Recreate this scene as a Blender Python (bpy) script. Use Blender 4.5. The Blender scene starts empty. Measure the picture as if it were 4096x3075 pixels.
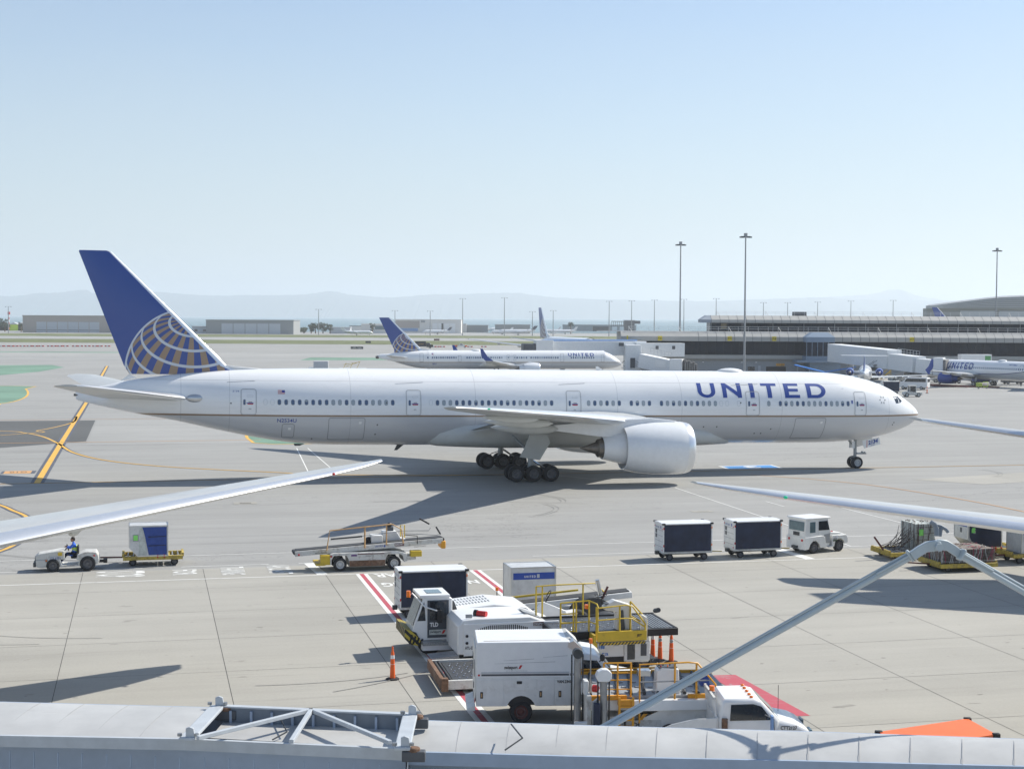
import bpy,bmesh,math,random
from math import sin,cos,pi,radians,sqrt,atan2
from mathutils import Vector,Matrix
S=bpy.context.scene;C=S.collection
rnd=random.Random(7)
# ---------------------------------------------------------------- camera model
FPX=6256.;CH=13.35;CPT=math.atan((1537.5-1266.8)/FPX);CRL=.0052
cp,sp=cos(CPT),sin(CPT);cr,sr=cos(CRL),sin(CRL)
RT=Vector((cr,sr*sp,sr*cp));UP=Vector((-sr,cr*sp,cr*cp));FW=Vector((0,cp,-sp))
def g(x,y,z=0.,Y=None):
    d=FW+RT*((x-2048)/FPX)-UP*((y-1537.5)/FPX)
    k=(z-CH)/d.z if Y is None else Y/d.y
    return Vector((d.x*k,d.y*k,CH+d.z*k))
TH=radians(13.2)
def W(a,b,z=0.):   # apron grid -> world
    return Vector((a*cos(TH)-b*sin(TH),a*sin(TH)+b*cos(TH),z))
def AB(v): return (v.x*cos(TH)+v.y*sin(TH),-v.x*sin(TH)+v.y*cos(TH))
def Rz(a): return Matrix.Rotation(a,4,'Z')
# ---------------------------------------------------------------- materials
MT={}
def sl(c): # sRGB 0-255 -> linear
    return tuple((x/255/12.92 if x/255<=.04045 else ((x/255+.055)/1.055)**2.4) for x in c)
class NT:
    def __init__(s,name):
        s.m=bpy.data.materials.new(name);s.m.use_nodes=True;s.t=s.m.node_tree;s.n=s.t.nodes;s.n.clear()
        s.out=s.n.new('ShaderNodeOutputMaterial');s.b=s.n.new('ShaderNodeBsdfPrincipled')
        s.t.links.new(s.b.outputs[0],s.out.inputs[0])
    def L(s,a,b): s.t.links.new(a,b)
    def N(s,t,**k):
        n=s.n.new('ShaderNode'+t)
        for q,v in k.items(): setattr(n,q,v)
        return n
    def inp(s,sock,v):
        if hasattr(v,'is_output') or isinstance(v,bpy.types.NodeSocket): s.L(v,sock)
        else: sock.default_value=v
    def M(s,op,a,b=None,c=None):
        n=s.N('Math',operation=op);s.inp(n.inputs[0],a)
        if b is not None: s.inp(n.inputs[1],b)
        if c is not None: s.inp(n.inputs[2],c)
        return n.outputs[0]
    def co(s,which='Object'):
        return s.N('TexCoord').outputs[which]
    def xyz(s,v):
        n=s.N('SeparateXYZ');s.L(v,n.inputs[0]);return n.outputs[0],n.outputs[1],n.outputs[2]
    def noise(s,v,scale=1,detail=3,rough=.5,sc=None,dist=0.):
        if sc:
            mp=s.N('Mapping');s.L(v,mp.inputs[0]);mp.inputs['Scale'].default_value=sc;v=mp.outputs[0]
        n=s.N('TexNoise');s.L(v,n.inputs['Vector']);n.inputs['Scale'].default_value=scale
        n.inputs['Detail'].default_value=detail;n.inputs['Roughness'].default_value=rough;n.inputs['Distortion'].default_value=dist
        return n.outputs[0]
    def ramp(s,f,a,b,lo=0.,hi=1.):
        n=s.N('MapRange');s.L(f,n.inputs[0]);n.inputs[1].default_value=a;n.inputs[2].default_value=b
        n.inputs[3].default_value=lo;n.inputs[4].default_value=hi;return n.outputs[0]
    def mix(s,f,a,b):
        n=s.N('Mix',data_type='RGBA');s.inp(n.inputs[0],f)
        for i,v in ((6,a),(7,b)):
            if isinstance(v,(tuple,list)): n.inputs[i].default_value=(*v[:3],1)
            else: s.L(v,n.inputs[i])
        return n.outputs[2]
    def bump(s,h,st=.2,d=.02):
        n=s.N('Bump');n.inputs['Strength'].default_value=st;n.inputs['Distance'].default_value=d
        s.L(h,n.inputs['Height']);s.L(n.outputs[0],s.b.inputs['Normal'])
    def fin(s,key,col,rough=.5,metal=0.,spec=None,coat=0.):
        if isinstance(col,(tuple,list)): s.b.inputs['Base Color'].default_value=(*col[:3],1)
        else: s.L(col,s.b.inputs['Base Color'])
        s.inp(s.b.inputs['Roughness'],rough);s.b.inputs['Metallic'].default_value=metal
        if spec is not None: s.b.inputs['Specular IOR Level'].default_value=spec
        if coat: s.b.inputs['Coat Weight'].default_value=coat
        MT[key]=s.m;return s.m
def plain(key,c,rough=.5,metal=0.,var=.12,scale=3.,dirt=0.,dc=(.12,.1,.08),dscale=1.3,sc=None,emit=None,spec=None,bump=0.,coat=0.):
    t=NT(key);o=t.co()
    n=t.noise(o,scale,4,.6)
    k=tuple(x*(1-var) for x in c);h=tuple(min(1,x*(1+var)) for x in c)
    col=t.mix(t.ramp(n,.3,.7),k,h)
    if dirt>0:
        d=t.noise(o,dscale,8,.72,sc=sc);col=t.mix(t.ramp(d,.62-.25*dirt,.78-.2*dirt,0,.85*min(1,dirt*1.6)),col,dc)
    if emit:
        t.b.inputs['Emission Color'].default_value=(*emit[:3],1);t.b.inputs['Emission Strength'].default_value=emit[3]
    if bump: t.bump(t.noise(o,scale*6,4),.3,bump)
    t.fin(key,col,rough,metal,spec,coat)
W8=(.8,.8,.79)
plain('white',W8,.35,var=.03,coat=.3)
plain('white_worn',(.72,.72,.7),.45,var=.06,dirt=.28,dc=(.3,.26,.2),dscale=2.2)
plain('white_dirty',(.62,.62,.59),.6,var=.1,dirt=.5,dc=(.16,.11,.07),dscale=3)
plain('uld',(.62,.63,.63),.4,metal=.15,var=.1,dirt=.3,dc=(.25,.23,.2),dscale=2)
plain('alu',(.6,.61,.62),.3,metal=.9,var=.08)
plain('chrome',(.82,.83,.85),.12,metal=1.,var=.03)
plain('steel',(.3,.31,.32),.45,metal=.7,var=.15,dirt=.2)
plain('dark_steel',(.06,.065,.07),.5,metal=.3,var=.25)
plain('rusty',(.18,.1,.06),.8,var=.4,scale=9,dirt=.3,dc=(.4,.38,.33))
plain('rubber',(.022,.023,.026),.8,var=.25,scale=7)
plain('rubber_grey',(.05,.052,.056),.75,var=.25,scale=5)
plain('rim',(.55,.55,.54),.5,var=.1,dirt=.2)
plain('rim_dark',(.14,.14,.15),.5,metal=.4)
plain('rim_rust',(.1,.035,.03),.7,var=.3)
plain('glass',(.015,.022,.03),.06,var=.1,spec=.8)
plain('glass_light',(.1,.16,.18),.08,var=.2,spec=.8)
plain('glass_win',(.07,.11,.2),.12,var=.15,spec=.7)
plain('shade_win',(.33,.38,.42),.35,var=.08)
plain('win_rim',(.33,.35,.38),.4,metal=.5,var=.1)
plain('navy',(.02,.028,.058),.7,var=.3,scale=1.2,sc=None,dirt=.12,dc=(.06,.065,.08))
plain('blue_tarp',(.022,.06,.27),.6,var=.15,scale=4)
plain('blue_band',(.02,.07,.36),.4,var=.05)
plain('blue_livery',(.018,.06,.3),.35,var=.04)
plain('blue_bright',(.02,.2,.65),.5,var=.08)
plain('blue_pale',(.2,.34,.6),.5,var=.08)
plain('yellow',(.6,.42,.03),.5,var=.1,dirt=.25,dc=(.14,.1,.05),dscale=4)
plain('yellow_worn',(.5,.37,.06),.6,var=.18,dirt=.6,dc=(.12,.09,.06),dscale=5)
plain('amber_paint',(.72,.33,.02),.45,var=.1,dirt=.12,dc=(.2,.1,.05),dscale=4)
plain('tan_paint',(.5,.3,.13),.5,var=.15,dirt=.2)
plain('orange',(.85,.13,.015),.5,var=.05)
plain('lamp_orange',(.95,.2,.01),.25,var=.03)
plain('orange_tarp',(.85,.16,.035),.45,var=.06)
plain('red',(.5,.02,.02),.45,var=.1)
plain('maroon',(.11,.018,.016),.6,var=.2)
plain('purple',(.13,.04,.2),.6)
plain('grey_mid',(.3,.31,.32),.55,var=.08)
plain('grey_light',(.5,.52,.54),.5,var=.06)
plain('grey_dark',(.08,.085,.095),.55,var=.15)
plain('black',(.01,.01,.012),.5,var=.1)
plain('door_dark',(.05,.06,.075),.4,var=.05)
plain('tread',(.35,.36,.37),.4,metal=.5,var=.3,scale=25)
plain('deck_dark',(.085,.087,.09),.45,metal=.4,var=.3,scale=20)
plain('pipe_blue',(.42,.475,.5),.35,var=.05)
plain('bridge_roof',(.47,.467,.455),.42,metal=0.,var=.14,scale=.7,dirt=.22,dc=(.3,.28,.25),sc=(.5,3,1))
plain('bridge_wall',(.34,.41,.52),.5,var=.05)
plain('bridge_wall2',(.33,.4,.5),.5,var=.06,dirt=.1)
plain('bridge_trim',(.47,.5,.53),.4,var=.08,dirt=.12)
plain('bridge_dark',(.17,.2,.24),.5,var=.1)
plain('jet_white',(.76,.77,.77),.5,var=.06,dirt=.1,dc=(.5,.5,.48))
plain('skin',(.35,.18,.12),.6,var=.06)
plain('hair',(.03,.018,.012),.7)
plain('shirt_blue',(.03,.12,.55),.8,var=.1)
plain('vest',(.6,.8,.05),.7,var=.08)
plain('trousers',(.015,.02,.035),.8)
plain('silver_tape',(.7,.71,.72),.3,metal=.5)
plain('gold',(.2,.125,.07),.4,var=.04)
plain('net_red',(.45,.06,.12),.7,var=.3)
plain('net_white',(.6,.6,.58),.7,var=.1)
plain('net_brown',(.12,.09,.08),.8,var=.2)
plain('carton',(.5,.53,.5),.6,var=.2,scale=6)
plain('carton_grey',(.2,.165,.14),.7,var=.2,scale=12)
plain('green_sheet',(.25,.75,.15),.5,var=.05)
plain('green_lens',(.02,.5,.25),.1,var=.05,emit=(.05,.9,.5,.12))
plain('red_lens',(.5,.02,.02),.1,var=.05)
plain('sign_yellow',(.7,.55,.02),.5,var=.05)
plain('sign_black',(.02,.02,.02),.5,var=.05)
plain('exhaust',(.2,.18,.16),.4,metal=.8,var=.2,scale=3)
plain('fan_dark',(.02,.02,.022),.6)
plain('gear_grey',(.33,.35,.36),.4,metal=.3,var=.15,scale=4)
plain('white_reflect',(.8,.8,.8),.3,var=.03)
t=NT('hazard');o=t.co();x,y,z=t.xyz(o);k=t.M('FRACT',t.M('MULTIPLY',t.M('ADD',t.M('ADD',x,y),z),3.2))
t.fin('hazard',t.mix(t.M('GREATER_THAN',k,.5),(.02,.02,.02),(.55,.42,.05)),.5)
# ---------------------------------------------------------------- mesh builder
class MB:
    def __init__(s,M=None): s.v=[];s.f=[];s.fm=[];s.ml=[];s.M=M
    def mi(s,m):
        if m not in s.ml: s.ml.append(m)
        return s.ml.index(m)
    def add(s,vs,fs,m):
        o=len(s.v)
        for v in vs:
            v=Vector(v);s.v.append(s.M@v if s.M else v)
        k=s.mi(m)
        for f in fs: s.f.append([o+i for i in f]);s.fm.append(k)
        return s
    def box(s,x0,x1,y0,y1,z0,z1,m,tx=0,ty=0):
        # tx/ty: inset of the top
        vs=[(x0,y0,z0),(x1,y0,z0),(x1,y1,z0),(x0,y1,z0),(x0+tx,y0+ty,z1),(x1-tx,y0+ty,z1),(x1-tx,y1-ty,z1),(x0+tx,y1-ty,z1)]
        return s.add(vs,[(0,3,2,1),(4,5,6,7),(0,1,5,4),(1,2,6,5),(2,3,7,6),(3,0,4,7)],m)
    def bar(s,p,q,w,h,m,up=(0,0,1)):
        p,q=Vector(p),Vector(q);d=(q-p).normalized();u=Vector(up)
        if abs(d.dot(u))>.98: u=Vector((1,0,0))
        r=d.cross(u).normalized()*(w/2);u2=r.cross(d).normalized()*(h/2)
        vs=[a+i*r+j*u2 for a in(p,q) for i,j in((-1,-1),(1,-1),(1,1),(-1,1))]
        return s.add(vs,[(0,1,2,3),(7,6,5,4),(0,4,5,1),(1,5,6,2),(2,6,7,3),(3,7,4,0)],m)
    def cyl(s,p,q,r,m,n=12,r2=None,cap=True):
        p,q=Vector(p),Vector(q);r2=r if r2 is None else r2;d=(q-p).normalized()
        a=d.orthogonal().normalized();b=d.cross(a);vs=[]
        for c,rr in((p,r),(q,r2)):
            for i in range(n):
                t=2*pi*i/n;vs.append(c+a*(cos(t)*rr)+b*(sin(t)*rr))
        fs=[(i,(i+1)%n,n+(i+1)%n,n+i) for i in range(n)]
        if cap: fs+=[tuple(range(n-1,-1,-1)),tuple(range(n,2*n))]
        return s.add(vs,fs,m)
    def tube(s,pts,r,m,n=6,closed=False):
        pts=[Vector(p) for p in pts];vs=[];N=len(pts)
        ref=None
        for i,p in enumerate(pts):
            a=pts[i-1] if(i or closed) else p;b=pts[(i+1)%N] if(i<N-1 or closed) else p
            d=(b-a).normalized()
            if ref is None: ref=d.orthogonal().normalized()
            ref=(ref-d*ref.dot(d));
            if ref.length<1e-4: ref=d.orthogonal()
            ref.normalize();bb=d.cross(ref)
            k=r if not isinstance(r,(list,tuple)) else r[i]
            for j in range(n):
                t=2*pi*j/n;vs.append(p+ref*(cos(t)*k)+bb*(sin(t)*k))
        fs=[(i*n+j,i*n+(j+1)%n,((i+1)%N)*n+(j+1)%n,((i+1)%N)*n+j) for i in range(N if closed else N-1) for j in range(n)]
        if not closed: fs+=[tuple(range(n-1,-1,-1)),tuple(range((N-1)*n,N*n))]
        return s.add(vs,fs,m)
    def prism(s,pts,ax,lo,hi,m):
        # pts 2d; ax 'y': (x,z) extruded in y ; 'z': (x,y) ; 'x': (y,z)
        def mk(p,h):
            return {'y':(p[0],h,p[1]),'z':(p[0],p[1],h),'x':(h,p[0],p[1])}[ax]
        n=len(pts);vs=[mk(p,lo) for p in pts]+[mk(p,hi) for p in pts]
        fs=[(i,(i+1)%n,n+(i+1)%n,n+i) for i in range(n)]+[tuple(range(n-1,-1,-1)),tuple(range(n,2*n))]
        return s.add(vs,fs,m)
    def lathe(s,prof,m,c=(0,0,0),ax='x',n=24,ms=None):
        # prof [(t,r)] along the axis; ms: list of (index from, material)
        c=Vector(c)
        for k in range(len(prof)-1):
            mm=m
            if ms:
                for i0,q in ms:
                    if k>=i0: mm=q
            vs=[]
            for t,r in(prof[k],prof[k+1]):
                for j in range(n):
                    a=2*pi*j/n;y,z=cos(a)*r,sin(a)*r
                    vs.append(c+Vector({'x':(t,y,z),'y':(y,t,z),'z':(y,z,t)}[ax]))
            s.add(vs,[(j,(j+1)%n,n+(j+1)%n,n+j) for j in range(n)],mm)
        return s
    def sph(s,c,r,m,n=10,sc=(1,1,1)):
        vs=[];h=n//2+1
        for i in range(h+1):
            f=pi*i/h
            for j in range(n):
                t=2*pi*j/n;vs.append((c[0]+r*sc[0]*sin(f)*cos(t),c[1]+r*sc[1]*sin(f)*sin(t),c[2]+r*sc[2]*cos(f)))
        return s.add(vs,[(i*n+j,(i+1)*n+j,(i+1)*n+(j+1)%n,i*n+(j+1)%n) for i in range(h) for j in range(n)],m)
    def build(s,name,parent=None,smooth=40,weld=True,bevel=0,loc=None):
        me=bpy.data.meshes.new(name);bm=bmesh.new()
        bv=[bm.verts.new(v) for v in s.v]
        for f,k in zip(s.f,s.fm):
            try: q=bm.faces.new([bv[i] for i in f]);q.material_index=k
            except ValueError: pass
        if weld: bmesh.ops.remove_doubles(bm,verts=bm.verts,dist=.0005)
        bad=[f for f in bm.faces if f.calc_area()<1e-9]
        if bad: bmesh.ops.delete(bm,geom=bad,context='FACES')
        bmesh.ops.recalc_face_normals(bm,faces=bm.faces)
        bm.to_mesh(me);bm.free()
        for m in s.ml: me.materials.append(MT[m])
        if smooth:
            me.polygons.foreach_set('use_smooth',[True]*len(me.polygons));me.set_sharp_from_angle(angle=radians(smooth))
        o=bpy.data.objects.new(name,me);C.objects.link(o)
        if parent: o.parent=parent
        if loc: o.location=loc
        if bevel:
            b=o.modifiers.new('edge','BEVEL');b.width=bevel;b.segments=2;b.limit_method='ANGLE';b.angle_limit=radians(40)
        return o
def tag(o,label=None,cat=None,group=None,kind=None):
    for k,v in(('label',label),('category',cat),('group',group),('kind',kind)):
        if v: o[k]=v
    return o
def thing(name,label,cat,loc=(0,0,0),rz=0.,group=None,rot=None):
    o=bpy.data.objects.new(name,None);C.objects.link(o);o.location=loc
    o.rotation_euler=rot if rot else (0,0,rz);o.empty_display_size=.2
    return tag(o,label,cat,group)
def kids(o): return [c for c in bpy.data.objects if c.parent==o]
def dup(o,loc=None,rz=None,label=None,parent=None,skip=()):
    c=o.copy();C.objects.link(c);c.parent=parent
    for ch in kids(o):
        if ch.name.split('.')[0] in skip: continue
        dup(ch,parent=c)
    if loc is not None: c.location=loc
    if rz is not None: c.rotation_euler=(0,0,rz)
    if label: c['label']=label
    return c
# text as flat outline geometry; cap height 1, origin lower left
TX={}
def text2d(s,bold=.0,res=3):
    k=(s,bold,res)
    if k in TX: return TX[k]
    cu=bpy.data.curves.new('t','FONT');cu.body=s;cu.offset=bold;cu.resolution_u=res;cu.fill_mode='BOTH'
    o=bpy.data.objects.new('t',cu);C.objects.link(o);bpy.context.view_layer.update()
    dg=bpy.context.evaluated_depsgraph_get();me=o.evaluated_get(dg).to_mesh()
    vs=[v.co.copy() for v in me.vertices];fs=[tuple(p.vertices) for p in me.polygons]
    o.evaluated_get(dg).to_mesh_clear();bpy.data.objects.remove(o);bpy.data.curves.remove(cu)
    x0=min(v.x for v in vs);x1=max(v.x for v in vs);y0=0 ;y1=.729
    out=([((v.x-x0)/y1,(v.y)/y1) for v in vs],fs,(x1-x0)/y1)
    TX[k]=out;return out
def cutmesh(vs,fs,xs=(),ys=()):
    bm=bmesh.new();b=[bm.verts.new((x,y,0)) for x,y in vs]
    for f in fs:
        try: bm.faces.new([b[i] for i in f])
        except ValueError: pass
    for q in ys: bmesh.ops.bisect_plane(bm,geom=bm.verts[:]+bm.edges[:]+bm.faces[:],plane_co=(0,q,0),plane_no=(0,1,0))
    for q in xs: bmesh.ops.bisect_plane(bm,geom=bm.verts[:]+bm.edges[:]+bm.faces[:],plane_co=(q,0,0),plane_no=(1,0,0))
    bm.verts.index_update();o=([(v.co.x,v.co.y) for v in bm.verts],[tuple(v.index for v in f.verts) for f in bm.faces]);bm.free();return o
def put_text(mb,s,org,ux,uy,m,h=.1,bold=.0,width=None,off=.004,res=2,center=False):
    """text in the plane (ux,uy) at org, cap height h, optional fixed width"""
    vs,fs,w=text2d(s,bold,res);ux,uy,org=Vector(ux).normalized(),Vector(uy).normalized(),Vector(org)
    kx=(width/w) if width else h;n=ux.cross(uy)*off
    if center: org=org-ux*(w*kx/2)-uy*(h/2)
    mb.add([org+ux*(x*kx)+uy*(y*h)+n for x,y in vs],fs,m)
def wheel(name,parent,c,r,w,rim='rim',tyre='rubber',side=-1,n=24,ax='y'):
    """tyre with rim, axis along local y; the rim shows at both sides"""
    c=Vector(c);mb=MB();h=w/2
    mb.lathe([(-h,r*.6),(-h,r*.88),(-h*.75,r*.97),(-h*.3,r),(h*.3,r),(h*.75,r*.97),(h,r*.88),(h,r*.6)],tyre,c,ax,n)
    o=mb.build(name,parent,30)
    k=MB();
    for q in(-1,1):
        k.lathe([(q*h*.97,r*.62),(q*h*.9,r*.56),(q*h*.55,r*.5),(q*h*.5,r*.28),(q*h*.85,r*.2),(q*h*.9,.001)],rim,c,ax,n)
        k.lathe([(q*h*.51,r*.44),(q*h*.55,r*.36)],'grey_dark',c,ax,n)
    k.build('rim',o,30)
    return o
def stripes(mb,x0,x1,z0,z1,y,n,m1,m2,slant=.5,ax='y'):
    """diagonal hazard stripes on a vertical plate; sheets proud of y"""
    mb.add([(x0,y,z0),(x1,y,z0),(x1,y,z1),(x0,y,z1)],[(0,1,2,3)],m1)
    w=(x1-x0)/n;s=slant*(z1-z0)
    for i in range(n):
        a=x0+i*w;b=min(a+w*.5,x1-s);
        if a+s>x1 or b<=a: continue
        q=y-.004 if y<=0 else y+.004
        mb.add([(a,q,z0),(b,q,z0),(b+s,q,z1),(a+s,q,z1)],[(0,1,2,3)],m2)
# ================================================================ camera, light, sky
cam=bpy.data.cameras.new('camera');cam.lens=FPX/4096*36;cam.sensor_width=36;cam.sensor_fit='HORIZONTAL'
cam.clip_start=.5;cam.clip_end=60000
co=bpy.data.objects.new('camera',cam);C.objects.link(co)
m=Matrix((RT,UP,-FW)).transposed().to_4x4();m.translation=Vector((0,0,CH));co.matrix_world=m
S.camera=co
SEL=radians(42);SAZ=radians(29.5)
sd=Vector((cos(SAZ)*cos(SEL),sin(SAZ)*cos(SEL),sin(SEL)))
sun=bpy.data.lights.new('sun','SUN');sun.energy=5.0;sun.angle=radians(.55);sun.color=(1,.95,.85)
so=bpy.data.objects.new('sun',sun);C.objects.link(so);so.rotation_euler=sd.to_track_quat('Z','Y').to_euler();so.location=(60,40,90)
w=bpy.data.worlds.new('World');S.world=w;w.use_nodes=True;nt=w.node_tree;nt.nodes.clear()
ow=nt.nodes.new('ShaderNodeOutputWorld');bg=nt.nodes.new('ShaderNodeBackground');sk=nt.nodes.new('ShaderNodeTexSky')
sk.sky_type='NISHITA';sk.sun_disc=False;sk.sun_elevation=SEL;sk.sun_rotation=pi/2-SAZ;sk.altitude=0
sk.air_density=1.0;sk.dust_density=.2;sk.ozone_density=3.0
nt.links.new(sk.outputs[0],bg.inputs[0]);bg.inputs[1].default_value=.11;nt.links.new(bg.outputs[0],ow.inputs[0])
# thin high cloud veil mixed into the sky
tc=nt.nodes.new('ShaderNodeTexCoord');mp=nt.nodes.new('ShaderNodeMapping');mp.inputs['Scale'].default_value=(1,1,6);mp.inputs['Rotation'].default_value=(.12,.1,0)
nz=nt.nodes.new('ShaderNodeTexNoise');nz.inputs['Scale'].default_value=1.6;nz.inputs['Detail'].default_value=6;nz.inputs['Roughness'].default_value=.5
mr=nt.nodes.new('ShaderNodeMapRange');mr.inputs[1].default_value=.4;mr.inputs[2].default_value=.8;mr.inputs[3].default_value=.1;mr.inputs[4].default_value=.26
mx=nt.nodes.new('ShaderNodeMix');mx.data_type='RGBA'
nt.links.new(tc.outputs[0],mp.inputs[0]);nt.links.new(mp.outputs[0],nz.inputs[0]);nt.links.new(nz.outputs[0],mr.inputs[0])
sx=nt.nodes.new('ShaderNodeSeparateXYZ');nt.links.new(tc.outputs[0],sx.inputs[0])
m2=nt.nodes.new('ShaderNodeMapRange');m2.inputs[1].default_value=0;m2.inputs[2].default_value=.22;m2.inputs[3].default_value=.6;m2.inputs[4].default_value=0
nt.links.new(sx.outputs[2],m2.inputs[0]);ma=nt.nodes.new('ShaderNodeMath');ma.operation='ADD';nt.links.new(m2.outputs[0],ma.inputs[0]);nt.links.new(mr.outputs[0],ma.inputs[1])
nt.links.new(ma.outputs[0],mx.inputs[0]);nt.links.new(sk.outputs[0],mx.inputs[6]);mx.inputs[7].default_value=(4.6,5.05,5.25,1)
tn=nt.nodes.new('ShaderNodeMix');tn.data_type='RGBA';tn.blend_type='MULTIPLY';tn.inputs[0].default_value=1;nt.links.new(mx.outputs[2],tn.inputs[6]);tn.inputs[7].default_value=(.95,.975,1.0,1)
nt.links.new(tn.outputs[2],bg.inputs[0])
S.view_settings.view_transform='Standard';S.view_settings.look='None';S.view_settings.exposure=.3;S.view_settings.gamma=1
S.render.resolution_x=1024;S.render.resolution_y=768
S.render.engine='CYCLES';S.cycles.volume_bounces=1;S.cycles.max_bounces=8;S.cycles.volume_step_rate=5;S.cycles.volume_max_steps=64
# ================================================================ ground materials
def ground_mat(key,base,streak=.5,patch=.1,crack=0.,spots=0.,slab=0.):
    t=NT(key);o=t.co()
    rot=t.N('Mapping');t.L(o,rot.inputs[0]);rot.inputs['Rotation'].default_value=(0,0,-TH);v=rot.outputs[0]
    n1=t.noise(v,.05,5,.6);n2=t.noise(v,1.,4,.65,sc=(.035,.5,1));n3=t.noise(v,1.,5,.7,sc=(.12,2.4,1));n4=t.noise(v,9,3,.7)
    k=t.M('ADD',t.ramp(n1,.3,.7,-patch,patch),t.ramp(n4,.3,.7,-.05,.05))
    k=t.M('ADD',k,t.ramp(n2,.35,.7,.06*streak,-.1*streak))
    k=t.M('ADD',k,t.ramp(n3,.58,.75,0,-.22*streak))
    if slab:
        mp_=t.N('Mapping');t.L(v,mp_.inputs[0]);mp_.inputs['Location'].default_value=(3.2/6.1,-83.5/6.1+20,0);mp_.inputs['Scale'].default_value=(1/6.1,1/6.1,1)
        fl=t.N('VectorMath',operation='FLOOR');t.L(mp_.outputs[0],fl.inputs[0]);wn=t.N('TexWhiteNoise');t.L(fl.outputs[0],wn.inputs[0]);k=t.M('ADD',k,t.ramp(wn.outputs[0],0,1,-slab,slab))
    if spots:
        n5=t.noise(v,.9,3,.5,sc=(.5,1.2,1));k=t.M('ADD',k,t.ramp(n5,.7,.78,0,-.3*spots))
        n6=t.noise(v,3.5,2,.5,sc=(.4,1,1));k=t.M('ADD',k,t.ramp(n6,.72,.76,0,-.35*spots))
    if crack:
        vo=t.N('TexVoronoi',feature='DISTANCE_TO_EDGE');d=t.noise(v,.3,4,.7)
        ad=t.N('Vector'+'Math',operation='MULTIPLY_ADD');t.L(v,ad.inputs[0]);ad.inputs[1].default_value=(.02,.07,1);
        cx=t.N('CombineXYZ');t.L(d,cx.inputs[0]);t.L(d,cx.inputs[1]);t.L(cx.outputs[0],ad.inputs[2]);t.L(ad.outputs[0],vo.inputs['Vector'])
        vo.inputs['Scale'].default_value=1.
        k=t.M('ADD',k,t.ramp(vo.outputs[0],0,.006,-.4*crack,0))
    k=t.M('MAXIMUM',t.M('ADD',k,1.),.25)
    mu=t.N('VectorMath',operation='SCALE');mu.inputs[0].default_value=base;t.L(k,mu.inputs['Scale'])
    t.bump(t.noise(o,14,3,.7),.25,.01)
    t.fin(key,mu.outputs[0],.85,spec=.25)
ground_mat('asphalt',(.325,.322,.31),.9,.07,.6)
ground_mat('asphalt_mid',(.32,.317,.303),.9,.06,.5)
ground_mat('asphalt_dark',(.12,.123,.122),.5,.08,.4)
ground_mat('asphalt_old',(.35,.347,.333),.6,.08,.5)
ground_mat('concrete',(.37,.356,.32),.75,.1,0,1.6,slab=.035)
ground_mat('runway',(.33,.33,.32),.6,.08,0)
ground_mat('green_paint',(.17,.28,.21),1.4,.2,0)
ground_mat('grass',(.14,.155,.065),.6,.35,0)
def paint(key,c,wear=.5):
    t=NT(key);o=t.co();n=t.noise(o,2.2,6,.7);n2=t.noise(o,1,5,.7,sc=(.3,3,1))
    f=t.ramp(t.M('MINIMUM',n,n2),.33,.42,wear,0)
    t.fin(key,t.mix(f,c,(.32,.315,.3)),.75)
plain('tyre',(.24,.238,.23),.9);plain('tyre_c',(.31,.303,.283),.9)
paint('p_white',(.75,.75,.72));paint('p_yellow',(.72,.42,.07),.4);paint('p_black',(.09,.1,.13),.5)
paint('p_red',(.46,.08,.11),.75);paint('p_blue',(.06,.26,.6),.5);paint('p_orange',(.62,.34,.14),.5)
plain('joint',(.06,.06,.058),.9)
def sheet(name,pts,z,m,parent=None,kind='structure'):
    mb=MB();mb.add([W(a,b,z) for a,b in pts],[tuple(range(len(pts)))],m)
    o=mb.build(name,parent,0);
    if kind: o['kind']=kind
    return o
def strip(mb,pts,w,z,m,taper=None):
    """painted line of width w along (a,b) points"""
    P=[Vector((a,b)) for a,b in pts];L=[];Rr=[]
    for i,p in enumerate(P):
        d=((P[i+1] if i<len(P)-1 else p)-(P[i-1] if i else p)).normalized();n=Vector((-d.y,d.x))*(w/2)
        L.append(p+n);Rr.append(p-n)
    vs=[W(q.x,q.y,z) for q in L+Rr];n=len(P)
    mb.add(vs,[(i,i+1,n+i+1,n+i) for i in range(n-1)],m)
def catmull(pts,k=6):
    o=[]
    P=[pts[0]]+list(pts)+[pts[-1]]
    for i in range(1,len(P)-2):
        for j in range(k):
            t=j/k;a,b,c,d=P[i-1],P[i],P[i+1],P[i+2]
            o.append(tuple(.5*((2*b[q])+(-a[q]+c[q])*t+(2*a[q]-5*b[q]+4*c[q]-d[q])*t*t+(-a[q]+3*b[q]-3*c[q]+d[q])*t**3) for q in range(len(a))))
    o.append(tuple(pts[-1]));return o
# ---- ground: one sheet to the shore and beyond
mb=MB();mb.add([(-9000,-60,-.9),(9000,-60,-.9),(9000,16000,-.9),(-9000,16000,-.9)],[(0,1,2,3)],'asphalt_old')
# the land sheet (airfield) and the bay beyond
mb=MB();mb.add([(-2500,-60,0),(2500,-60,0),(2500,1290,0),(-2500,1290,0)],[(0,1,2,3)],'asphalt');tag(mb.build('ground',smooth=0),kind='structure')
t=NT('water');o=t.co();nn=t.noise(o,1,4,.6,sc=(.004,.03,1));t.bump(t.noise(o,.05,4,.7,sc=(.3,1,1)),.5,1.)
t.fin('water',t.mix(t.ramp(nn,.35,.65),(.13,.21,.24),(.19,.28,.31)),.5,spec=.3)
mb=MB();mb.add([(-12000,1200,-1.2),(12000,1200,-1.2),(12000,16500,-1.2),(-12000,16500,-1.2)],[(0,1,2,3)],'water');tag(mb.build('water',smooth=0),kind='structure')
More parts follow.
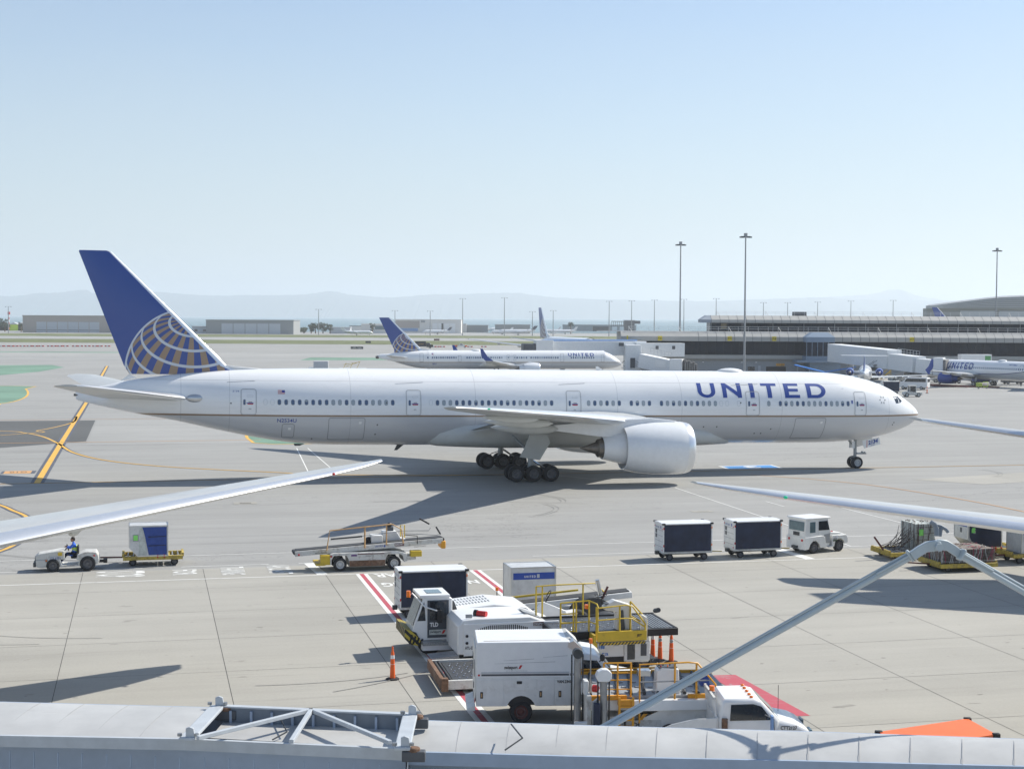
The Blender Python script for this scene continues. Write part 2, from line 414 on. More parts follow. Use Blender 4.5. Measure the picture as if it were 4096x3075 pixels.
# concrete apron in front, with joints
sheet('concrete_apron',[(-70,-20),(95,-20),(95,83.5),(-70,83.5)],.004,'concrete')
jm=MB()
for i in range(-9,15):
    a=-3.2+6.1*i+(.0 if i<4 else .12);strip(jm,[(a,-20),(a,83.5)],.022,.008,'joint')
for j in range(-1,12):
    b=83.5-6.1*j
    if b<83: strip(jm,[(-70,b),(95,b)],.018,.009,'joint')
tag(jm.build('pavement_joints',smooth=0),kind='structure')
sheet('taxiway_asphalt',[(-120,115.8),(160,115.8),(160,163.5),(-120,163.5)],.004,'asphalt_mid')
sheet('asphalt_patch',[(-90,205.3),(-6.2,204.2),(-6.15,170.5),(-14.2,163.4),(-90,158)],.008,'asphalt_dark')
sheet('asphalt_patch_pale',[(-6.0,204.2),(15.5,204.2),(15.5,165.5),(-6.0,165.5)],.008,'asphalt_old')
# distant movement areas (world rows)
def row(name,y0,y1,m,z,x0=-2200,x1=2200,k=0.):
    mb=MB();n=40;vs=[]
    for i in range(n+1):
        x=x0+(x1-x0)*i/n;vs+=[(x,y0+k*x+rnd.uniform(-1,1)*(y1-y0)*.05,z),(x,y1+k*x+rnd.uniform(-1,1)*(y1-y0)*.05,z)]
    mb.add(vs,[(2*i,2*i+2,2*i+3,2*i+1) for i in range(n)],m)
    o=mb.build(name,smooth=0);o['kind']='structure';return o
row('runway',470,1290,'runway',.01)
row('grass',735,850,'grass',.03)
row('grass',960,1085,'grass',.03)
row('taxiway_dark',560,720,'asphalt_mid',.03,k=.02)
row('grass',600,650,'grass',.04,x0=20,x1=160);
row('taxiway_pale',500,545,'asphalt_old',.03)
row('shoreline_rocks',1286,1300,'asphalt_dark',.6)
# painted markings
mk=MB();z1,z2,z3=.012,.016,.02
for b in(88.2,84.3): 
    for a0,a1 in(([(-60,1.9),(1.9,13.3),(13.9,90)]) if b>86 else ([(-60,-2.5),(-2.2,-.2),(1.8,6.4),(8.0,13.9),(21,90)])): strip(mk,[(a0,b),(a1,b)],.11,z1,'p_white')
strip(mk,[(-60,80.3),(90,80.15)],.13,z1,'p_white')
strip(mk,[(8.55,84.2),(8.9,84.2),(8.9,80.4),(8.55,80.4)][:1]+[(8.85,80.4)],.55,z1,'p_white')
strip(mk,[(35.6,84.1),(35.9,80.3)],.6,z1,'p_white')
for a in(10.85,16.85):
    e=20 if a<12 else 40
    strip(mk,[(a,e),(a,80.2)],.62,z1,'p_white');strip(mk,[(a,e),(a,80.2)],.22,z2,'p_red')
mk.add([W(a,b,z1) for a,b in[(20.4,54.7),(21.46,54.6),(21.72,48.4),(20.7,48.5)]],[(0,1,2,3)],'p_red')
# aircraft lines: thick yellow with dark borders, curves
cur=catmull([(-60,206),(-30,194),(-16.2,187),(-13.2,183.3),(-10.9,177.4),(-8.8,167.7),(-6.7,156.1),(-3.2,147),(2.4,140),(10.7,133.9),(14,131.5),(24,129),(31,128.6)])
cur2=catmull([(-60,150),(-15.6,180.3),(-12.1,187),(-9.8,194.9),(-8.7,202),(-8.8,212)])
for pts,w_ in(([(-9.7,420),(-8.8,260),(-8.55,165),(-8.4,128.6)],.5),(cur,.28),(cur2,.25)):
    strip(mk,pts,w_*2.1,z1,'p_black');strip(mk,pts,w_,z3,'p_yellow')
strip(mk,[(-120,128.55),(250,128.65)],.5,z1,'p_black');strip(mk,[(-120,128.55),(250,128.65)],.16,z3,'p_yellow')
c3=catmull([(-20,124),(-12,118),(-9.95,114.2),(-8.9,111.1),(-7.6,106.8),(-7.1,100),(-7.5,94),(-8.6,90.5)])
strip(mk,c3,.62,z1,'p_black');strip(mk,c3,.27,z3,'p_yellow')
strip(mk,catmull([(50,125),(54.5,119.3),(57.1,113.6),(58.9,104.3),(59.4,97),(59.5,84)]),.16,z3,'p_orange')
for b,w_ in((169.2,.25),(206,.22)): strip(mk,[(-90,b),(12,b)],w_,z3,'p_orange')
for d in([(40.47,116.3),(40.28,84.4)],[(44.0,106.4),(44.1,103.2)],[(47.7,104.4),(48.2,93),(48.9,90.6),(50.4,89)],[(50.4,89),(60,88.2)],[(14.8,158),(13.5,133.5)],[(15.9,158),(15.8,136.5)],[(31.5,131),(40.3,116.5)]): strip(mk,d,.1,z1,'p_white')
mk.add([W(a,b,z1) for a,b in[(50.2,132.6),(55.5,132.9),(55.3,129.8),(50.1,129.8)]],[(0,1,2,3)],'p_white')
mk.add([W(a,b,z2) for a,b in[(50.45,132.3),(55.25,132.6),(55.1,130.1),(50.35,130.1)]],[(0,1,2,3)],'p_blue')
mk.add([W(a,b,z1) for a,b in[(-11.9,136.6),(-9.1,136.6),(-9.1,139),(-11.9,139)]],[(0,1,2,3)],'p_black')
mk.add([W(a,b,z2) for a,b in[(-11.65,136.7),(-9.45,136.7),(-9.45,138.9),(-11.65,138.9)]],[(0,1,2,3)],'p_orange')
mk.add([W(a,b,z1) for a,b in[(62,118.5),(80,124),(84,118.5),(66,114)]],[(0,1,2,3)],'concrete')
ua,ub=W(1,0)-W(0,0),W(0,1)-W(0,0)
put_text(mk,'G10',W(-9.8,138.4,z3),-ua,-ub,'sign_black',h=1.2,width=1.4,off=0)
put_text(mk,'3',W(53.6,132,z3),-ua,-ub,'p_white',h=1.6,width=1.4,off=0,bold=.03)
# road wording: read while driving to the right
for s,a0,a1,b0,b1 in(('STOP',-2.46,0.,83.5,81.6),('FOR',1.35,2.6,83.3,81.7),('TAXIING',3.82,5.05,83.75,81.2),('AIRCRAFT',6.25,7.46,83.85,80.95)):
    put_text(mk,s,W(a0,b0,z2),-ub,ua,'p_white',h=a1-a0,width=b0-b1,off=0,bold=.02)
put_text(mk,'NO PARKING',W(16.3,77.2+.0,z2),-ua,-ub,'p_white',h=1.1,width=4.9,off=0,bold=.03)
put_text(mk,'KEEP CLEAR',W(16.3,80.0,z2),-ua,-ub,'p_white',h=1.1,width=4.9,off=0,bold=.03)
for a0,a1,b0,b1 in((6.05,7.68,111.6,112.9),(36.6,38.1,101.2,102.1)):
    mk.add([W(a,b,z1) for a,b in[(a0,b0),(a1,b0),(a1,b1),(a0,b1)]],[(0,1,2,3)],'concrete')
    for i in range(8):
        a=a0+.45+i*.1;mk.add([W(a,b0+.4,z2),W(a+.06,b0+.4,z2),W(a+.06,b1-.4,z2),W(a,b1-.4,z2)],[(0,1,2,3)],'joint')
# thin joint and crack lines across the asphalt
tag(mk.build('painted_markings',smooth=0),kind='structure')
cm=MB();q=random.Random(5);plain('crack',(.15,.15,.145),.9)
for i in range(34):
    b=q.choice([q.uniform(90,116),q.uniform(117,162),q.uniform(165,330)]);a0=q.uniform(-60,60);ln=q.uniform(10,70);n=int(ln/1.5)
    w_=.03 if b<165 else .07;yb=b;P_=[]
    for k in range(n+1): yb+=q.uniform(-.06,.06);P_.append((a0+ln*k/n,yb))
    strip(cm,P_,w_,.0225,'crack')
for i in range(10):   # curving tyre marks
    a0,b0=q.uniform(-30,60),q.uniform(92,160);r_=q.uniform(8,30);t0=q.uniform(0,6.28)
    for o_ in(0,.35): strip(cm,[(a0+(r_+o_)*cos(t0+.03*k),b0+(r_+o_)*.5*sin(t0+.03*k)) for k in range(24)],.05,.0225,'tyre')
for i in range(6):
    a0,b0=q.uniform(-10,50),q.uniform(50,80);r_=q.uniform(6,25);t0=q.uniform(0,6.28)
    strip(cm,[(a0+r_*cos(t0+.03*k),b0+r_*.6*sin(t0+.03*k)) for k in range(30)],.06,.0225,'tyre_c')
tag(cm.build('cracks_and_tyre_marks',smooth=0),kind='structure')
# green painted islands
gm=MB()
def isl(pts,rim=True):
    gm.add([W(a,b,.012) for a,b in pts],[tuple(range(len(pts)))],'green_paint')
    if rim:
        for w_,o_ in((.35,0),(.2,1.2)): strip(gm,[(a+o_*0,b) for a,b in pts]+[pts[0]],w_,.018+o_*.001,'p_yellow')
isl([(10.9,176),(10.75,172),(11.0,165.5),(13,163.2),(40,163.2),(42,176)])
isl(catmull([(-70,305),(-24,305),(-20.9,292),(-19,270),(-19.2,254),(-21.1,244),(-26,240),(-70,240)],3))
isl([(-90,420),(-24,430),(-20,410),(-24,380),(-35,345),(-90,330)],False);isl([(-120,560),(10,640),(14,620),(-10,560),(-60,505),(-120,490)],False)
isl([(55,520),(90,520),(88,470),(45,470)],False)
tag(gm.build('green_painted_islands',smooth=0),kind='structure')
# ---- hills across the bay
def hills(name,y,pts,key,depth=1500):
    mb=MB();pp=[]
    P=catmull(pts,10)
    for x,py in P: pp.append(g(x,py,Y=y)+Vector((0,0,rnd.uniform(-1,1)*y*.00022)))
    n=len(pp);rows=[[],[],[],[]]
    for p in pp:
        for k,(f,dy) in enumerate(((0,-depth*.9),(.55,-depth*.45+rnd.uniform(-60,60)),(1,0),(0,depth))):
            rows[k].append(Vector((p.x,y+dy,-2+(p.z+2)*(f+ (rnd.uniform(-.08,.08) if k==1 else 0)))))
    vs=sum(rows,[]);mb.add(vs,[(r*n+i,r*n+i+1,(r+1)*n+i+1,(r+1)*n+i) for r in range(3) for i in range(n-1)],key)
    return tag(mb.build(name,smooth=60),kind='structure')
plain('hill',(.04,.06,.06),.9,var=.3,scale=.002)
hills('hills',15000,[(-900,1195),(-300,1180),(0,1184),(60,1184),(110,1178),(150,1172),(200,1172),(255,1168),(300,1162),(345,1160),(370,1172),(430,1170),(560,1165),(660,1170),(760,1178),(860,1182),(1000,1181),(1100,1180),(1200,1179),(1290,1168),(1310,1165),(1350,1168),(1400,1179),(1500,1187),(1590,1189),(1690,1180),(1800,1177),(1960,1173),(2080,1173),(2200,1188),(2400,1197),(2700,1203),(2900,1203),(3100,1196),(3300,1190),(3500,1200),(4200,1205),(5000,1200)],'hill')
hills('hills',18500,[(2700,1215),(3000,1198),(3200,1192),(3300,1188),(3420,1182),(3500,1174),(3570,1157),(3620,1164),(3690,1188),(3850,1205),(4100,1212),(4600,1200),(5200,1210)],'hill')
# ---- air
hz=MB();hz.box(-13000,13000,-55,22500,-2.3,390,'white')
ho=hz.build('haze',smooth=0);ho['kind']='stuff'
vm=bpy.data.materials.new('air');vm.use_nodes=True;n=vm.node_tree.nodes;n.clear()
vo=n.new('ShaderNodeOutputMaterial');vp=n.new('ShaderNodeVolumePrincipled')
vp.inputs['Color'].default_value=(.9,.95,1,1);vp.inputs['Density'].default_value=.00013;vp.inputs['Anisotropy'].default_value=.3
vm.node_tree.links.new(vp.outputs[0],vo.inputs['Volume']);ho.data.materials.clear();ho.data.materials.append(vm)
# ================================================================ airliners
def fus_mat(key,zl,base_grey=(.56,.57,.59),white=(.88,.88,.88),band='gold',lines=()):
    t=NT(key);o=t.co();x,y,z=t.xyz(o)
    up=t.ramp(z,zl-.012,zl+.012)
    c=t.mix(up,base_grey,white)
    if band:
        b=t.M('MULTIPLY',t.M('GREATER_THAN',z,zl-.07),t.M('LESS_THAN',z,zl+.07))
        c=t.mix(b,c,(.26,.17,.1))
    k=None
    for l in lines:   # butt joints of the skin panels
        q=t.M('LESS_THAN',t.M('ABSOLUTE',t.M('SUBTRACT',x,l)),.02);k=q if k is None else t.M('MAXIMUM',k,q)
    if lines:
        for l in (zl+2.78,): k=t.M('MAXIMUM',k,t.M('LESS_THAN',t.M('ABSOLUTE',t.M('SUBTRACT',z,l)),.02))
        c=t.mix(t.M('MULTIPLY',k,.38),c,(.2,.21,.23))
    n=t.noise(o,1,5,.7,sc=(.25,1,2.2));c=t.mix(t.ramp(n,.5,.8,0,.16),c,(.33,.32,.3))
    t.fin(key,c,.28,coat=.4)
def globe_mat(key,cx,cz,Rr,px=.05,pz=.82,leading=None):
    """tail livery: blue fin with a wire globe of gold sectors"""
    t=NT(key);o=t.co();x,y,z=t.xyz(o)
    nx=t.M('DIVIDE',t.M('SUBTRACT',x,cx),Rr);nz=t.M('DIVIDE',t.M('SUBTRACT',z,cz),Rr)
    rr=t.M('ADD',t.M('MULTIPLY',nx,nx),t.M('MULTIPLY',nz,nz))
    ny=t.M('SQRT',t.M('MAXIMUM',t.M('SUBTRACT',1.,rr),0.))
    p=Vector((px,sqrt(max(0,1-px*px-pz*pz)),pz));a=Vector((1,0,0));a=(a-p*a.dot(p)).normalized();b=p.cross(a)
    def dot(v): return t.M('ADD',t.M('ADD',t.M('MULTIPLY',nx,v.x),t.M('MULTIPLY',ny,v.y)),t.M('MULTIPLY',nz,v.z))
    lat=t.M('ARCCOSINE',dot(p));lon=t.M('ARCTAN2',dot(b),dot(a))
    inside=t.M('LESS_THAN',rr,1.)
    gold=t.M('LESS_THAN',t.M('FRACT',t.M('ADD',t.M('DIVIDE',lon,2*pi/20),.2)),.5)
    q=t.M('DIVIDE',t.M('SUBTRACT',lat,radians(6)),radians(15));fr=t.M('ABSOLUTE',t.M('SUBTRACT',t.M('FRACT',q),.5))
    # the lines keep their painted width although the sphere curves away
    line=t.M('MULTIPLY',t.M('GREATER_THAN',fr,t.M('SUBTRACT',.5,t.M('MULTIPLY',.085,1.))),inside)
    ring=t.M('LESS_THAN',t.M('ABSOLUTE',t.M('SUBTRACT',rr,.985)),.028)
    blue=(.03,.075,.3)
    c=t.mix(t.M('MULTIPLY',inside,gold),blue,(.34,.235,.155))
    c=t.mix(t.M('MAXIMUM',line,ring),c,(.6,.63,.68))
    t.fin(key,c,.3,coat=.3)
class Fus:
    """fuselage surface from stations (x, ztop, zbot, halfwidth)"""
    def __init__(s,st): s.st=sorted(st)
    def at(s,x):
        st=s.st
        if x<=st[0][0]: return st[0][1:]
        for a,b in zip(st,st[1:]):
            if x<=b[0]:
                f=(x-a[0])/(b[0]-a[0]);return tuple(a[i]+(b[i]-a[i])*f for i in(1,2,3))
        return st[-1][1:]
    def y(s,x,z):
        zt,zb,w=s.at(x);c=(zt+zb)/2;h=(zt-zb)/2;q=max(0,1-((z-c)/h)**2);return w*sqrt(q)
    def mesh(s,mb,m,n=56):
        # sections refined by catmull along the body
        P=catmull([tuple(p) for p in s.st],3);rings=[]
        for x,zt,zb,w in P:
            c=(zt+zb)/2;h=(zt-zb)/2;rings.append([(x,w*cos(2*pi*j/n),c+h*sin(2*pi*j/n)) for j in range(n)])
        s.st=[tuple(p) for p in P]
        vs=sum(rings,[]);k=len(rings)
        mb.add(vs,[(i*n+j,(i+1)*n+j,(i+1)*n+(j+1)%n,i*n+(j+1)%n) for i in range(k-1) for j in range(n)]+[tuple(range(n)),tuple((k-1)*n+j for j in range(n-1,-1,-1))],m)
    def patch(s,mb,x0,x1,z0,z1,m,side=-1,off=.006,r=.0,nx=2,nz=5,inner=None,shape=None):
        """a rounded rectangle laid on the side of the body; inner=(border width, material)"""
        def outline(d):
            a0,a1,b0,b1=x0+d,x1-d,z0+d,z1-d;q=max(r-d,.01);o=[]
            for cx,cz,t0 in((a1-q,b1-q,0),(a0+q,b1-q,90),(a0+q,b0+q,180),(a1-q,b0+q,270)):
                for i in range(4): 
                    t=radians(t0+30*i);o.append((cx+q*cos(t),cz+q*sin(t)))
            # extra points on the long sides
            o2=[]
            for i,p in enumerate(o):
                o2.append(p);n_=o[(i+1)%len(o)]
                if i%4==3:
                    k=nz if abs(n_[1]-p[1])>abs(n_[0]-p[0]) else 1
                    for j in range(1,k): o2.append((p[0]+(n_[0]-p[0])*j/k,p[1]+(n_[1]-p[1])*j/k))
            return o2
        def w(p,d): return (p[0],side*(s.y(p[0],p[1])+d),p[1])
        if shape: O=shape
        else: O=outline(0)
        if inner:
            I=outline(inner[0]);n=len(O)
            mb.add([w(p,off) for p in O]+[w(p,off) for p in I],[(i,(i+1)%n,n+(i+1)%n,n+i) for i in range(n)],m)
            if inner[1]: 
                c=((x0+x1)/2,(z0+z1)/2);s.fill(mb,I,inner[1],side,off)
        else: s.fill(mb,O,m,side,off)
    def fill(s,mb,O,m,side,off):
        # triangulate in horizontal strips so that the sheet follows the curve
        n=len(O);zs=[p[1] for p in O];z0,z1=min(zs),max(zs);k=max(1,int((z1-z0)/.25))
        vs,fs=cutmesh(O,[tuple(range(n))],ys=[z0+(z1-z0)*i/k for i in range(1,k)])
        mb.add([(x,side*(s.y(x,z)+off),z) for x,z in vs],fs,m)
    def text(s,mb,txt,x0,x1,z0,z1,m,side=-1,bold=.0,off=.006,res=4,slant=0.):
        vs,fs,w=text2d(txt,bold,res)
        k=max(2,int((z1-z0)/.12));vs,fs=cutmesh(vs,fs,ys=[i/k for i in range(1,k)])
        c=sum(s.at((x0+x1)/2)[:2])/2;h=(s.at((x0+x1)/2)[0]-s.at((x0+x1)/2)[1])/2
        t0,t1=math.asin((z0-c)/h),math.asin(min(.99,(z1-c)/h))
        L=[]
        for x,v in vs:
            X=x0+(x1-x0)*x/w if side<0 else x1-(x1-x0)*x/w
            Z=c+h*sin(t0+(t1-t0)*v);L.append((X,side*(s.y(X,Z)+off),Z))
        mb.add(L,fs,m)
def glyphs():
    G=[]
    def arc(cx,cy,rx,ry,a0,a1,n=8): return [(cx+rx*cos(radians(a0+(a1-a0)*i/n)),cy+ry*sin(radians(a0+(a1-a0)*i/n))) for i in range(n+1)]
    # U
    o=arc(.0675,.4,.0675,.4,180,360,10);i_=arc(.0675,.4,.036,.22,180,360,10)
    P=[(0,1)]+o+[(.135,1),(.1035,1)]+i_[::-1]+[(.0315,1)]
    n=len(P);G.append(([(0,1)]+o+[(.135,1)],[(.0315,1)]+i_+[(.1035,1)]))
    for q in ([(.19,0),(.222,0),(.222,1),(.19,1)],[(.222,.66),(.304,.07),(.304,.38),(.222,.97)],[(.304,0),(.336,0),(.336,1),(.304,1)],[(.402,0),(.436,0),(.436,1),(.402,1)],
      [(.537,0),(.571,0),(.571,.8),(.537,.8)],[(.494,.8),(.614,.8),(.614,1),(.494,1)],[(.672,0),(.706,0),(.706,1),(.672,1)],[(.706,0),(.79,0),(.79,.2),(.706,.2)],[(.706,.42),(.78,.42),(.78,.61),(.706,.61)],[(.706,.81),(.786,.81),(.786,1),(.706,1)],[(.848,0),(.882,0),(.882,1),(.848,1)]): G.append((q,None))
    o=[(.882,0)]+arc(.925,.5,.075,.5,-90,90,12)+[(.882,1)];i_=[(.882,.2)]+arc(.922,.5,.044,.3,-90,90,12)+[(.882,.8)]
    G.append((o,i_));return G
def united_flat():
    vs,fs=[],[]
    for o,i in glyphs():
        k=len(vs)
        if i is None: vs+=o;fs.append(tuple(range(k,k+len(o))))
        else:
            n=len(o);vs+=o+i;fs+=[(k+j,k+j+1,k+n+j+1,k+n+j) for j in range(n-1)]
    return vs,fs
def united(F,mb,x0,x1,z0,z1,side,m='blue_livery',k=12):
    vs,fs=united_flat();vs,fs=cutmesh(vs,fs,ys=[i/k for i in range(1,k)])
    c=sum(F.at((x0+x1)/2)[:2])/2;h=(F.at((x0+x1)/2)[0]-F.at((x0+x1)/2)[1])/2
    t0,t1=math.asin((z0-c)/h),math.asin(min(.99,(z1-c)/h));L=[]
    for x,v in vs:
        X=x0+(x1-x0)*x if side<0 else x1-(x1-x0)*x;Z=c+h*sin(t0+(t1-t0)*v);L.append((X,side*(F.y(X,Z)+.008),Z))
    mb.add(L,fs,m)
def put_united(mb,org,ux,uy,m,w,h):
    vs,fs=united_flat();ux,uy,org=Vector(ux).normalized(),Vector(uy).normalized(),Vector(org);n=ux.cross(uy)*.005
    mb.add([org+ux*x*w+uy*y*h+n for x,y in vs],fs,m)
def airfoil(n=9,th=.11):
    """upper then lower outline, chord 0 (leading) .. 1"""
    xs=[(1-cos(pi*i/n))/2 for i in range(n+1)]
    f=lambda x:5*th*(.2969*sqrt(x)-.126*x-.3516*x*x+.2843*x**3-.1036*x**4)
    return [(x,f(x)*1.05+.02*sin(pi*x)) for x in reversed(xs)]+[(x,-f(x)*.95+.02*sin(pi*x)) for x in xs[1:-1]]
def surface(mb,secs,m,mle=None,n=9,vert=False,th=.11,cap=True,mtip=None):
    """secs: (xLE, span, z, chord, twist, thickness ratio)"""
    rings=[]
    for x,y,z,c,tw,t_ in secs:
        r=[]
        for u,v in airfoil(n,t_):
            X=x-u*c;Z=v*c
            if vert: r.append((X,z+Z,y))
            else:
                a=radians(tw);r.append((x-(u*cos(a))*c-0,y,z+v*c+u*sin(-a)*c*-1))
        rings.append(r)
    k=len(rings[0])
    for i in range(len(rings)-1):
        a,b=rings[i],rings[i+1]
        for j in range(k):
            le=mle and min(abs(j-n),k)<=1.5 and (abs(j-n)<=1 )
            q=(a[j],a[(j+1)%k],b[(j+1)%k],b[j])
            mm=mle if(mle and (j in (n-2,n-1,n,n+1))) else m
            if mtip and i>=len(rings)-1-mtip[1]: mm=mtip[0]
            mb.add(q,[(0,1,2,3)],mm)
    mb.add(rings[-1],[tuple(range(k))],mtip[0] if mtip else m);mb.add(rings[0],[tuple(range(k-1,-1,-1))],m)
plain('wing_grey',(.5,.51,.5),.35,var=.06,scale=.6,dirt=.1,dc=(.38,.38,.36),coat=.15)
plain('wing_under',(.55,.56,.54),.45,var=.07,scale=.5,dirt=.15,dc=(.3,.3,.28))
plain('slat',(.8,.81,.82),.28,metal=.7,var=.03)
plain('nac_white',(.82,.83,.84),.22,var=.03,coat=.4)
def nacelle(root,x,y,z,r,ln,mats=('nac_white','slat'),core=True,pyl=True,wingx=0,name='engine',outer=None):
    """turbofan: x = inlet lip"""
    mb=MB();a,lp=mats
    L=ln
    prof=[(x-.55*r,r*.80),(x-.25*r,r*.80),(x-.08*r,r*.83),(x,r*.875),(x-.04*r,r*.92),(x-.14*r,r*.955),(x-.3*r,r*.98)]
    mb.lathe(prof,lp,(0,y,z),'x',40)
    prof=[(x-.3*r,r*.98),(x-.55*r,r*.998),(x-.95*r,r),(x-L*.55,r*.99),(x-L*.75,r*.94),(x-L*.9,r*.87),(x-L,r*.8),(x-L+.02,r*.77),(x-L*.8,r*.78)]
    mb.lathe(prof,a,(0,y,z),'x',40)
    e=mb.build(name,root,40)
    f=MB();f.lathe([(x-.55*r,r*.8),(x-.6*r,r*.3),(x-.35*r,.02)],'fan_dark',(0,y,z),'x',24);
    for i in range(22):
        t=2*pi*i/22;f.bar((x-.5*r,y+cos(t)*r*.28,z+sin(t)*r*.28),(x-.5*r,y+cos(t+.12)*r*.78,z+sin(t+.12)*r*.78),.02,.12*r,'dark_steel',up=(1,0,0))
    f.build('fan',e,40)
    k=MB()
    k.lathe([(x-L*.8,r*.78),(x-L*.82,r*.62)],'fan_dark',(0,y,z),'x',32)
    k.lathe([(x-L*.8,r*.62),(x-L,r*.6),(x-L*1.16,r*.5),(x-L*1.3,r*.41),(x-L*1.3+.02,r*.38)],a if core else 'exhaust',(0,y,z),'x',32)
    k.lathe([(x-L*1.28,r*.38),(x-L*1.3,r*.33)],'fan_dark',(0,y,z),'x',24)
    k.lathe([(x-L*1.26,r*.36),(x-L*1.36,r*.34),(x-L*1.38,r*.27)],'exhaust',(0,y,z),'x',24)
    k.lathe([(x-L*1.32,r*.27),(x-L*1.42,r*.2),(x-L*1.62,.03)],'exhaust',(0,y,z),'x',24)
    k.build('exhaust_nozzle',e,35)
    if pyl:
        p=MB();t=.16*r
        pts=[(x-.3*L,z+r*.97),(x-.2*L,z+r*1.02),(x-.6*L,z+r*1.13),(wingx[0],wingx[1]),(wingx[2],wingx[3]),(x-L*1.55,z+r*.5),(x-L*1.3,z+r*.42),(x-L*.95,z+r*.45),(x-L*.8,z+r*.8)]
        p.prism([(q[0],q[1]) for q in pts],'y',y-t,y+t,a);p.build('pylon',e,35,bevel=.05)
    return e
def fairing(root,x0,x1,y,z,h,w,m='wing_under',name='flap_track_fairing',dz=0.):
    mb=MB();k=12;n=12;rings=[]
    for i in range(k+1):
        f=i/k;q=sin(pi*min(1,max(0,f))**.8)**.7 if 0<f<1 else .02
        xx=x1+(x0-x1)*f
        rings.append([(xx,y+cos(2*pi*j/n)*w*q/2,z+dz*f+sin(2*pi*j/n)*h*q/2) for j in range(n)])
    mb.add(sum(rings,[]),[(i*n+j,i*n+(j+1)%n,(i+1)*n+(j+1)%n,(i+1)*n+j) for i in range(k) for j in range(n)],m)
    return mb.build(name,root,60)
# ---------------------------------------------------------------- the big twin-engined airliner
st777=[(-36.0,6.75,6.45,.06),(-35.83,7.07,6.18,.1),(-33.7,7.4,5.65,.42),(-32.0,7.8,5.28,.75),(-29.8,8.12,4.86,1.15),(-27.9,8.36,4.5,1.5),(-24.4,8.66,3.72,2.15),(-20.3,8.82,2.95,2.72),(-17,8.87,2.64,3.0),(-12,8.88,2.56,3.1),(0,8.88,2.56,3.1),(14,8.88,2.6,3.1),(24,8.88,2.62,3.1),(27.5,8.84,2.64,3.06),(29.3,8.72,2.7,2.96),(31.1,8.43,2.83,2.74),(32.7,8.03,3.05,2.42),(34.1,7.5,3.37,1.98),(35.3,6.83,3.75,1.46),(36.3,6.18,4.16,.93),(36.9,5.68,4.58,.5),(37.2,5.3,4.92,.16),(37.25,5.15,5.05,.03)]
fus_mat('fus777',5.13,lines=(-27.9,-24.1,-14.5,-4.2,8.0,13.7,22.8,33.3,36.2))
globe_mat('globe777',-27.25,8.55,5.02)
def wing777(root,s):
    """s=-1 starboard, +1 port"""
    mb=MB();S_=lambda x,y,z,c,tw,t_:(x,s*y,z,c,tw,t_)
    secs=[S_(14.2,0,4.0,16,2,.11),S_(12.0,3.1,4.3,13.9,2,.11),S_(6.7,9.9,5.15,9.4,1,.1),S_(-.5,19.2,6.15,5.9,0,.1),S_(-9.2,30.2,7.27,2.6,-1,.09),S_(-10.5,31.5,7.41,1.75,-1,.09),S_(-11.7,32.4,7.52,.8,-1,.1)]
    surface(mb,secs,'wing_grey','slat',n=9)
    w=mb.build('wing',root,35)
    for y,x0,x1,z,h,wd in((21,-7.6,-3.4,6.05,.62,.55),(16,-6.4,-1.0,5.42,.8,.65),(10.4,-4.6,.9,4.6,1.0,.8)):
        fairing(w,x0,x1,s*y,z-.02,h,wd,dz=.15)
    f=MB();f.add([(-2.6,s*3.2,4.3),(-2.4,s*9.8,5.05),(-4.5,s*9.9,4.9),(-4.7,s*3.2,3.95)],[(0,1,2,3)],'wing_grey')
    f.add([(-2.6,s*3.2,4.2),(-2.4,s*9.8,4.95),(-4.5,s*9.9,4.86),(-4.7,s*3.2,3.9)],[(0,1,2,3)],'wing_under');f.build('flap',w,0)
    q=MB();q.sph((-9.1,s*30.25,7.3),.07,'green_lens' if s<0 else 'red_lens',8,(1.6,1,.8));q.build('navigation_light',w,60)
    return w
def gear777(root,s):
    t=bpy.data.objects
    mb=MB();y0=s*5.5
    mb.cyl((-.1,y0,1.1),(0,y0*.97,4.2),.24,'gear_grey',14);mb.cyl((0,y0,.75),(0,y0,1.5),.15,'chrome',12)
    mb.bar((-1.55,y0,.66),(1.55,y0,.66),.3,.3,'gear_grey')
    for x in(-1.46,0,1.46): mb.cyl((x,y0-.75,.66),(x,y0+.75,.66),.1,'gear_grey',10)
    mb.tube([(.1,y0,1.7),(1.2,y0,.95)],.08,'chrome',8);mb.tube([(0,y0,2.2),(-1.4,y0*.8,3.6)],.12,'gear_grey',8);mb.tube([(0,y0,2.4),(.3,s*2.6,3.4)],.13,'gear_grey',8)
    mb.tube([(-.3,y0,1.5),(-.9,y0,1.3),(-1.3,y0,.9)],.04,'black',6)
    g_=mb.build('main_landing_gear',root,40)
    for x in(-1.46,0,1.46):
        for dy in(-.7,.7): wheel('wheel',g_,(x,y0+dy,.67),.67,.5,rim='rim_dark',n=28)
    d=MB();yd=s*6.55
    pts=[(-.47,3.85),(.97,3.85),(1.26,3.2),(.41,1.79),(-1.28,2.05),(-.91,2.69)]
    d.prism([(p[0],p[1]) for p in pts],'y',yd-.04,yd+.04,'wing_under');d.build('gear_door',g_,30,bevel=.015)
    return g_
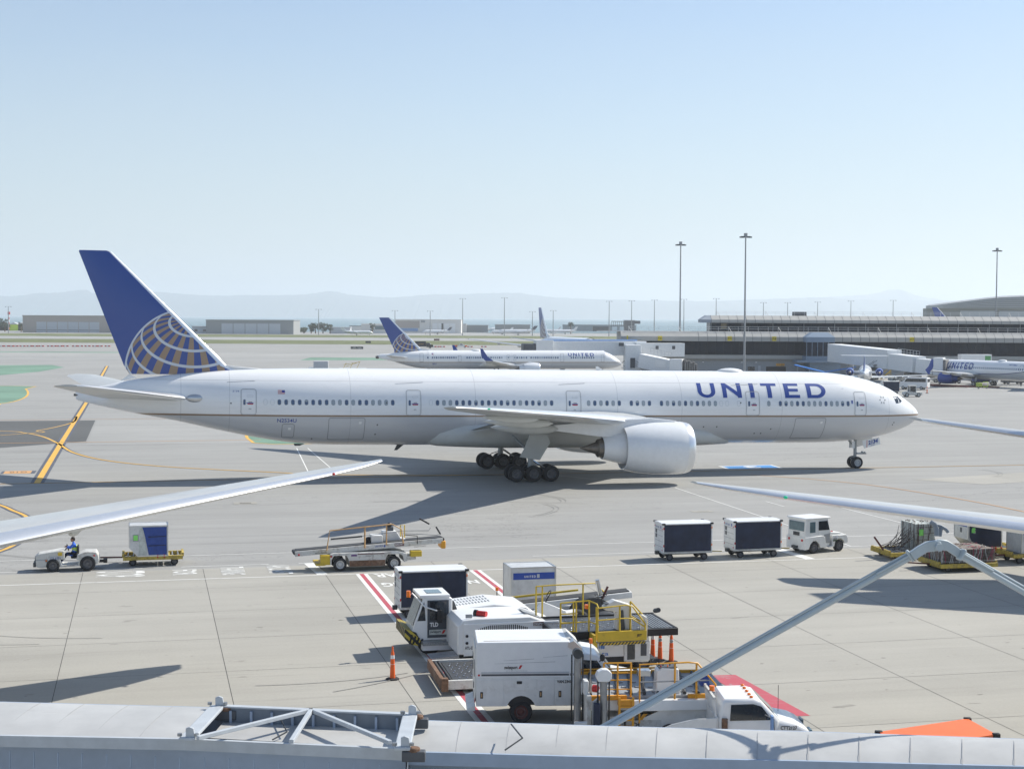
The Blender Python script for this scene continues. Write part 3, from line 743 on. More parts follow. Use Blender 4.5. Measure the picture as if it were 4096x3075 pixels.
def make777(label):
    O=Vector((.35,132.4,0));root=thing('airliner',label,'airliner',O,group='wide airliners',rot=(0,radians(.57),radians(13.3)))
    F=Fus(st777);mb=MB();F.mesh(mb,'fus777');fu=mb.build('fuselage',root,50)
    # belly fairing
    b=MB();n=20;rings=[]
    for x,w_,zt,zb in((-8.6,.2,3.2,3.0),(-8.1,1.3,4.2,2.66),(-7,2.4,4.5,2.5),(-5,3.0,4.8,2.42),(-2,3.28,4.9,2.33),(3,3.32,4.9,2.33),(9,3.3,4.8,2.36),(13,3.2,4.5,2.42),(16,2.7,4.2,2.48),(18.5,1.4,3.6,2.56),(19.4,.3,3.2,2.66)):
        c=(zt+zb)/2;h=(zt-zb)/2;rings.append([(x,w_*math.copysign(abs(cos(a))**.6,cos(a)),c+h*math.copysign(abs(sin(a))**.7,sin(a))) for a in [2*pi*j/n for j in range(n)]])
    b.add(sum(rings,[]),[(i*n+j,(i+1)*n+j,(i+1)*n+(j+1)%n,i*n+(j+1)%n) for i in range(len(rings)-1) for j in range(n)],'wing_under')
    b.build('belly_fairing',root,60)
    for s in(-1,1): wing777(root,s);gear777(root,s)
    for s in(-1,1):
        nacelle(root,11.9,s*9.85,3.02,2.13,5.6,wingx=(4.5,5.2,-1.5,4.7))
        h=MB();surface(h,[(-25.9,s*.3,6.35,7.6,0,.09),(-27.4,s*1.6,6.45,6.6,0,.09),(-34.5,s*10.4,7.72,2.7,0,.085),(-35.5,s*10.75,7.8,1.6,0,.08)],'wing_grey','slat');h.build('tailplane',root,35)
        fa=MB();fa.sph((-26.6,s*1.55,6.45),.55,'alu',14,(1.7,.55,.7));fa.build('tailplane_root_fairing',root,60)
    v=MB();surface(v,[(-22.5,8.3,0,9.4,0,.08),(-24.2,9.0,0,8.15,0,.085),(-25.1,9.9,0,7.6,0,.09),(-33.35,18.0,0,2.5,0,.085),(-33.6,18.1,0,2.2,0,.05)],'globe777','slat',vert=True,n=12)
    fi=v.build('fin',root,35)
    dr=MB();surface(dr,[(-20.6,8.72,0,4.,0,.05),(-24.15,9.05,0,.8,0,.25)],'white',vert=True);dr.build('dorsal_fin',root,40)
    ap=MB();ap.cyl((-35.9,0,6.6),(-36.2,0,6.62),.1,'exhaust',10);ap.build('exhaust_outlet',root,30);ap=MB();ap.prism([(-32.6,7.75),(-31.3,7.98),(-31.9,8.3)],'y',.2,.24,'white');ap.build('air_inlet_door',root,30)
    # windows
    rows=[(-20.21,18,.536,2),(-7.4,19,.536,1),(5.45,6,.536,0),(9.19,4,.533,0),(11.86,10,.537,0),(21.57,1,1,0),(22.63,13,.532,0)]
    pat='DDDDDDDDSSDSDDSSSDDSSDDDDDDDDDDSDDDSDSDSDSDDDSDDSDSDSDSSSSDDSDDSSSDSSDDDSDSDD'
    i=0
    for side in(-1,1):
        for x,n_,p,bl in rows:
            for k in range(n_):
                xx=x+k*p;m_='glass_win' if pat[i%len(pat)]=='D' else 'shade_win';i+=1
                wm=MB();F.patch(wm,xx-.15,xx+.15,5.99,6.45,'win_rim',side,.012,.13,inner=(.03,m_),nz=3)
                if m_=='glass_win' and i%5==0: F.patch(wm,xx-.115,xx+.115,6.26,6.41,'shade_win',side,.014,.06,nz=2)
                if side<0: wm.build('window',root,0)
                else: 
                    if k==0 and x==rows[0][0]: far=MB()
                    far.v and None;o=len(far.v);far.v+=wm.v;far.fm+=[far.mi(wm.ml[q]) for q in wm.fm];far.f+=[[o+q for q in f] for f in wm.f]
    far.build('window_row',root,0)['kind']='stuff'
    for x in(-21.3,-20.75,-7.95,17.23,17.77,18.82):
        wm=MB();F.patch(wm,x-.15,x+.15,5.99,6.45,'grey_light',-1,.008,.13,inner=(.02,None),nz=3);wm.build('blanked_window',root,0)
    for (x0,x1) in((-23.24,-22.0),(-9.99,-8.75),(3.52,4.81),(19.48,20.74),(29.66,30.85)):
        for side in(-1,1):
            d=MB();F.patch(d,x0,x1,5.17,7.26,'grey_mid',side,.014,.2,inner=(.028,None),nz=8)
            F.patch(d,x0+.05,x1-.05,5.22,7.21,'grey_light',side,.012,.17,inner=(.02,None),nz=8)
            do=d.build('cabin_door',root,0)
            q=MB();F.patch(q,x0+.2,x0+.38,5.98,6.42,'glass_win',side,.016,.07,nz=3);q.build('door_window',do,0)
            q=MB();F.patch(q,x0+.52,x0+.98,6.02,6.1,'red',side,.016,.03,nz=1);F.patch(q,x0+.45,x0+1.0,6.1,6.16,'blue_livery',side,.017,.02,nz=1);F.patch(q,x0+.6,x0+.9,6.2,6.24,'maroon',side,.016,.02,nz=1)
            F.patch(q,x0+.5,x0+.97,6.62,6.76,'grey_light',side,.016,.03,inner=(.015,None),nz=1);F.patch(q,x0+.62,x0+.84,5.62,5.7,'grey_light',side,.016,.03,nz=1);q.build('door_handle',do,0)
    for x0,x1,z0,z1,side in((-16.26,-13.31,3.12,4.97,-1),(24.1,26.98,3.1,4.97,-1),(-19.95,-18.96,3.28,4.46,-1)):
        d=MB();F.patch(d,x0,x1,z0,z1,'grey_dark',side,.012,.15,inner=(.03,None),nz=8);F.patch(d,x1-.5,x1-.28,z1-.5,z1-.3,'white',side,.014,.02,nz=1);d.build('cargo_door',root,0)
    # cockpit glass
    cw=MB()
    for sh in([(34.0,6.80),(34.32,6.83),(34.55,6.52),(34.5,6.2),(34.15,6.21)],[(34.38,6.83),(34.62,6.79),(35.0,6.42),(34.95,6.34),(34.6,6.19),(34.62,6.5)]):
        for side in(-1,1): F.fill(cw,sh,'glass',side,.012)
        cw2=MB()
    cw.build('cockpit_window',root,0)
    tx=MB()
    united(F,tx,15.2,27.0,6.7,7.93,-1);tx.build('airline_name',root,0)
    tx=MB();united(F,tx,15.2,27.0,6.7,7.93,1);tx.build('airline_name',root,0)
    r=MB();F.text(r,'N2534U',-20.35,-18.83,4.59,4.9,'blue_livery',-1,bold=.01);F.text(r,'2134',-23.88,-23.37,7.0,7.14,'blue_livery',-1);r.build('registration',root,0)
    fl=MB()
    for k in range(7): F.patch(fl,-20.32,-19.76,6.88+.042*k,6.88+.042*(k+1),'red' if k%2==0 else 'white_reflect',-1,.01,.0,nz=1)
    F.patch(fl,-20.0,-19.76,7.0,7.175,'blue_livery',-1,.014,0,nz=1);fl.build('flag',root,0)
    sg=MB()
    for k in range(6):
        a=2*pi*k/6;cx,cz=32.62+.27*cos(a),6.52+.27*sin(a);F.fill(sg,[(cx+.13*cos(a),cz+.13*sin(a)),(cx+.1*cos(a+2.4),cz+.1*sin(a+2.4)),(cx+.12*cos(a-2.1),cz+.12*sin(a-2.1))],'grey_mid',-1,.01)
    F.patch(sg,29.35,29.5,6.22,6.5,'blue_band',-1,.01,.02,nz=1);sg.build('alliance_emblem',root,0)
    sc=MB();sc.sph((19.15,0,8.82),.34,'white',16,(3.6,2.1,1));sc.build('satellite_dome',root,60)
    pt=MB()
    for x,z in((19.0,6.28),(-11.6,6.2),(-24.0,6.1),(7.0,6.2),(34.0,4.5),(33.9,4.3),(13.5,4.6),(22.0,4.0),(21.2,3.6),(20.6,3.6),(-17.5,3.2),(-12.3,4.4),(-12.4,3.6),(15.8,4.2),(17,4.2)): F.patch(pt,x-.06,x+.06,z-.06,z+.06,'grey_dark',-1,.012,.05,nz=1)
    for x,z,l in((-24.3,7.75,2.2),(-10.8,7.72,2.3),(3.0,7.72,2.3),(18.3,7.72,2.5),(28.6,7.5,2.4)): pt.add([(x,-(F.y(x,z)+.012),z),(x+l,-(F.y(x+l,z+.12)+.012),z+.12),(x+l,-(F.y(x+l,z+.15)+.012),z+.15),(x,-(F.y(x,z+.03)+.012),z+.03)],[(0,1,2,3)],'grey_mid')
    pt.build('ports_and_gutters',root,0)['kind']='stuff'
    an=MB();an.prism([(-10.2,2.6),(-9.6,2.6),(-10.2,2.1),(-10.45,2.1)],'y',-.03,.03,'dark_steel');an.prism([(7,8.8),(7.7,8.8),(7.1,9.2),(6.9,9.2)],'y',-.02,.02,'white')
    an.prism([(-18.8,2.68),(-17.9,2.66),(-18.3,2.5),(-18.7,2.5)],'y',-.05,.05,'dark_steel');an.build('antenna',root,30)
    # nose gear
    ng=MB();ng.cyl((31.2,0,1.2),(31.2,0,2.9),.15,'gear_grey',12);ng.cyl((31.2,0,.85),(31.2,0,1.3),.09,'chrome',10);ng.cyl((31.2,-.45,.85),(31.2,.45,.85),.07,'gear_grey',8)
    ng.tube([(31.1,0,1.35),(30.75,0,1.2),(30.95,0,.95)],.05,'gear_grey',6);ng.box(31.3,32.2,-.2,.2,1.55,1.68,'gear_grey');ng.sph((32.0,-.25,1.7),.11,'gear_grey',8);ng.sph((32.0,.25,1.7),.11,'gear_grey',8);ng.tube([(31.2,0,2.2),(30.5,0,2.8)],.06,'gear_grey',6)
    no=ng.build('nose_landing_gear',root,40)
    for y in(-.42,.42): wheel('wheel',no,(31.2,y,.84),.53,.38,n=24)
    for s in(-1,1):
        d=MB();pts=[(31.5,2.83),(33.15,3.1),(33.3,2.5),(31.72,2.13)];d.prism(pts,'y',s*.72-.02,s*.72+.02,'white');d.prism([(31.95,2.19),(32.0,2.2),(32.0,2.86),(31.95,2.86)],'y',s*.745-.004,s*.745+.004,'red')
        do=d.build('gear_door',no,30)
        if s<0: 
            q=MB();u=Vector((1,0,.24)).normalized();put_text(q,'2134',(32.1,-.752,2.45),u,(0,0,1),'blue_livery',h=.34,width=.95,bold=.05);put_text(q,'ETOPS',(32.35,-.752,2.33),u,(0,0,1),'blue_livery',h=.09,width=.4);q.build('number',do,0)
        d=MB();d.box(30.75,31.0,s*.3-.02,s*.3+.02,2.1,2.75,'white');d.build('gear_door',no,30)
    return root
A777=make777('huge white airliner with globe tail and blue UNITED, taxiing across the middle')
def place777(x,y,phi,label):
    o=dup(A777,(x,y,0),label=label);o.rotation_euler=(0,radians(.3),radians(phi));return o
def from_tip(tip,phi,lat):  # root position so that the wing tip (x=-12, y=lat) lands at tip
    c,s=cos(radians(phi)),sin(radians(phi));return tip[0]-(-12*c-lat*s),tip[1]-(-12*s+lat*c)
x,y=from_tip((-5.26,63.0),-79,32.4);L1=place777(x,y,-79,'parked airliner at left, only its long red-lit wing reaching into view');L1.location.z=-.05
x,y=from_tip((6.4,54.6),-76,-32.4);L2=place777(x,y,-76,'parked airliner at right, only its green-lit wing and tailplane in view')
# ================================================================ generic jets
def jetliner(name,label,cat,loc,phi,L0,L1,zb,zt,hw,mat,wing,eng,fin,tail,group=None,gear=True,cheat=None,nose=1.,tailz=.55,winglet=None,wm='wing_grey',rot=None,sides=(-1,1)):
    """x forward; L0 tail end (<0), L1 nose. wing: (xroot,xtip,span,croot,ctip,zroot,ztip); fin:(xLEb,xLEt,zt,cb,ct,mat); tail:(xLEr,xLEt,span,cr,ct,zr,zt)"""
    root=thing(name,label,cat,loc,phi,group=group);D=zt-zb;ln=L1-L0;zc=(zt+zb)/2
    a=D*1.35*nose;b=D*2.9
    st=[(L0,zb+D*(tailz+.19),zb+D*(tailz+.03),hw*.08),(L0+.25*b,zb+D*(tailz+.29),zb+D*.43,hw*.34),(L0+.5*b,zb+D*.93,zb+D*.22,hw*.62),(L0+.75*b,zb+D*.98,zb+D*.06,hw*.87),(L0+b,zt,zb,hw),(L0+b+.3,zt,zb,hw),((L0+L1)/2,zt,zb,hw),(L1-a-.4,zt,zb,hw),(L1-a,zt-.01*D,zb,hw),(L1-.75*a,zt-.06*D,zb,hw*.985),(L1-.53*a,zt-.17*D,zb+.01*D,hw*.93),(L1-.4*a,zt-.27*D,zb+.03*D,hw*.86),(L1-.24*a,zt-.42*D,zb+.08*D,hw*.7),(L1-.1*a,zt-.57*D,zb+.15*D,hw*.47),(L1-.03*a,zt-.66*D,zb+.21*D,hw*.26),(L1,zt-.72*D,zb+.25*D,hw*.04)]
    F=Fus(st);mb=MB();F.mesh(mb,mat,40);fu=mb.build('fuselage',root,50)
    xr,xt,sp_,cr_,ct,zr,zti=wing
    for s in(-1,1):
        w=MB();surface(w,[(xr,0,zr,cr_,1,.12),(xr+(xt-xr)*.36,s*sp_*.36,zr+(zti-zr)*.33,cr_*.58,0,.11),(xt,s*sp_,zti,ct,-1,.1)],wm,'slat');wo=w.build('wing',root,35)
        for f in(.3,.5,.7):
            c=cr_+(ct-cr_)*f;fairing(wo,xr+(xt-xr)*f-c*1.15,xr+(xt-xr)*f-c*.45,s*sp_*f,zr+(zti-zr)*f-.12*D*.6,.13*D,.1*D)
        if winglet:
            wl=MB();h,m_=winglet[:2];surface(wl,[(xt+.02,zti+.0,s*sp_,ct,0,.09),(xt-.5*h,zti+h*.35,s*(sp_+.12*h),ct*.75,0,.09),(xt-h*.95,zti+h,s*(sp_+.25*h),ct*.3,0,.09)],m_,vert=True)
            if len(winglet)>2: surface(wl,[(xt-.1,zti,s*sp_,ct*.8,0,.09),(xt-h*.5,zti-h*.35,s*(sp_+.15*h),ct*.25,0,.09)],m_,vert=True)
            wl.build('winglet',wo,35)
    for e in eng: 
        for s in(-1,1): nacelle(root,e[0],s*e[1],e[2],e[3],e[4],mats=e[5],wingx=e[6] if len(e)>6 else (0,0,0,0),pyl=len(e)>6)
    if eng and len(eng[0])<=6:
        for s in(-1,1):
            p=MB();e=eng[0];p.box(e[0]-e[4]*.8,e[0]-e[4]*.2,min(s*e[1],s*hw*.6),max(s*e[1],s*hw*.6),e[2]-.15,e[2]+.15,mat);p.build('pylon',root,30,bevel=.04)
    v=MB();xb,xtp,zt_,cb,ctp,fm=fin;surface(v,[(xb+.15*cb,zt-.12*D,0,cb*1.15,0,.08),(xb,zt+.02*D,0,cb,0,.09),(xtp,zt_,0,ctp,0,.08)],fm,'slat',vert=True);v.build('fin',root,35)
    dr=MB();surface(dr,[(xb+cb*.55,zt-.04*D,0,cb*.9,0,.04),(xb-.02*cb,zt+.12*D,0,cb*.3,0,.1)],'white',vert=True);dr.build('dorsal_fin',root,35)
    xa,xb2,sp2,ca,cb2,za,zb2=tail
    for s in(-1,1): w=MB();surface(w,[(xa,0,za,ca,0,.09),(xb2,s*sp2,zb2,cb2,0,.08)],wm,'slat');w.build('tailplane',root,35)
    if gear:
        for s in(-1,1):
            q=MB();q.cyl((0,s*hw*1.45,.5),(0,s*hw*1.3,zb+.5),.12*D/4+.04,'gear_grey',8);q=q.build('main_landing_gear',root,40);r_=.125*D+.04
            for dy in(-.32,.32): wheel('wheel',q,(0,s*hw*1.45+dy*D/4,r_),r_,.3*D/4,n=16)
        q=MB();xn=L1-a*.8;q.cyl((xn,0,.4),(xn,0,zb+.4),.08,'gear_grey',8);q=q.build('nose_landing_gear',root,40);wheel('wheel',q,(xn,0,.09*D),.09*D,.35*D/4,n=14)
    cw=MB()
    for s in sides:
        x0=L1-.5*a;z0=zt-.42*D;F.fill(cw,[(x0-.03*a,z0),(x0+.1*a,z0),(x0+.08*a,z0+.11*D),(x0+.0,z0+.12*D)],'glass',s,.012);F.fill(cw,[(x0+.115*a,z0),(x0+.2*a,z0+.0*D),(x0+.125*a,z0+.09*D),(x0+.1*a,z0+.11*D)],'glass',s,.012)
    cw.build('cockpit_window',root,0)
    return root,F
fus_mat('fus757',3.48,lines=(-14,-6,3,12,22));globe_mat('globe757',-18.6,5.85,4.25)
R757,F=jetliner('airliner','narrow long airliner with globe tail and blue winglets, parked side-on beyond the fuselage','airliner',(-3.4,340,0),radians(10.5),-25.9,28.1,2.03,6.03,1.88,'fus757',
  (4.8,-4.0,19.2,8.2,1.7,2.7,4.3),[(8.2,6.5,2.25,1.3,3.4,('nac_white','slat'),(4,3.2,0,3.0))],(-16.3,-23.3,13.05,6.0,2.3,'globe757'),(-18.7,-23.5,7.3,4.2,1.4,4.35,5.05),winglet=(2.5,'blue_livery'))
for x,n,p in((-15.26,14,.47),(-6.75,17,.475),(2.3,1,1),(3.69,1,1),(4.23,4,.5),(6.26,1,1),(7.31,13,.495),(16.24,11,.5)):
    for k in range(n): wm_=MB();F.patch(wm_,x+k*p-.13,x+k*p+.13,4.31,4.69,'glass_win' if rnd.random()<.7 else 'shade_win',-1,.015,.06,nz=2);wm_.build('window',R757,0)
for x0,x1,z0,z1 in((-16.98,-16.2,3.55,5.44),(-8.67,-8.0,3.62,4.93),(1.95,2.65,3.95,5.05),(3.3,4.0,3.95,5.05),(13.86,14.6,3.54,5.4),(22.94,23.6,3.53,5.2)):
    d=MB();F.patch(d,x0,x1,z0,z1,'grey_mid',-1,.014,.12,inner=(.05,None),nz=4);d.build('cabin_door',R757,0)
tx=MB();united(F,tx,15.6,21.35,4.78,5.5,-1,k=6);tx.build('airline_name',R757,0)
tx=MB();F.text(tx,'N57857',-14.91,-13.32,3.0,3.33,'blue_livery',-1,bold=.02);tx.build('registration',R757,0)
tx=MB()
for k in range(5): F.patch(tx,-14.92,-14.06,5.1+.07*k,5.17+.07*k,'red' if k%2==0 else 'white_reflect',-1,.01,0,nz=1)
F.patch(tx,-14.45,-14.06,5.3,5.45,'blue_livery',-1,.014,0,nz=1);tx.build('flag',R757,0)
tx=MB();tx.sph((-4.5,0,6.0),.3,'white',12,(4,2.4,1));tx.build('satellite_dome',R757,60)
tx=MB();tx.cyl((-26.3,0,4.5),(-25.7,0,4.55),.28,'exhaust',10,r2=.36);tx.build('tail_cone',R757,40)
# the airliner nosed in behind the jet bridge
fus_mat('fus767',4.6);globe_mat('globe767',-24.5,8.2,5.2)
hx,hy=cos(radians(-74)),sin(radians(-74));fx,fy=g(2175,1300,Y=480).x,480
R767,F=jetliner('airliner','airliner behind the long jet bridge, globe fin rising above it, nose towards us','airliner',(fx+26*hx,fy+26*hy,0),radians(-74),-29.5,24,2.4,7.5,2.5,'fus767',
  (9,-5,29,10.5,2.2,3.4,6.8),[(7,8.3,2.4,1.5,3.8,('nac_white','slat'),(4,4.2,0,3.8))],(-21.5,-28.5,16.2,8.2,3.1,'globe767'),(-23,-28,10,5.5,1.8,5.6,7.0))
# 737 with the new colours
t=NT('fus737');o=t.co();x,y,z=t.xyz(o)
arc=t.M('ADD',2.55,t.M('MULTIPLY',t.M('POWER',t.M('MAXIMUM',t.M('MULTIPLY',t.M('ADD',x,4.),-.1),0.),1.6),1.15))
arc2=t.M('SUBTRACT',arc,t.M('MULTIPLY',t.M('MAXIMUM',t.M('ADD',x,4.),0.),.01))
line=t.M('LESS_THAN',t.M('ABSOLUTE',t.M('SUBTRACT',z,arc2)),.06)
c=t.mix(t.M('GREATER_THAN',z,t.M('SUBTRACT',arc2,.0)),(.55,.56,.57),(.86,.86,.86));c=t.mix(line,c,(.02,.04,.15));t.fin('fus737',c,.25,coat=.4)
t=NT('fin737');o=t.co();x,y,z=t.xyz(o);u=t.M('SINE',t.M('ADD',t.M('MULTIPLY',x,3.2),t.M('MULTIPLY',z,1.1)));v=t.M('SINE',t.M('ADD',t.M('MULTIPLY',z,2.6),t.M('MULTIPLY',x,-1.)))
t.fin('fin737',t.mix(t.M('MAXIMUM',t.M('GREATER_THAN',u,.7),t.M('GREATER_THAN',v,.8)),(.015,.06,.4),(.1,.35,.75)),.3)
R737,F=jetliner('airliner','white airliner with big blue UNITED and blue engines, docked at the right jet bridge','airliner',(94.3,312,0),radians(122),-20.5,15.8,1.32,5.15,1.88,'fus737',
  (6.2,-.2,17.0,7.2,1.7,2.1,3.45),[(6.9,4.85,1.5,1.12,3.6,('blue_livery','blue_livery'),(3.6,2.5,1.0,2.4))],(-12.2,-17.8,12.3,6.0,1.9,'fin737'),(-14.6,-18.4,7.2,3.9,1.3,4.0,4.6),winglet=(2.2,'blue_livery',1))
for k in range(42):
    x=8.6-k*.5
    if 5.6<x<6.4: continue
    wm_=MB();F.patch(wm_,x-.11,x+.11,3.5,3.85,'glass_win',1,.02,.06,nz=2);wm_.build('window',R737,0)
tx=MB();united(F,tx,1.4,8.2,3.3,4.6,1,k=10);tx.build('airline_name',R737,0)
tx=MB();F.text(tx,'N77262',-9.3,-7.4,4.35,4.62,'blue_livery',1,bold=.02);tx.build('registration',R737,0)
for x0 in(1.35,2.2,-10.9): d=MB();F.patch(d,x0,x0+.55 if x0>0 else x0+.8,2.9 if x0<0 else 3.3,4.5,'grey_mid',1,.014,.12,inner=(.05,None),nz=4);d.build('cabin_door',R737,0)
tx=MB();tx.sph((-4.5,0,5.1),.3,'white',12,(3.4,2.2,1.1));tx.build('satellite_dome',R737,60)
# regional jet, T tail, seen from behind
plain('fus_white',(.78,.79,.8),.25,coat=.4,var=.03)
t=NT('fin_crj');o=t.co();x,y,z=t.xyz(o);t.fin('fin_crj',t.mix(t.M('GREATER_THAN',t.M('SINE',t.M('ADD',t.M('MULTIPLY',z,4.),t.M('MULTIPLY',x,2.))),.2),(.02,.07,.35),(.5,.6,.75)),.3)
def tjet(name,label,cat,loc,phi,Ls,D,mat,wspan,finm,group=None,eng='nac_white',zb=None,wlz=None):
    zb=.9*D*.55 if zb is None else zb;zt=zb+D;hw=D/2
    return jetliner(name,label,cat,loc,phi,-Ls*.46,Ls*.54,zb,zt,hw,mat,(Ls*.08,-Ls*.1,wspan,Ls*.16,Ls*.045,zb+.2*D,zb+.5*D),
      [(-Ls*.22,hw*2.0,zb+D*.72,D*.27,Ls*.12,(eng,'slat'))],(-Ls*.33,-Ls*.43,zt+D*.92,Ls*.13,Ls*.1,finm),(-Ls*.42,-Ls*.46,wspan*.37,Ls*.075,Ls*.035,zt+D*.9,zt+D*.92),group=group,cheat=None,winglet=wlz)
RC,F=tjet('regional_jet','small T-tailed jet with blue-rimmed rear engines, seen from behind past the cockpit','airliner',(g(3456,1500,Y=297).x+1.5,303,0),radians(77),30,2.7,'fus_white',11.6,'fin_crj',eng='blue_livery')
for o in kids(RC):
    if o.name.startswith('tailplane'): o.scale=(1,1,1)
# business jets on the far apron
def bj(px0,px1,pyb,nose_right,label,Ls,D,mat='fus_white',finm='fus_white',k=0.,yaw=0):
    Y=83518/(pyb-(1266.8+.0052*((px0+px1)/2-2048)));c=g((px0+px1)/2,pyb,Y=Y)
    r,_=tjet('business_jet',label,'business jet',(c.x,Y,0),radians((12 if nose_right else 192)+yaw),Ls,D,mat,Ls*.46,finm,group='business jets on the far apron',wlz=(1.4,'fus_white'))
    return r
plain('fus_navy',(.03,.04,.09),.2,coat=.5);plain('fin_dark',(.04,.05,.08),.3)
bj(1375,1478,1342,True,'white business jet with pale blue stripes, leftmost on the far apron',21,2.3)
bj(1700,1800,1338,False,'white business jet standing before the open hangar doors',21,2.3,finm='fin_dark')
bj(1955,2075,1330,False,'large white business jet with high white tail, behind the dark one',26,2.7)
bj(1968,2050,1337,False,'white business jet half hidden behind the black-tailed one',17,2.2)
bj(2005,2140,1340,False,'business jet with navy nose and black tail on the far apron',28,2.8,mat='fus_navy' if 0 else 'fus_white',finm='fin_dark')
bj(2170,2240,1333,False,'white business jet partly behind the distant globe fin',16,2.2)
bj(2215,2305,1336,False,'white business jet with pale tail, rightmost on the far apron',20,2.4)
# far airliner fin above the terminal roof
yy=640;o=dup(A777,(g(3990,1300,Y=yy).x+8,yy+8,0),label='distant airliner whose blue fin tip shows above the terminal roof');o.rotation_euler=(0,0,radians(13))
# ================================================================ terminal
def wx(px,Y,py=1350): return g(px,py,Y=Y).x
def wz(px,py,Y): return g(px,py,Y=Y).z
plain('conc_wall',(.4,.395,.375),.75,var=.06,scale=.6,dirt=.12,dc=(.28,.27,.25))
plain('conc_blue',(.27,.31,.36),.7,var=.06);plain('conc_low',(.36,.37,.38),.75,var=.08,dirt=.12)
plain('booth_blue',(.2,.27,.36),.55,var=.06);plain('term_glass',(.01,.017,.032),.2,var=.4,spec=.12,scale=.3);plain('mullion',(.03,.038,.05),.5,spec=.1)
plain('lit_room',(.25,.2,.12),.6)
T0=375.;YU=384.;XL,XU,XR=wx(2483,T0),wx(2843,YU),190.
TM=thing('terminal_building','long grey concrete terminal with two dark glass bands and yellow gate signs','building',((XL+XR)/2,T0+10,0))
tl=Vector(TM.location)
def tp(name,mb,sm=0,**k):
    mb.M=None
    for i,v in enumerate(mb.v): mb.v[i]=v-tl
    return mb.build(name,TM,sm,**k)
mb=MB();mb.prism([(T0+.8,10.0),(T0-1.,8.85),(T0-1.,7.75),(T0+1.5,7.7),(T0+15,7.7),(T0+15,10.0)],'x',XL,XR,'conc_wall');tp('lower_roof_band',mb)
mb=MB()
for i in range(0,60):
    x=wx(2793,T0)+i*2.15
    if x<XR: mb.box(x-.03,x+.03,T0-1.04,T0-.9,7.75,8.85,'mullion');mb.add([(x-.03,T0-1.03,8.86),(x+.03,T0-1.03,8.86),(x+.03,T0+.77,10.02),(x-.03,T0+.77,10.02)],[(0,1,2,3)],'mullion')
o=tp('panel_joints',mb);o['kind']='stuff'
mb=MB();mb.box(XL+2,XR,T0+2,T0+14,4.4,7.72,'term_glass');tp('lower_glass_band',mb)
mb=MB()
for i in range(0,70):
    x=XL+4+i*1.9
    if x<XR: mb.box(x-.03,x+.03,T0+1.95,T0+2.0,4.45,7.7,'mullion')
tp('window_mullions',mb)['kind']='stuff'
mb=MB();mb.prism([(T0+.5,3.1),(T0-.2,3.6),(T0-.2,4.45),(T0+14,4.45),(T0+14,3.1)],'x',XL+6,XR,'conc_wall');tp('ledge',mb)
mb=MB();mb.box(XL+6,XR,T0+1,T0+13,0,3.1,'conc_low');tp('ground_wall',mb)
mb=MB();mb.prism([(YU+1.2,13.95),(YU-1,12.9),(YU-1,12.15),(YU+2,12.1),(YU+9,12.1),(YU+9,13.95)],'x',XU,XR,'conc_wall')
# sloping left end
tp('upper_roof_band',mb)
mb=MB();mb.add([(XU-2.6,YU-1,12.15),(XU,YU-1,12.15),(XU,YU-1,12.9),(XU,YU+1.2,13.95),(XU-.6,YU+1.2,13.95),(XU-2.6,YU-1,12.9),(XU-2.2,YU+8,12.15),(XU,YU+8,12.15),(XU,YU+8,13.95),(XU-.6,YU+8,13.95),(XU-2.2,YU+8,12.9)],[(0,1,2,5),(5,2,3,4),(0,5,10,6),(5,4,9,10),(6,10,9,8,7),(0,6,7,1),(4,3,8,9)],'conc_blue');tp('roof_end',mb)
mb=MB()
for i in range(0,60):
    x=XU+i*2.15
    if x<XR: mb.box(x-.03,x+.03,YU-1.03,YU-.98,12.15,12.9,'mullion');mb.add([(x-.03,YU-1.02,12.92),(x+.03,YU-1.02,12.92),(x+.03,YU+1.17,13.97),(x-.03,YU+1.17,13.97)],[(0,1,2,3)],'mullion')
tp('panel_joints',mb)['kind']='stuff'
mb=MB();mb.box(XU,XR,YU+1,YU+8.5,10.0,12.12,'term_glass');tp('upper_glass_band',mb)
mb=MB()
for i in range(0,66):
    x=XU+.2+i*1.9
    if x<XR: mb.box(x-.04,x+.04,YU+.93,YU+1.0,10.0,12.1,'mullion' if i%4 else 'grey_light')
    if i%7==3: mb.box(x,x+1.7,YU+.95,YU+.99,10.0,12.1,'mullion')
tp('window_mullions',mb)['kind']='stuff'
mb=MB();mb.box(wx(2885,YU),wx(2910,YU),YU+.96,YU+.99,10.6,12.0,'lit_room');tp('lit_window',mb)
mb=MB();mb.box(XU-28,XR,T0+3,YU+1,9.95,10.06,'conc_low');tp('roof_terrace',mb)
def railing(x0,x1,Y,z,h=1.0,step=2.4,m='white'):
    mb=MB()
    for zz in(z+h,z+h*.55): mb.bar((x0,Y,zz),(x1,Y,zz),.06,.06,m)
    n=int((x1-x0)/step)
    for i in range(n+1): mb.bar((x0+i*step,Y,z),(x0+i*step,Y,z+h),.05,.05,m)
    for i in range(0,n,5): mb.bar((x0+i*step,Y,z+h),(x0+i*step+.9,Y+1,z),.1,.05,m)
    return tp('railing',mb)
railing(wx(2515,T0),XR,T0+1.2,10.05,1.15);railing(wx(2870,YU),XR,YU+2,13.98,.95)
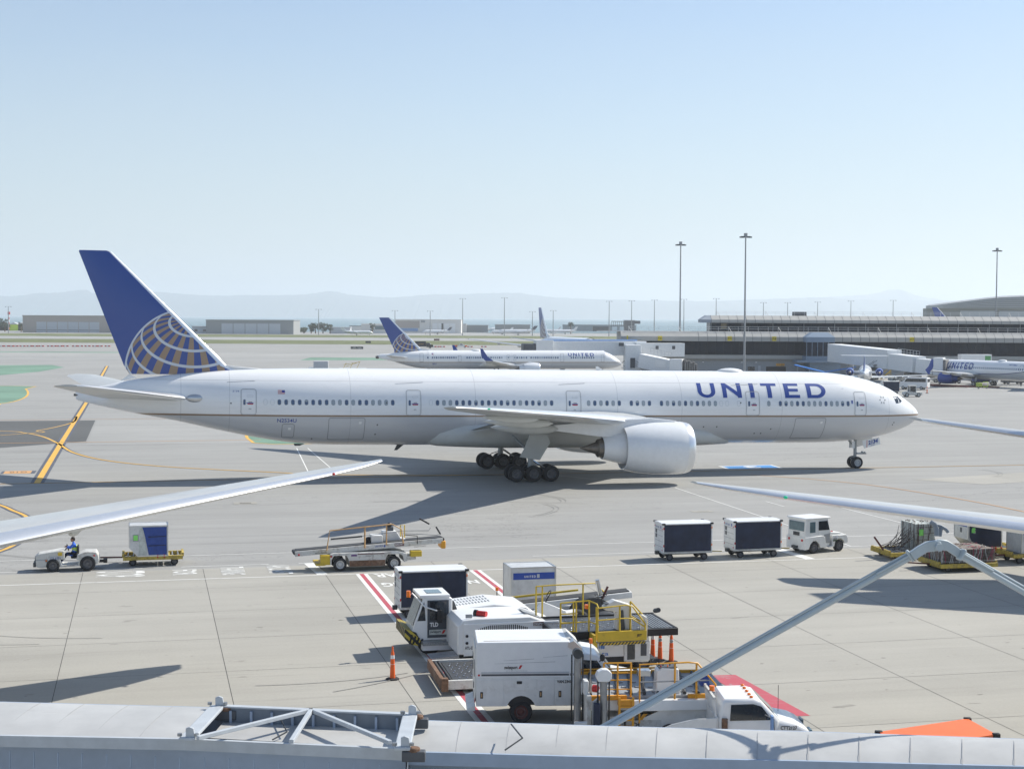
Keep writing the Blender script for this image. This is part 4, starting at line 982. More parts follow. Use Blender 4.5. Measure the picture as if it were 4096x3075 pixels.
# gate signs, each a part with its writing
for px,s in((2640,'F20'),(2919,'F19'),(3097,'F18'),(3648,'F17')):
    x=wx(px,T0-1.2);mb=MB();mb.box(x-.5,x+.5,T0-1.3,T0-1.12,7.9,8.95,'sign_yellow');o=tp('gate_sign',mb)
    mb=MB();put_text(mb,s,(x,T0-1.31,8.42),(1,0,0),(0,0,1),'sign_black',h=.55,width=.8,bold=.02,center=True);mb.v=[v-tl for v in mb.v];mb.build('lettering',o,0)
x=wx(2508,T0);mb=MB();mb.box(x-.15,x+.15,T0-1.3,T0-1.12,7.9,9.0,'sign_yellow');tp('gate_sign',mb)
x=wx(3125,T0-.4);mb=MB();mb.box(x-1.0,x+1.0,T0+.3,T0+.5,1.9,2.5,'amber_paint');o=tp('height_sign',mb);mb=MB();put_text(mb,'7FT 9IN',(x,T0+.29,2.2),(1,0,0),(0,0,1),'sign_black',h=.35,width=1.5,center=True);mb.v=[v-tl for v in mb.v];mb.build('lettering',o,0)
mb=MB();x=wx(3041,T0);mb.box(x-.35,x+.35,T0+.1,T0+.3,3.6,3.95,'white');tp('exit_sign',mb);
for a,b,c_,d_,m_ in((3066,3145,0,1.7,'fan_dark'),(2993,3020,.4,1.7,'glass'),(3034,3044,0,1.9,'grey_light'),(2776,2786,.3,1.6,'glass')):
    mb=MB();mb.box(wx(a,T0+1),wx(b,T0+1),T0+.93,T0+1.02,c_,d_,m_);tp('doorway' if c_==0 else 'window',mb)
for px in(2815,3028,3237,2970): mb=MB();x=wx(px,T0);mb.box(x-.2,x+.2,T0+.6,T0+1,2.6,2.8,'white');tp('wall_lamp',mb)
mb=MB();mb.box(wx(3170,YU+6),wx(3222,YU+6),YU+5,YU+7,13.9,14.9,'grey_dark');tp('rooftop_unit',mb)
# booth projecting from the facade
x0,x1=wx(3222,T0-4),wx(3336,T0-4);y0,y1=T0-5,T0+2
mb=MB();mb.box(x0,x1,y0,y1,7.7,8.9,'booth_blue');mb.add([(x0,y0,8.9),(x1,y0,8.9),(x1,y1,8.9),(x0,y1,8.9),(x0+1.8,y0+1.8,10.0),(x1-1.2,y0+1.8,10.0),(x1-1.2,y1,10.0),(x0+1.8,y1,10.0)],[(0,1,5,4),(1,2,6,5),(2,3,7,6),(3,0,4,7),(4,5,6,7)],'booth_blue');tp('booth_roof',mb)
mb=MB();mb.box(x0+.15,x1-.15,y0+.15,y1,4.4,7.7,'term_glass')
for i in range(6): x=x0+.15+(x1-x0-.3)*i/5;mb.box(x-.06,x+.06,y0+.08,y0+.15,4.4,7.7,'booth_blue')
tp('booth_glazing',mb)
mb=MB();mb.box(x0,x1,y0,y1,3.4,4.4,'booth_blue');mb.box(x0-2.2,x1+1.6,y0-1,y1,2.9,3.4,'booth_blue');mb.box(x0+1,x1+1.5,y0+.5,y1,0,2.9,'booth_blue');tp('booth_base',mb)
# ================================================================ jet bridges
plain('bellows',(.22,.21,.2),.8,var=.3,scale=3)
def tunnel(mb,p,q,w,h,m='jet_white',rib=0):
    p,q=Vector(p),Vector(q);mb.bar(p+Vector((0,0,h/2)),q+Vector((0,0,h/2)),w,h,m)
def jb(label,loc): return thing('jet_bridge',label,'jet bridge',loc,group='jet bridges at the terminal')
def loc_(mb,r): mb.v=[v-Vector(r.location) for v in mb.v];return mb
def P(name,mb,r,sm=0,**k): return loc_(mb,r).build(name,r,sm,**k)
# (a) long one behind the narrow airliner's nose
r=jb('longest white jet bridge, running level behind the nose of the narrow airliner',(16,368,0))
A=g(2165,1365,Y=362);B=g(2540,1368,Y=372)
mb=MB();tunnel(mb,(A.x,362,4.4),(B.x+2,372,4.4),3.2,3.3);P('tunnel',mb,r,0,bevel=.05)
mb=MB();tunnel(mb,(A.x+.5,362.1,7.75),(B.x,371.8,7.75),2.2,.35,'blue_pale');P('roof_strip',mb,r)
mb=MB();tunnel(mb,(A.x-1.5,361.8,4.0),(A.x+2.5,362.4,4.0),4.2,4.,'white');P('cab',mb,r,0,bevel=.1)
mb=MB();tunnel(mb,(A.x-4.4,361,4.3),(A.x-1.5,361.5,4.3),3.4,2.9,'grey_dark');P('bellows',mb,r,0,bevel=.25)
mb=MB()
for x in(A.x+2,A.x+7): 
    for z_ in(4.6,6.2): mb.tube([(x-1.,359.8,z_),(x+4,360.3,z_)],.04,'white',5)
    for k in range(4): mb.tube([(x-1+k*1.6,359.9,3.2),(x-1+k*1.6,359.9,6.2)],.04,'white',5)
P('railing',mb,r)
mb=MB();mb.cyl((A.x+5,364,0),(A.x+5,364,4.6),.6,'grey_mid',12);mb.cyl((B.x-2,371,0),(B.x-2,371,4.6),.8,'grey_mid',12);P('support_column',mb,r,40)
mb=MB()
for i in range(9): mb.box(B.x-3.5+i*.42,B.x-3.1+i*.42,366,367.4,1.5+i*.36,1.6+i*.36,'grey_dark')
mb.bar((B.x-3.5,365.9,2.6),(B.x+.2,365.9,5.8),.06,.06,'grey_dark');mb.bar((B.x-3.5,367.4,2.6),(B.x+.2,367.4,5.8),.06,.06,'grey_dark');P('stairs',mb,r)
mb=MB();mb.box(wx(2474,368),wx(2494,368),366.6,366.9,6.6,7.4,'grey_dark');P('equipment_box',mb,r)
# (b) idle one with the tilted cab
r=jb('idle white jet bridge tilted down with crumpled grey bellows, below the F20 sign',(33,366,0))
X0,X1=wx(2500,366),wx(2563,366);mb=MB();mb.box(X0,X1,364,371,.9,6.9,'jet_white');P('rotunda',mb,r,0,bevel=.12)
mb=MB();tunnel(mb,(X1-1,370,4.1),(wx(2732,372),372,4.1),3.2,3.2);P('upper_tunnel',mb,r,0,bevel=.06)
C1,C2=g(2566,1440,Y=362),g(2695,1463,Y=358)
mb=MB();tunnel(mb,(C1.x,363,1.75),(C2.x,359,.35),3.3,3.2);P('lower_tunnel',mb,r,0,bevel=.06)
mb=MB();tunnel(mb,(C2.x-.5,359,.3),(C2.x+2.3,358,.3),3.6,3.6,'white');P('cab',mb,r,0,bevel=.2)
mb=MB()
for k in range(6): tunnel(mb,(C2.x+2.3+k*.5,358-k*.1,.6-k*.03),(C2.x+2.7+k*.5,358-k*.1,.6-k*.03),3.4-(k%2)*.3,3.3-(k%2)*.3-k*.12,'bellows')
P('bellows',mb,r,0,bevel=.1)
mb=MB();u=(Vector((C2.x,359,0))-Vector((C1.x,363,0))).normalized();
c=(C1*.5+C2*.5);q=Vector((c.x-.6,359.28,2.15));mb.add([q,q+Vector((u.x*2.6,u.y*2.6,-.4)),q+Vector((u.x*2.6,u.y*2.6,1.3)),q+Vector((0,0,1.7))],[(0,1,2,3)],'white')
put_united(mb,q+Vector((.4,-.05,.95)),(u.x,u.y,-.15),(0,0,1),'blue_livery',1.5,.22);P('poster',mb,r)
mb=MB();x=wx(2522,363.9);mb.box(x,wx(2541,363.9),363.85,364.0,1.6,3.9,'door_dark');P('door',mb,r)
mb=MB();
for i in range(10): mb.box(X1-1.5+i*.38,X1-1.1+i*.38,361.6,363,2.2-i*.24,2.28-i*.24,'grey_dark')
for y_ in(361.5,363.0): mb.bar((X1-1.5,y_,3.3),(X1+2.5,y_,.9),.06,.06,'grey_dark');mb.bar((X1-1.5,y_,2.8),(X1+2.5,y_,.4),.04,.04,'grey_dark')
P('stairs',mb,r)
mb=MB()
for x in(wx(2633,362),wx(2700,362)): mb.box(x,x+.7,368.2,368.5,5.9,6.7,'grey_dark')
P('equipment_box',mb,r)
mb=MB()
a,b=Vector((C1.x+2,361.3,5.2)),Vector((C2.x-.5,357.6,4.2))
for k in range(7): p=a.lerp(b,k/6);mb.bar(p,p+Vector((0,0,1.1)),.05,.05,'grey_light')
mb.bar(a+Vector((0,0,1.1)),b+Vector((0,0,1.1)),.05,.05,'grey_light');mb.bar(a+Vector((0,0,.55)),b+Vector((0,0,.55)),.04,.04,'grey_light');P('railing',mb,r)
mb=MB();mb.box(C2.x-2,C2.x-.6,358,360,0,.8,'grey_dark');mb.box(X0+1,X1-1,365,370,0,1,'grey_dark');P('support_column',mb,r)
# (c) the one serving the blue-engined airliner
r=jb('white jet bridge reaching from the blue booth to the docked airliner',(74,352,0))
A,B,Cc,D_=Vector((wx(3338,366),366,3.3)),Vector((81.6,334,2.6)),Vector((83.8,322,2.3)),Vector((86.5,319.2,2.1))
mb=MB();tunnel(mb,A,B,3.4,4.1);P('tunnel',mb,r,0,bevel=.06)
mb=MB();tunnel(mb,B,Cc,3.0,3.3);P('middle_tunnel',mb,r,0,bevel=.06)
mb=MB();tunnel(mb,Cc,D_,2.7,2.9);P('front_tunnel',mb,r,0,bevel=.06)
mb=MB();tunnel(mb,D_-Vector((.3,0,.2)),Vector((88.0,318.4,1.9)),3.4,3.6,'white');P('cab',mb,r,0,bevel=.15)
mb=MB();tunnel(mb,(87.9,318.5,2.1),(88.6,318.1,2.1),3.3,3.0,'bellows');P('bellows',mb,r,0,bevel=.1)
mb=MB();x=78.6;mb.box(x,x+1.1,340.5,342.5,3.2,5.4,'door_dark');P('door',mb,r)
mb=MB()
for i in range(12): mb.box(x-3.6+i*.34,x-3.2+i*.34,338.5,340,.6+i*.24,.68+i*.24,'grey_dark')
for y_ in(338.4,340): mb.bar((x-3.6,y_,1.6),(x+.6,y_,4.5),.07,.07,'grey_dark')
mb.box(x-.2,x+1.8,338.4,340.2,3.3,3.4,'grey_dark');P('stairs',mb,r)
for n_,(a,b) in enumerate(((B+Vector((.4,-1.5,3.35)),Cc+Vector((-.3,-1.5,3.3))),)):
    mb=MB()
    for k in range(8): p=a.lerp(b,k/7);mb.bar(p,p+Vector((0,0,1.1)),.06,.06,'grey_light')
    mb.bar(a+Vector((0,0,1.1)),b+Vector((0,0,1.1)),.06,.06,'grey_light');mb.bar(a+Vector((0,0,.5)),b+Vector((0,0,.5)),.05,.05,'grey_light');P('railing',mb,r)
c=(B+Cc)/2;mb=MB();mb.box(c.x+.5,c.x+3,c.y-1,c.y+1,0,2.4,'grey_dark');P('support_column',mb,r);mb=MB();mb.cyl((A.x+3,362,0),(A.x+3,362,3.4),.7,'grey_mid',12);P('support_column',mb,r);mb=MB();mb.box(x-.5,x+1.6,342,345,0,2.9,'grey_dark');P('support_column',mb,r)
mb=MB();u=(Cc-B).normalized();q=B.lerp(Cc,.25)+Vector((-.2,-1.75,1.7));
put_united(mb,q,(u.x,u.y,u.z),(0,0,1),'blue_livery',1.9,.24);P('lettering',mb,r)
# blue canopy ramp
r=thing('ramp_canopy','bright blue V-shaped canopy frame over the ramp behind the crown of the fuselage','canopy',(wx(3300,352),352,0))
mb=MB();pts=[Vector((wx(3180,352),352,wz(3180,1459,352))),Vector((wx(3299,350),350,wz(3299,1488,350))),Vector((wx(3424,348),348,wz(3424,1468,348)))]
for a,b in zip(pts,pts[1:]):
    mb.bar(a,b,2.2,.18,'blue_bright')
P('roof',mb,r)
for a,b in zip(pts,pts[1:]):
    for k in(.1,.5,.9): mb=MB();p=a.lerp(b,k);mb.bar((p.x,p.y,0),p,.1,.1,'grey_light');P('post',mb,r)
# ================================================================ light masts
def mast(px,py,Y,label,w=.35,arm=1.6,group=None):
    z=wz(px,py,Y);x=wx(px,Y,py);r=thing('light_mast',label,'light mast',(x,Y,0),group=group)
    mb=MB();mb.cyl((0,0,0),(0,0,z),w*.5,'grey_mid',8,r2=w*.28);mb.build('pole',r,60)
    mb=MB();mb.bar((-arm,0,z),(arm,0,z),.12,.12,'grey_mid')
    if Y<600: mb.bar((0,-arm,z),(0,arm,z),.12,.12,'grey_mid');mb.cyl((0,0,z-.2),(0,0,z+.7),.4,'grey_mid',8)
    mb.build('crossarm',r)
    for dx in((-arm,-arm*.55,arm*.55,arm) if Y<600 else(-arm,arm)):
        q=MB();q.box(dx-.32,dx+.32,-.3,.3,z-.3,z-.02,'grey_dark');q.build('floodlight',r)
    return r
mast(2723,978,392,'tall grey floodlight mast behind the left end of the terminal roof',.5,1.0)
mast(2983,946,340,'tallest floodlight mast, in front of the terminal over the letters',.5,1.0)
mast(3989,1002,440,'tall floodlight mast at the far right before the curved hangar roof',.5,1.0)
GM='far floodlight masts'
for i,(px,py,lb) in enumerate(((33,1226,'thin mast beside the red and white tower at far left'),(1274.5,1237,'short mast standing in the dark tree clump'),(1580,1242,'short mast just right of the globe fin of the narrow airliner'),(1721,1244,'short mast behind the roof of the white hangar'),(1851,1194,'far mast at the right end of the white hangar'),(2018,1191,'far mast above the cluster of business jets'),(2130,1246,'dark short mast just left of the slim distant fin'),(2213,1242,'pale mast just right of the slim distant fin'),(2437,1205,'far mast above the long grey hangar'),(2527,1203,'far mast beside the dark rooftop cabin'),(2618,1200,'far mast between the dark cabin and the tall mast'),(2736,1197,'thin far mast right beside the tall left mast'),(2865,1194,'far mast above the sloping end of the upper roof'),(3054,1210,'first far mast right of the tallest mast'),(3151,1210,'far mast left of the rooftop unit'),(3271,1208,'far mast right of the rooftop unit'),(3404,1204,'far mast under the faint mountain slope'),(3573,1201,'far mast under the faint mountain peak'))):
    mast(px,py,1100,lb+'','%s'%0 and .7,1.9,GM)
# ================================================================ far buildings
def bld(name,label,px0,px1,pyt,pyb,m,depth=35,cat='hangar',Y=None,roof='grey_light'):
    pc=(px0+px1)/2;Y=Y or 83518/(pyb-(1266.8+.0052*(pc-2048)));x0,x1=wx(px0,Y),wx(px1,Y);zt=wz(pc,pyt,Y)
    r=thing(name,label,cat,((x0+x1)/2,Y,0));w_=x1-x0
    mb=MB();mb.box(-w_/2,w_/2,0,depth,0,zt-.5,m);mb.build('wall',r)
    mb=MB();mb.box(-w_/2-.3,w_/2+.3,-.3,depth+.3,zt-.5,zt,roof);mb.build('roof',r)
    r['_w']=w_;return r,Y,lambda px:wx(px,Y)-(x0+x1)/2,lambda py:wz(pc,py,Y)
plain('tan_wall',(.42,.37,.33),.8,var=.03);plain('grey_wall',(.3,.31,.31),.8,var=.05);plain('white_wall',(.72,.7,.66),.7,var=.03);plain('door_panel',(.5,.53,.56),.6,var=.04);plain('roof_tan',(.36,.33,.3),.8)
def doors(r,X,Z,px0,px1,n,pt,pb,line=True,m='door_panel'):
    for i in range(n):
        a,b=X(px0+(px1-px0)*i/n),X(px0+(px1-px0)*(i+1)/n)
        d=MB();d.box(a+.25,b-.25,-.25,-.02,.1,Z(pt),m)
        if line: d.box(a+.4,b-.4,-.3,-.25,Z(pb),Z(pb)+.35,'grey_dark')
        d.build('hangar_door',r)
r,Y,X,Z=bld('hangar','tan hangar with six pale doors, left of the big globe fin',91,640,1262,1331,'tan_wall',roof='roof_tan');doors(r,X,Z,145,399,6,1288,1322)
r,Y,X,Z=bld('hangar','grey hangar with five pale doors, right of the big globe fin',824,1174,1279,1336,'grey_wall',roof='grey_mid');doors(r,X,Z,885,1123,5,1294,1326,False)
r,Y,X,Z=bld('shed','low pale shed against the left end of the grey hangar',768,828,1304,1334,'door_panel',12,'shed')
for a in(778,812): d=MB();d.box(X(a),X(a+12),-.15,0,1.5,3.2,'grey_dark');d.build('window',r)
r,Y,X,Z=bld('hangar','white hangar with tall half-open doors behind the narrow airliner tail',1582,1844,1277,1332,'white_wall',roof='white_wall');doors(r,X,Z,1728,1822,4,1293,1326,False,'white')
d=MB();d.box(X(1766),X(1773),-.4,-.25,.1,Z(1293),'fan_dark');d.build('door_gap',r);d=MB();d.box(X(1601),X(1672),-.2,0,1.5,3.8,'blue_pale');d.build('window_strip',r);d=MB();d.box(X(1582),X(1678),-.1,0,4,Z(1283),'tan_wall');d.build('side_panel',r)
d=MB();d.box(X(1684),X(1700),-1,0,Z(1290),Z(1282),'grey_mid');d.build('wall_unit',r)
r,Y,X,Z=bld('annex','narrow pale annex at the right end of the white hangar',1845,1865,1295,1330,'white_wall',15,'shed')
r,Y,X,Z=bld('office_building','white two-storey office with slatted glass, left of the white hangar',1445,1560,1295,1333,'white_wall',15,'building',roof='white_wall')
for a,b,c_,d_ in((1480,1488,1303,1312),(1480,1488,1318,1326),(1500,1545,1303,1318)): d=MB();d.box(X(a),X(b),-.15,0,Z(d_),Z(c_),'glass_light');d.build('window',r)
bld('shed','low open grey shed left of the white office',1318,1400,1308,1334,'grey_light',12,'shed');bld('shed','low green-roofed shed just left of the white office',1398,1446,1302,1330,'white_wall',12,'shed',roof='glass_light')
bld('warehouse','low dark grey warehouse between white hangar and business jets',1865,1952,1300,1330,'grey_wall',20,'warehouse',roof='grey_mid');bld('warehouse','low grey warehouse behind the cluster of business jets',1980,2120,1298,1312,'grey_wall',20,'warehouse',Y=1250,roof='grey_mid')
r,Y,X,Z=bld('hangar','long low grey hangar with white doors, left of the terminal roof',2254,2545,1299,1325,'grey_wall',30,roof='grey_mid')
for a,b,m_ in((2371,2438,'fan_dark'),(2448,2468,'white'),(2478,2500,'white'),(2504,2520,'white')): d=MB();d.box(X(a),X(b),-.2,0,.1,Z(1306),m_);d.build('hangar_door',r)  # dark first panel is an open doorway, its inside shade put in as colour
r,Y,X,Z=bld('cabin','dark rooftop cabin with a lattice deck on the long grey hangar',2498,2538,1280,1300,'grey_dark',10,'cabin',Y=1230);d=MB();z0=Z(1300);
for k in range(7): d.bar((X(2446+k*8),3,z0-1),(X(2446+k*8),3,Z(1286)),.3,.3,'grey_dark')
d.bar((X(2446),3,Z(1286)),(X(2498),3,Z(1286)),.4,.5,'grey_dark');d.bar((X(2538),3,Z(1289)),(X(2562),3,Z(1289)),.5,2.5,'grey_dark');d.build('deck',r)
# big far hangar with the curved roof, right
Y=760;r=thing('hangar','huge distant hangar with a pale curved ribbed roof at the right edge','hangar',(wx(3900,Y),Y,0))
mb=MB();pr=[(3701,1226),(3740,1221),(3840,1208),(3940,1196),(4000,1190),(4100,1186),(4300,1184),(4600,1190)];up_=[Vector((wx(a,Y),Y,wz(a,b,Y))) for a,b in pr];lo_=[Vector((v.x,Y,wz(3800,1234,Y))) for v in up_];dp=Vector((6,18,1))
n=len(up_);mb.add(up_+lo_+[v+dp for v in up_],[(i,i+1,2*n+i+1,2*n+i) for i in range(n-1)]+[(i,i+1,n+i+1,n+i) for i in range(n-1)],'grey_mid');P('roof',mb,r)
mb=MB()
for k in range(5):
    f=(k+1)/6;mb.tube([lo_[0].lerp(up_[i],f)+Vector((up_[i].x-lo_[0].x-(up_[i].x-lo_[0].x)*f,-.3,0)) if i else lo_[0]+Vector((0,-.3,.3*k)) for i in range(n)],.18,'grey_light',4)
P('roof_ribs',mb,r)
mb=MB();mb.box(lo_[0].x+1,lo_[-1].x,Y+2,Y+9,0,lo_[0].z,'grey_wall');P('wall',mb,r);mb=MB();mb.box(wx(3843,Y),wx(3990,Y),Y+1.6,Y+2,0,lo_[0].z-1,'door_panel');mb.box(wx(4000,Y),wx(4400,Y),Y+1.6,Y+2,0,lo_[0].z-1,'door_panel');P('hangar_door',mb,r)
# tower at far left
Y=1250;r=thing('tower','small red and white lattice tower at the far left shore','tower',(wx(36,Y),Y,0));mb=MB()
for k in range(6): mb.box(-.35,.35,-.35,.35,1+k*2.,3+k*2.,'white' if k%2 else 'red')
mb.build('shaft',r);mb=MB();mb.box(-.7,.9,-.7,.7,13,15.2,'red');mb.build('panel',r)
# trees by the bay
def leaves(name,parent,blobs,key,seed,dens=26):
    q=random.Random(seed);mb=MB();vs=[];fs=[]
    for (x,y,z,r_) in blobs:
        for i in range(int(dens*r_*r_)):
            d=Vector((q.gauss(0,1),q.gauss(0,1),q.gauss(0,1))).normalized()*(r_*q.uniform(.35,1.05)**.6);c=Vector((x,y,z))+Vector((d.x,d.y,d.z*.7));s_=q.uniform(.25,.6)
            a=Vector((q.gauss(0,1),q.gauss(0,1),q.gauss(0,1))).normalized();b=a.orthogonal().normalized();k=len(vs);vs+=[c+a*s_,c-a*s_*.5+b*s_*.7,c-a*s_*.5-b*s_*.7];fs.append((k,k+1,k+2))
    mb.add(vs,fs,key);return mb.build(name,parent,0,weld=False)
plain('leaf_dark',(.045,.065,.035),.8,var=.4,scale=.6);plain('leaf_olive',(.09,.11,.05),.8,var=.4,scale=.6)
def tree(px,pyt,pyb,w_,label,Y=None,key='leaf_dark',seed=1,palm=False):
    Y=Y or 1180;x=wx(px,Y);z=wz(px,pyt,Y);r=thing('palm_tree' if palm else 'tree',label,'tree',(x,Y,0),group='trees along the shore');W_=w_*Y/FPX;q=random.Random(seed)
    mb=MB();mb.cyl((0,0,0),(0,0,z*.7),.45,'rusty',6,r2=.2)
    for k in range(4): a=q.uniform(0,6.3);mb.cyl((0,0,z*.4),(cos(a)*W_*.3,sin(a)*W_*.3,z*.8),.2,'rusty',5,r2=.08)
    mb.build('trunk',r,60)
    if palm:
        m_=MB()
        for k in range(22):
            a=2*pi*k/22+q.uniform(-.1,.1);l=W_*.55*q.uniform(.8,1.1);d=q.uniform(-.2,.9);P_=[Vector((cos(a)*l*t,sin(a)*l*t,z*.72+l*(d*t-.9*t*t))) for t in(0,.35,.7,1)]
            for u,v in zip(P_,P_[1:]): m_.bar(u,v,.55,.08,key)
        m_.build('crown',r)
    else:
        bl=[(q.uniform(-.35,.35)*W_,q.uniform(-.3,.3)*W_,z*q.uniform(.3,.85),W_*q.uniform(.14,.24)) for _ in range(14)]
        leaves('crown',r,bl,key,seed)
    return r
for i,a in enumerate(((1245,1296,1320,38,'dark low tree at the left end of the clump right of the grey hangar'),(1262,1290,1320,42,'tallest dark tree of the clump with the short mast'),(1292,1289,1320,44,'dark tree just right of the short mast in the clump'),(1320,1293,1320,30,'small dark tree at the right end of the clump'),(1216,1308,1322,40,'low olive bush beside the corner of the grey hangar'),(20,1268,1290,44,'large dark tree at the far left edge by the water'),(85,1281,1300,22,'small dark tree left of the tan hangar'),(1490,1287,1300,26,'round dark tree behind the white office roof'))):
    tree(*a[:5],seed=i+3,key='leaf_olive' if 'olive' in a[4] else 'leaf_dark')
tree(1555,1258,1290,40,'dark shaggy palm behind the fin of the narrow airliner',palm=True,seed=20,Y=1150);tree(2283,1275,1300,26,'lone dark palm right of the slim distant fin',palm=True,seed=21,Y=1240)
mb=MB()
for k in range(26): 
    x=wx(-60+k*13,1275);mb.box(x-6,x+rnd.uniform(0,8),1272,1276,0,rnd.uniform(1,4),rnd.choice(['leaf_dark','rusty','leaf_olive']),tx=1)
tag(mb.build('shore_scrub',smooth=0),'low dark scrub and rocks along the far left shore','scrub',kind='stuff')
for px,w_,m_,lb in((55,34,'vest','pale yellow low building by the water, left of the tan hangar'),(85,22,'green_lens' if 0 else 'leaf_olive','small green shed by the water, left of the tan hangar')):
    Y=1262;x=wx(px,Y);W_=w_*Y/FPX;r=thing('shed',lb,'shed',(x,Y,0));mb=MB();mb.box(-W_/2,W_/2,0,6,0,5,m_);mb.build('wall',r);mb=MB();mb.prism([(-W_/2-.4,5),(W_/2+.4,5),(0,6.8)],'y',-.4,6.4,'grey_light');mb.build('roof',r)
# ---- small things on the field
def small(name,label,cat,px,pyb,parts,group=None,Y=None,rz=0):
    hz_=1266.8+.0052*(px-2048);Y=Y or 83518/(pyb-hz_);r=thing(name,label,cat,(wx(px,Y),Y,0),rz,group=group)
    for nm,mb in parts: mb.build(nm,r,30)
    return r
def B(*a,**k): mb=MB();mb.box(*a,**k);return mb
for px,pyb,w_,lb,txt in((1428,1397,5.,'black taxiway sign with two numbers, left of the narrow airliner tail','10R-28L'),(1473,1373,2.6,'small dark taxiway sign above the black one',None),(1747,1363,3,'small dark red taxiway sign right of the globe fin',None)):
    h=1.1;m=MB();m.box(-w_/2,w_/2,-.2,.2,.15,h,'sign_black' if 'red' not in lb else 'maroon');ps=[('panel',m)]
    for s in(-1,1): ps.append(('leg',B(s*w_*.4-.06,s*w_*.4+.06,-.06,.06,0,.15,'grey_mid')))
    if txt: t_=MB();put_text(t_,txt,(0,-.21,.62),(1,0,0),(0,0,1),'p_white',h=.55,width=4.2,center=True);ps.append(('lettering',t_))
    small('taxiway_sign',lb,'sign',px,pyb,ps)
bar_=None
for i in range(26):
    px=[5,25,45,62,90,118,140,165,200,215,240,262,300,320,350,380,400,430,1720,1735,1748,1770,1880,1935,2095,2110][i];Y=83518/((1387 if px<600 else 1389)-(1266.8+.0052*(px-2048)))
    if bar_ is None:
        bar_=thing('barricade','low red and white barricade across the closed taxiway','barricade',(wx(px,Y),Y,0),group='low barricades on the closed taxiway')
        m=MB();m.box(-1.2,1.2,-.2,.2,.1,.55,'red');m.build('beam',bar_);m=MB();m.box(-.4,.3,-.22,.22,.12,.57,'white');m.build('stripe',bar_)
    else: dup(bar_,(wx(px,Y),Y,0),rnd.uniform(-.3,.3))
# ================================================================ ground equipment in front
def at(a,b,z=0): return W(a,b,z)
def rot2(x,y,t): return (x*cos(t)-y*sin(t),x*sin(t)+y*cos(t))
def rr(mb,x0,x1,y0,y1,z0,z1,m): return mb.box(x0,x1,y0,y1,z0,z1,m)
# ---- tug with driver (heading left)
TUG=thing('baggage_tug','open dirty white baggage tug driven left by a man in a yellow vest','tug',at(-3.85,84.55),TH+pi)
# local x forward (=left in picture); axles x=.87 (front), -.87 (rear); camera side is local +y
def bodyshape(name,pts,y0,y1,m,root,bev=.02,sm=30): mb=MB();mb.prism(pts,'y',y0,y1,m);return mb.build(name,root,sm,bevel=bev)
bodyshape('chassis',[(1.75,.3),(1.72,.62),(1.3,.62),(1.2,.5),(1.05,.78),(.7,.8),(.5,.6),(.42,.34),(-.38,.34),(-.45,.62),(-.6,.86),(-1.1,.88),(-1.3,.7),(-1.42,.4),(-1.2,.28),(1.5,.22)],-.56,.56,'white_dirty',TUG)
bodyshape('bonnet',[(1.72,.6),(1.75,.8),(1.6,.93),(.55,1.1),(.3,1.08),(.3,.62)],-.5,.5,'white_dirty',TUG,.04)
bodyshape('rear_body',[(-.3,.6),(-.35,.85),(-.75,1.0),(-1.3,.98),(-1.42,.75),(-1.45,.45),(-1.2,.45)],-.58,.58,'white_dirty',TUG,.03)
mb=MB();mb.box(1.72,1.86,-.58,.58,.28,.5,'dark_steel');mb.build('bumper',TUG,30,bevel=.02)
mb=MB();
for k in range(4): mb.box(1.74,1.785,-.42,.42,.58+.07*k,.62+.07*k,'grey_mid')
mb.build('grille',TUG)
for s in(-1,1): mb=MB();mb.box(1.73,1.8,s*.3-.12,s*.3+.12,.46,.58,'glass_light');mb.build('headlight',TUG,bevel=.01)
for x,r_ in((.87,.34),(-.87,.4)):
    for s in(-1,1): wheel('wheel',TUG,(x,s*.52,r_),r_,.26,rim='rim_dark')
mb=MB();mb.box(-.35,-.05,-.3,.3,.62,.72,'black');mb.box(-.42,-.33,-.28,.28,.7,1.3,'black');mb.build('seat',TUG,30,bevel=.04)
mb=MB();mb.tube([(.35,0,1.0),(.18,0,1.16)],.03,'black');mb.tube([(.15+.03*cos(t)*0+.1*sin(t)*.5,.2*cos(t),1.18+.17*sin(t)) for t in [2*pi*i/16 for i in range(16)]],.018,'black',6,closed=True);mb.build('steering_wheel',TUG,40)
mb=MB();put_text(mb,'CT 5571',(1.0,.562,.66),(-1,0,0),(0,0,1),'blue_livery',h=.11,width=.5,bold=.01);mb.build('number',TUG,0)
mb=MB();mb.box(.42,.62,.5,.57,.84,1.0,'yellow');mb.build('warning_plate',TUG,0)
mb=MB();mb.box(-1.7,-1.42,-.08,.08,.36,.5,'black');mb.box(-1.85,-1.65,-.14,.14,.33,.55,'black');mb.build('hitch',TUG,30,bevel=.02)
mb=MB();mb.sph((-1.2,.58,.8),.05,'red',8);mb.sph((1.2,.57,.6),.04,'lamp_orange',8);mb.build('marker_light',TUG,60)
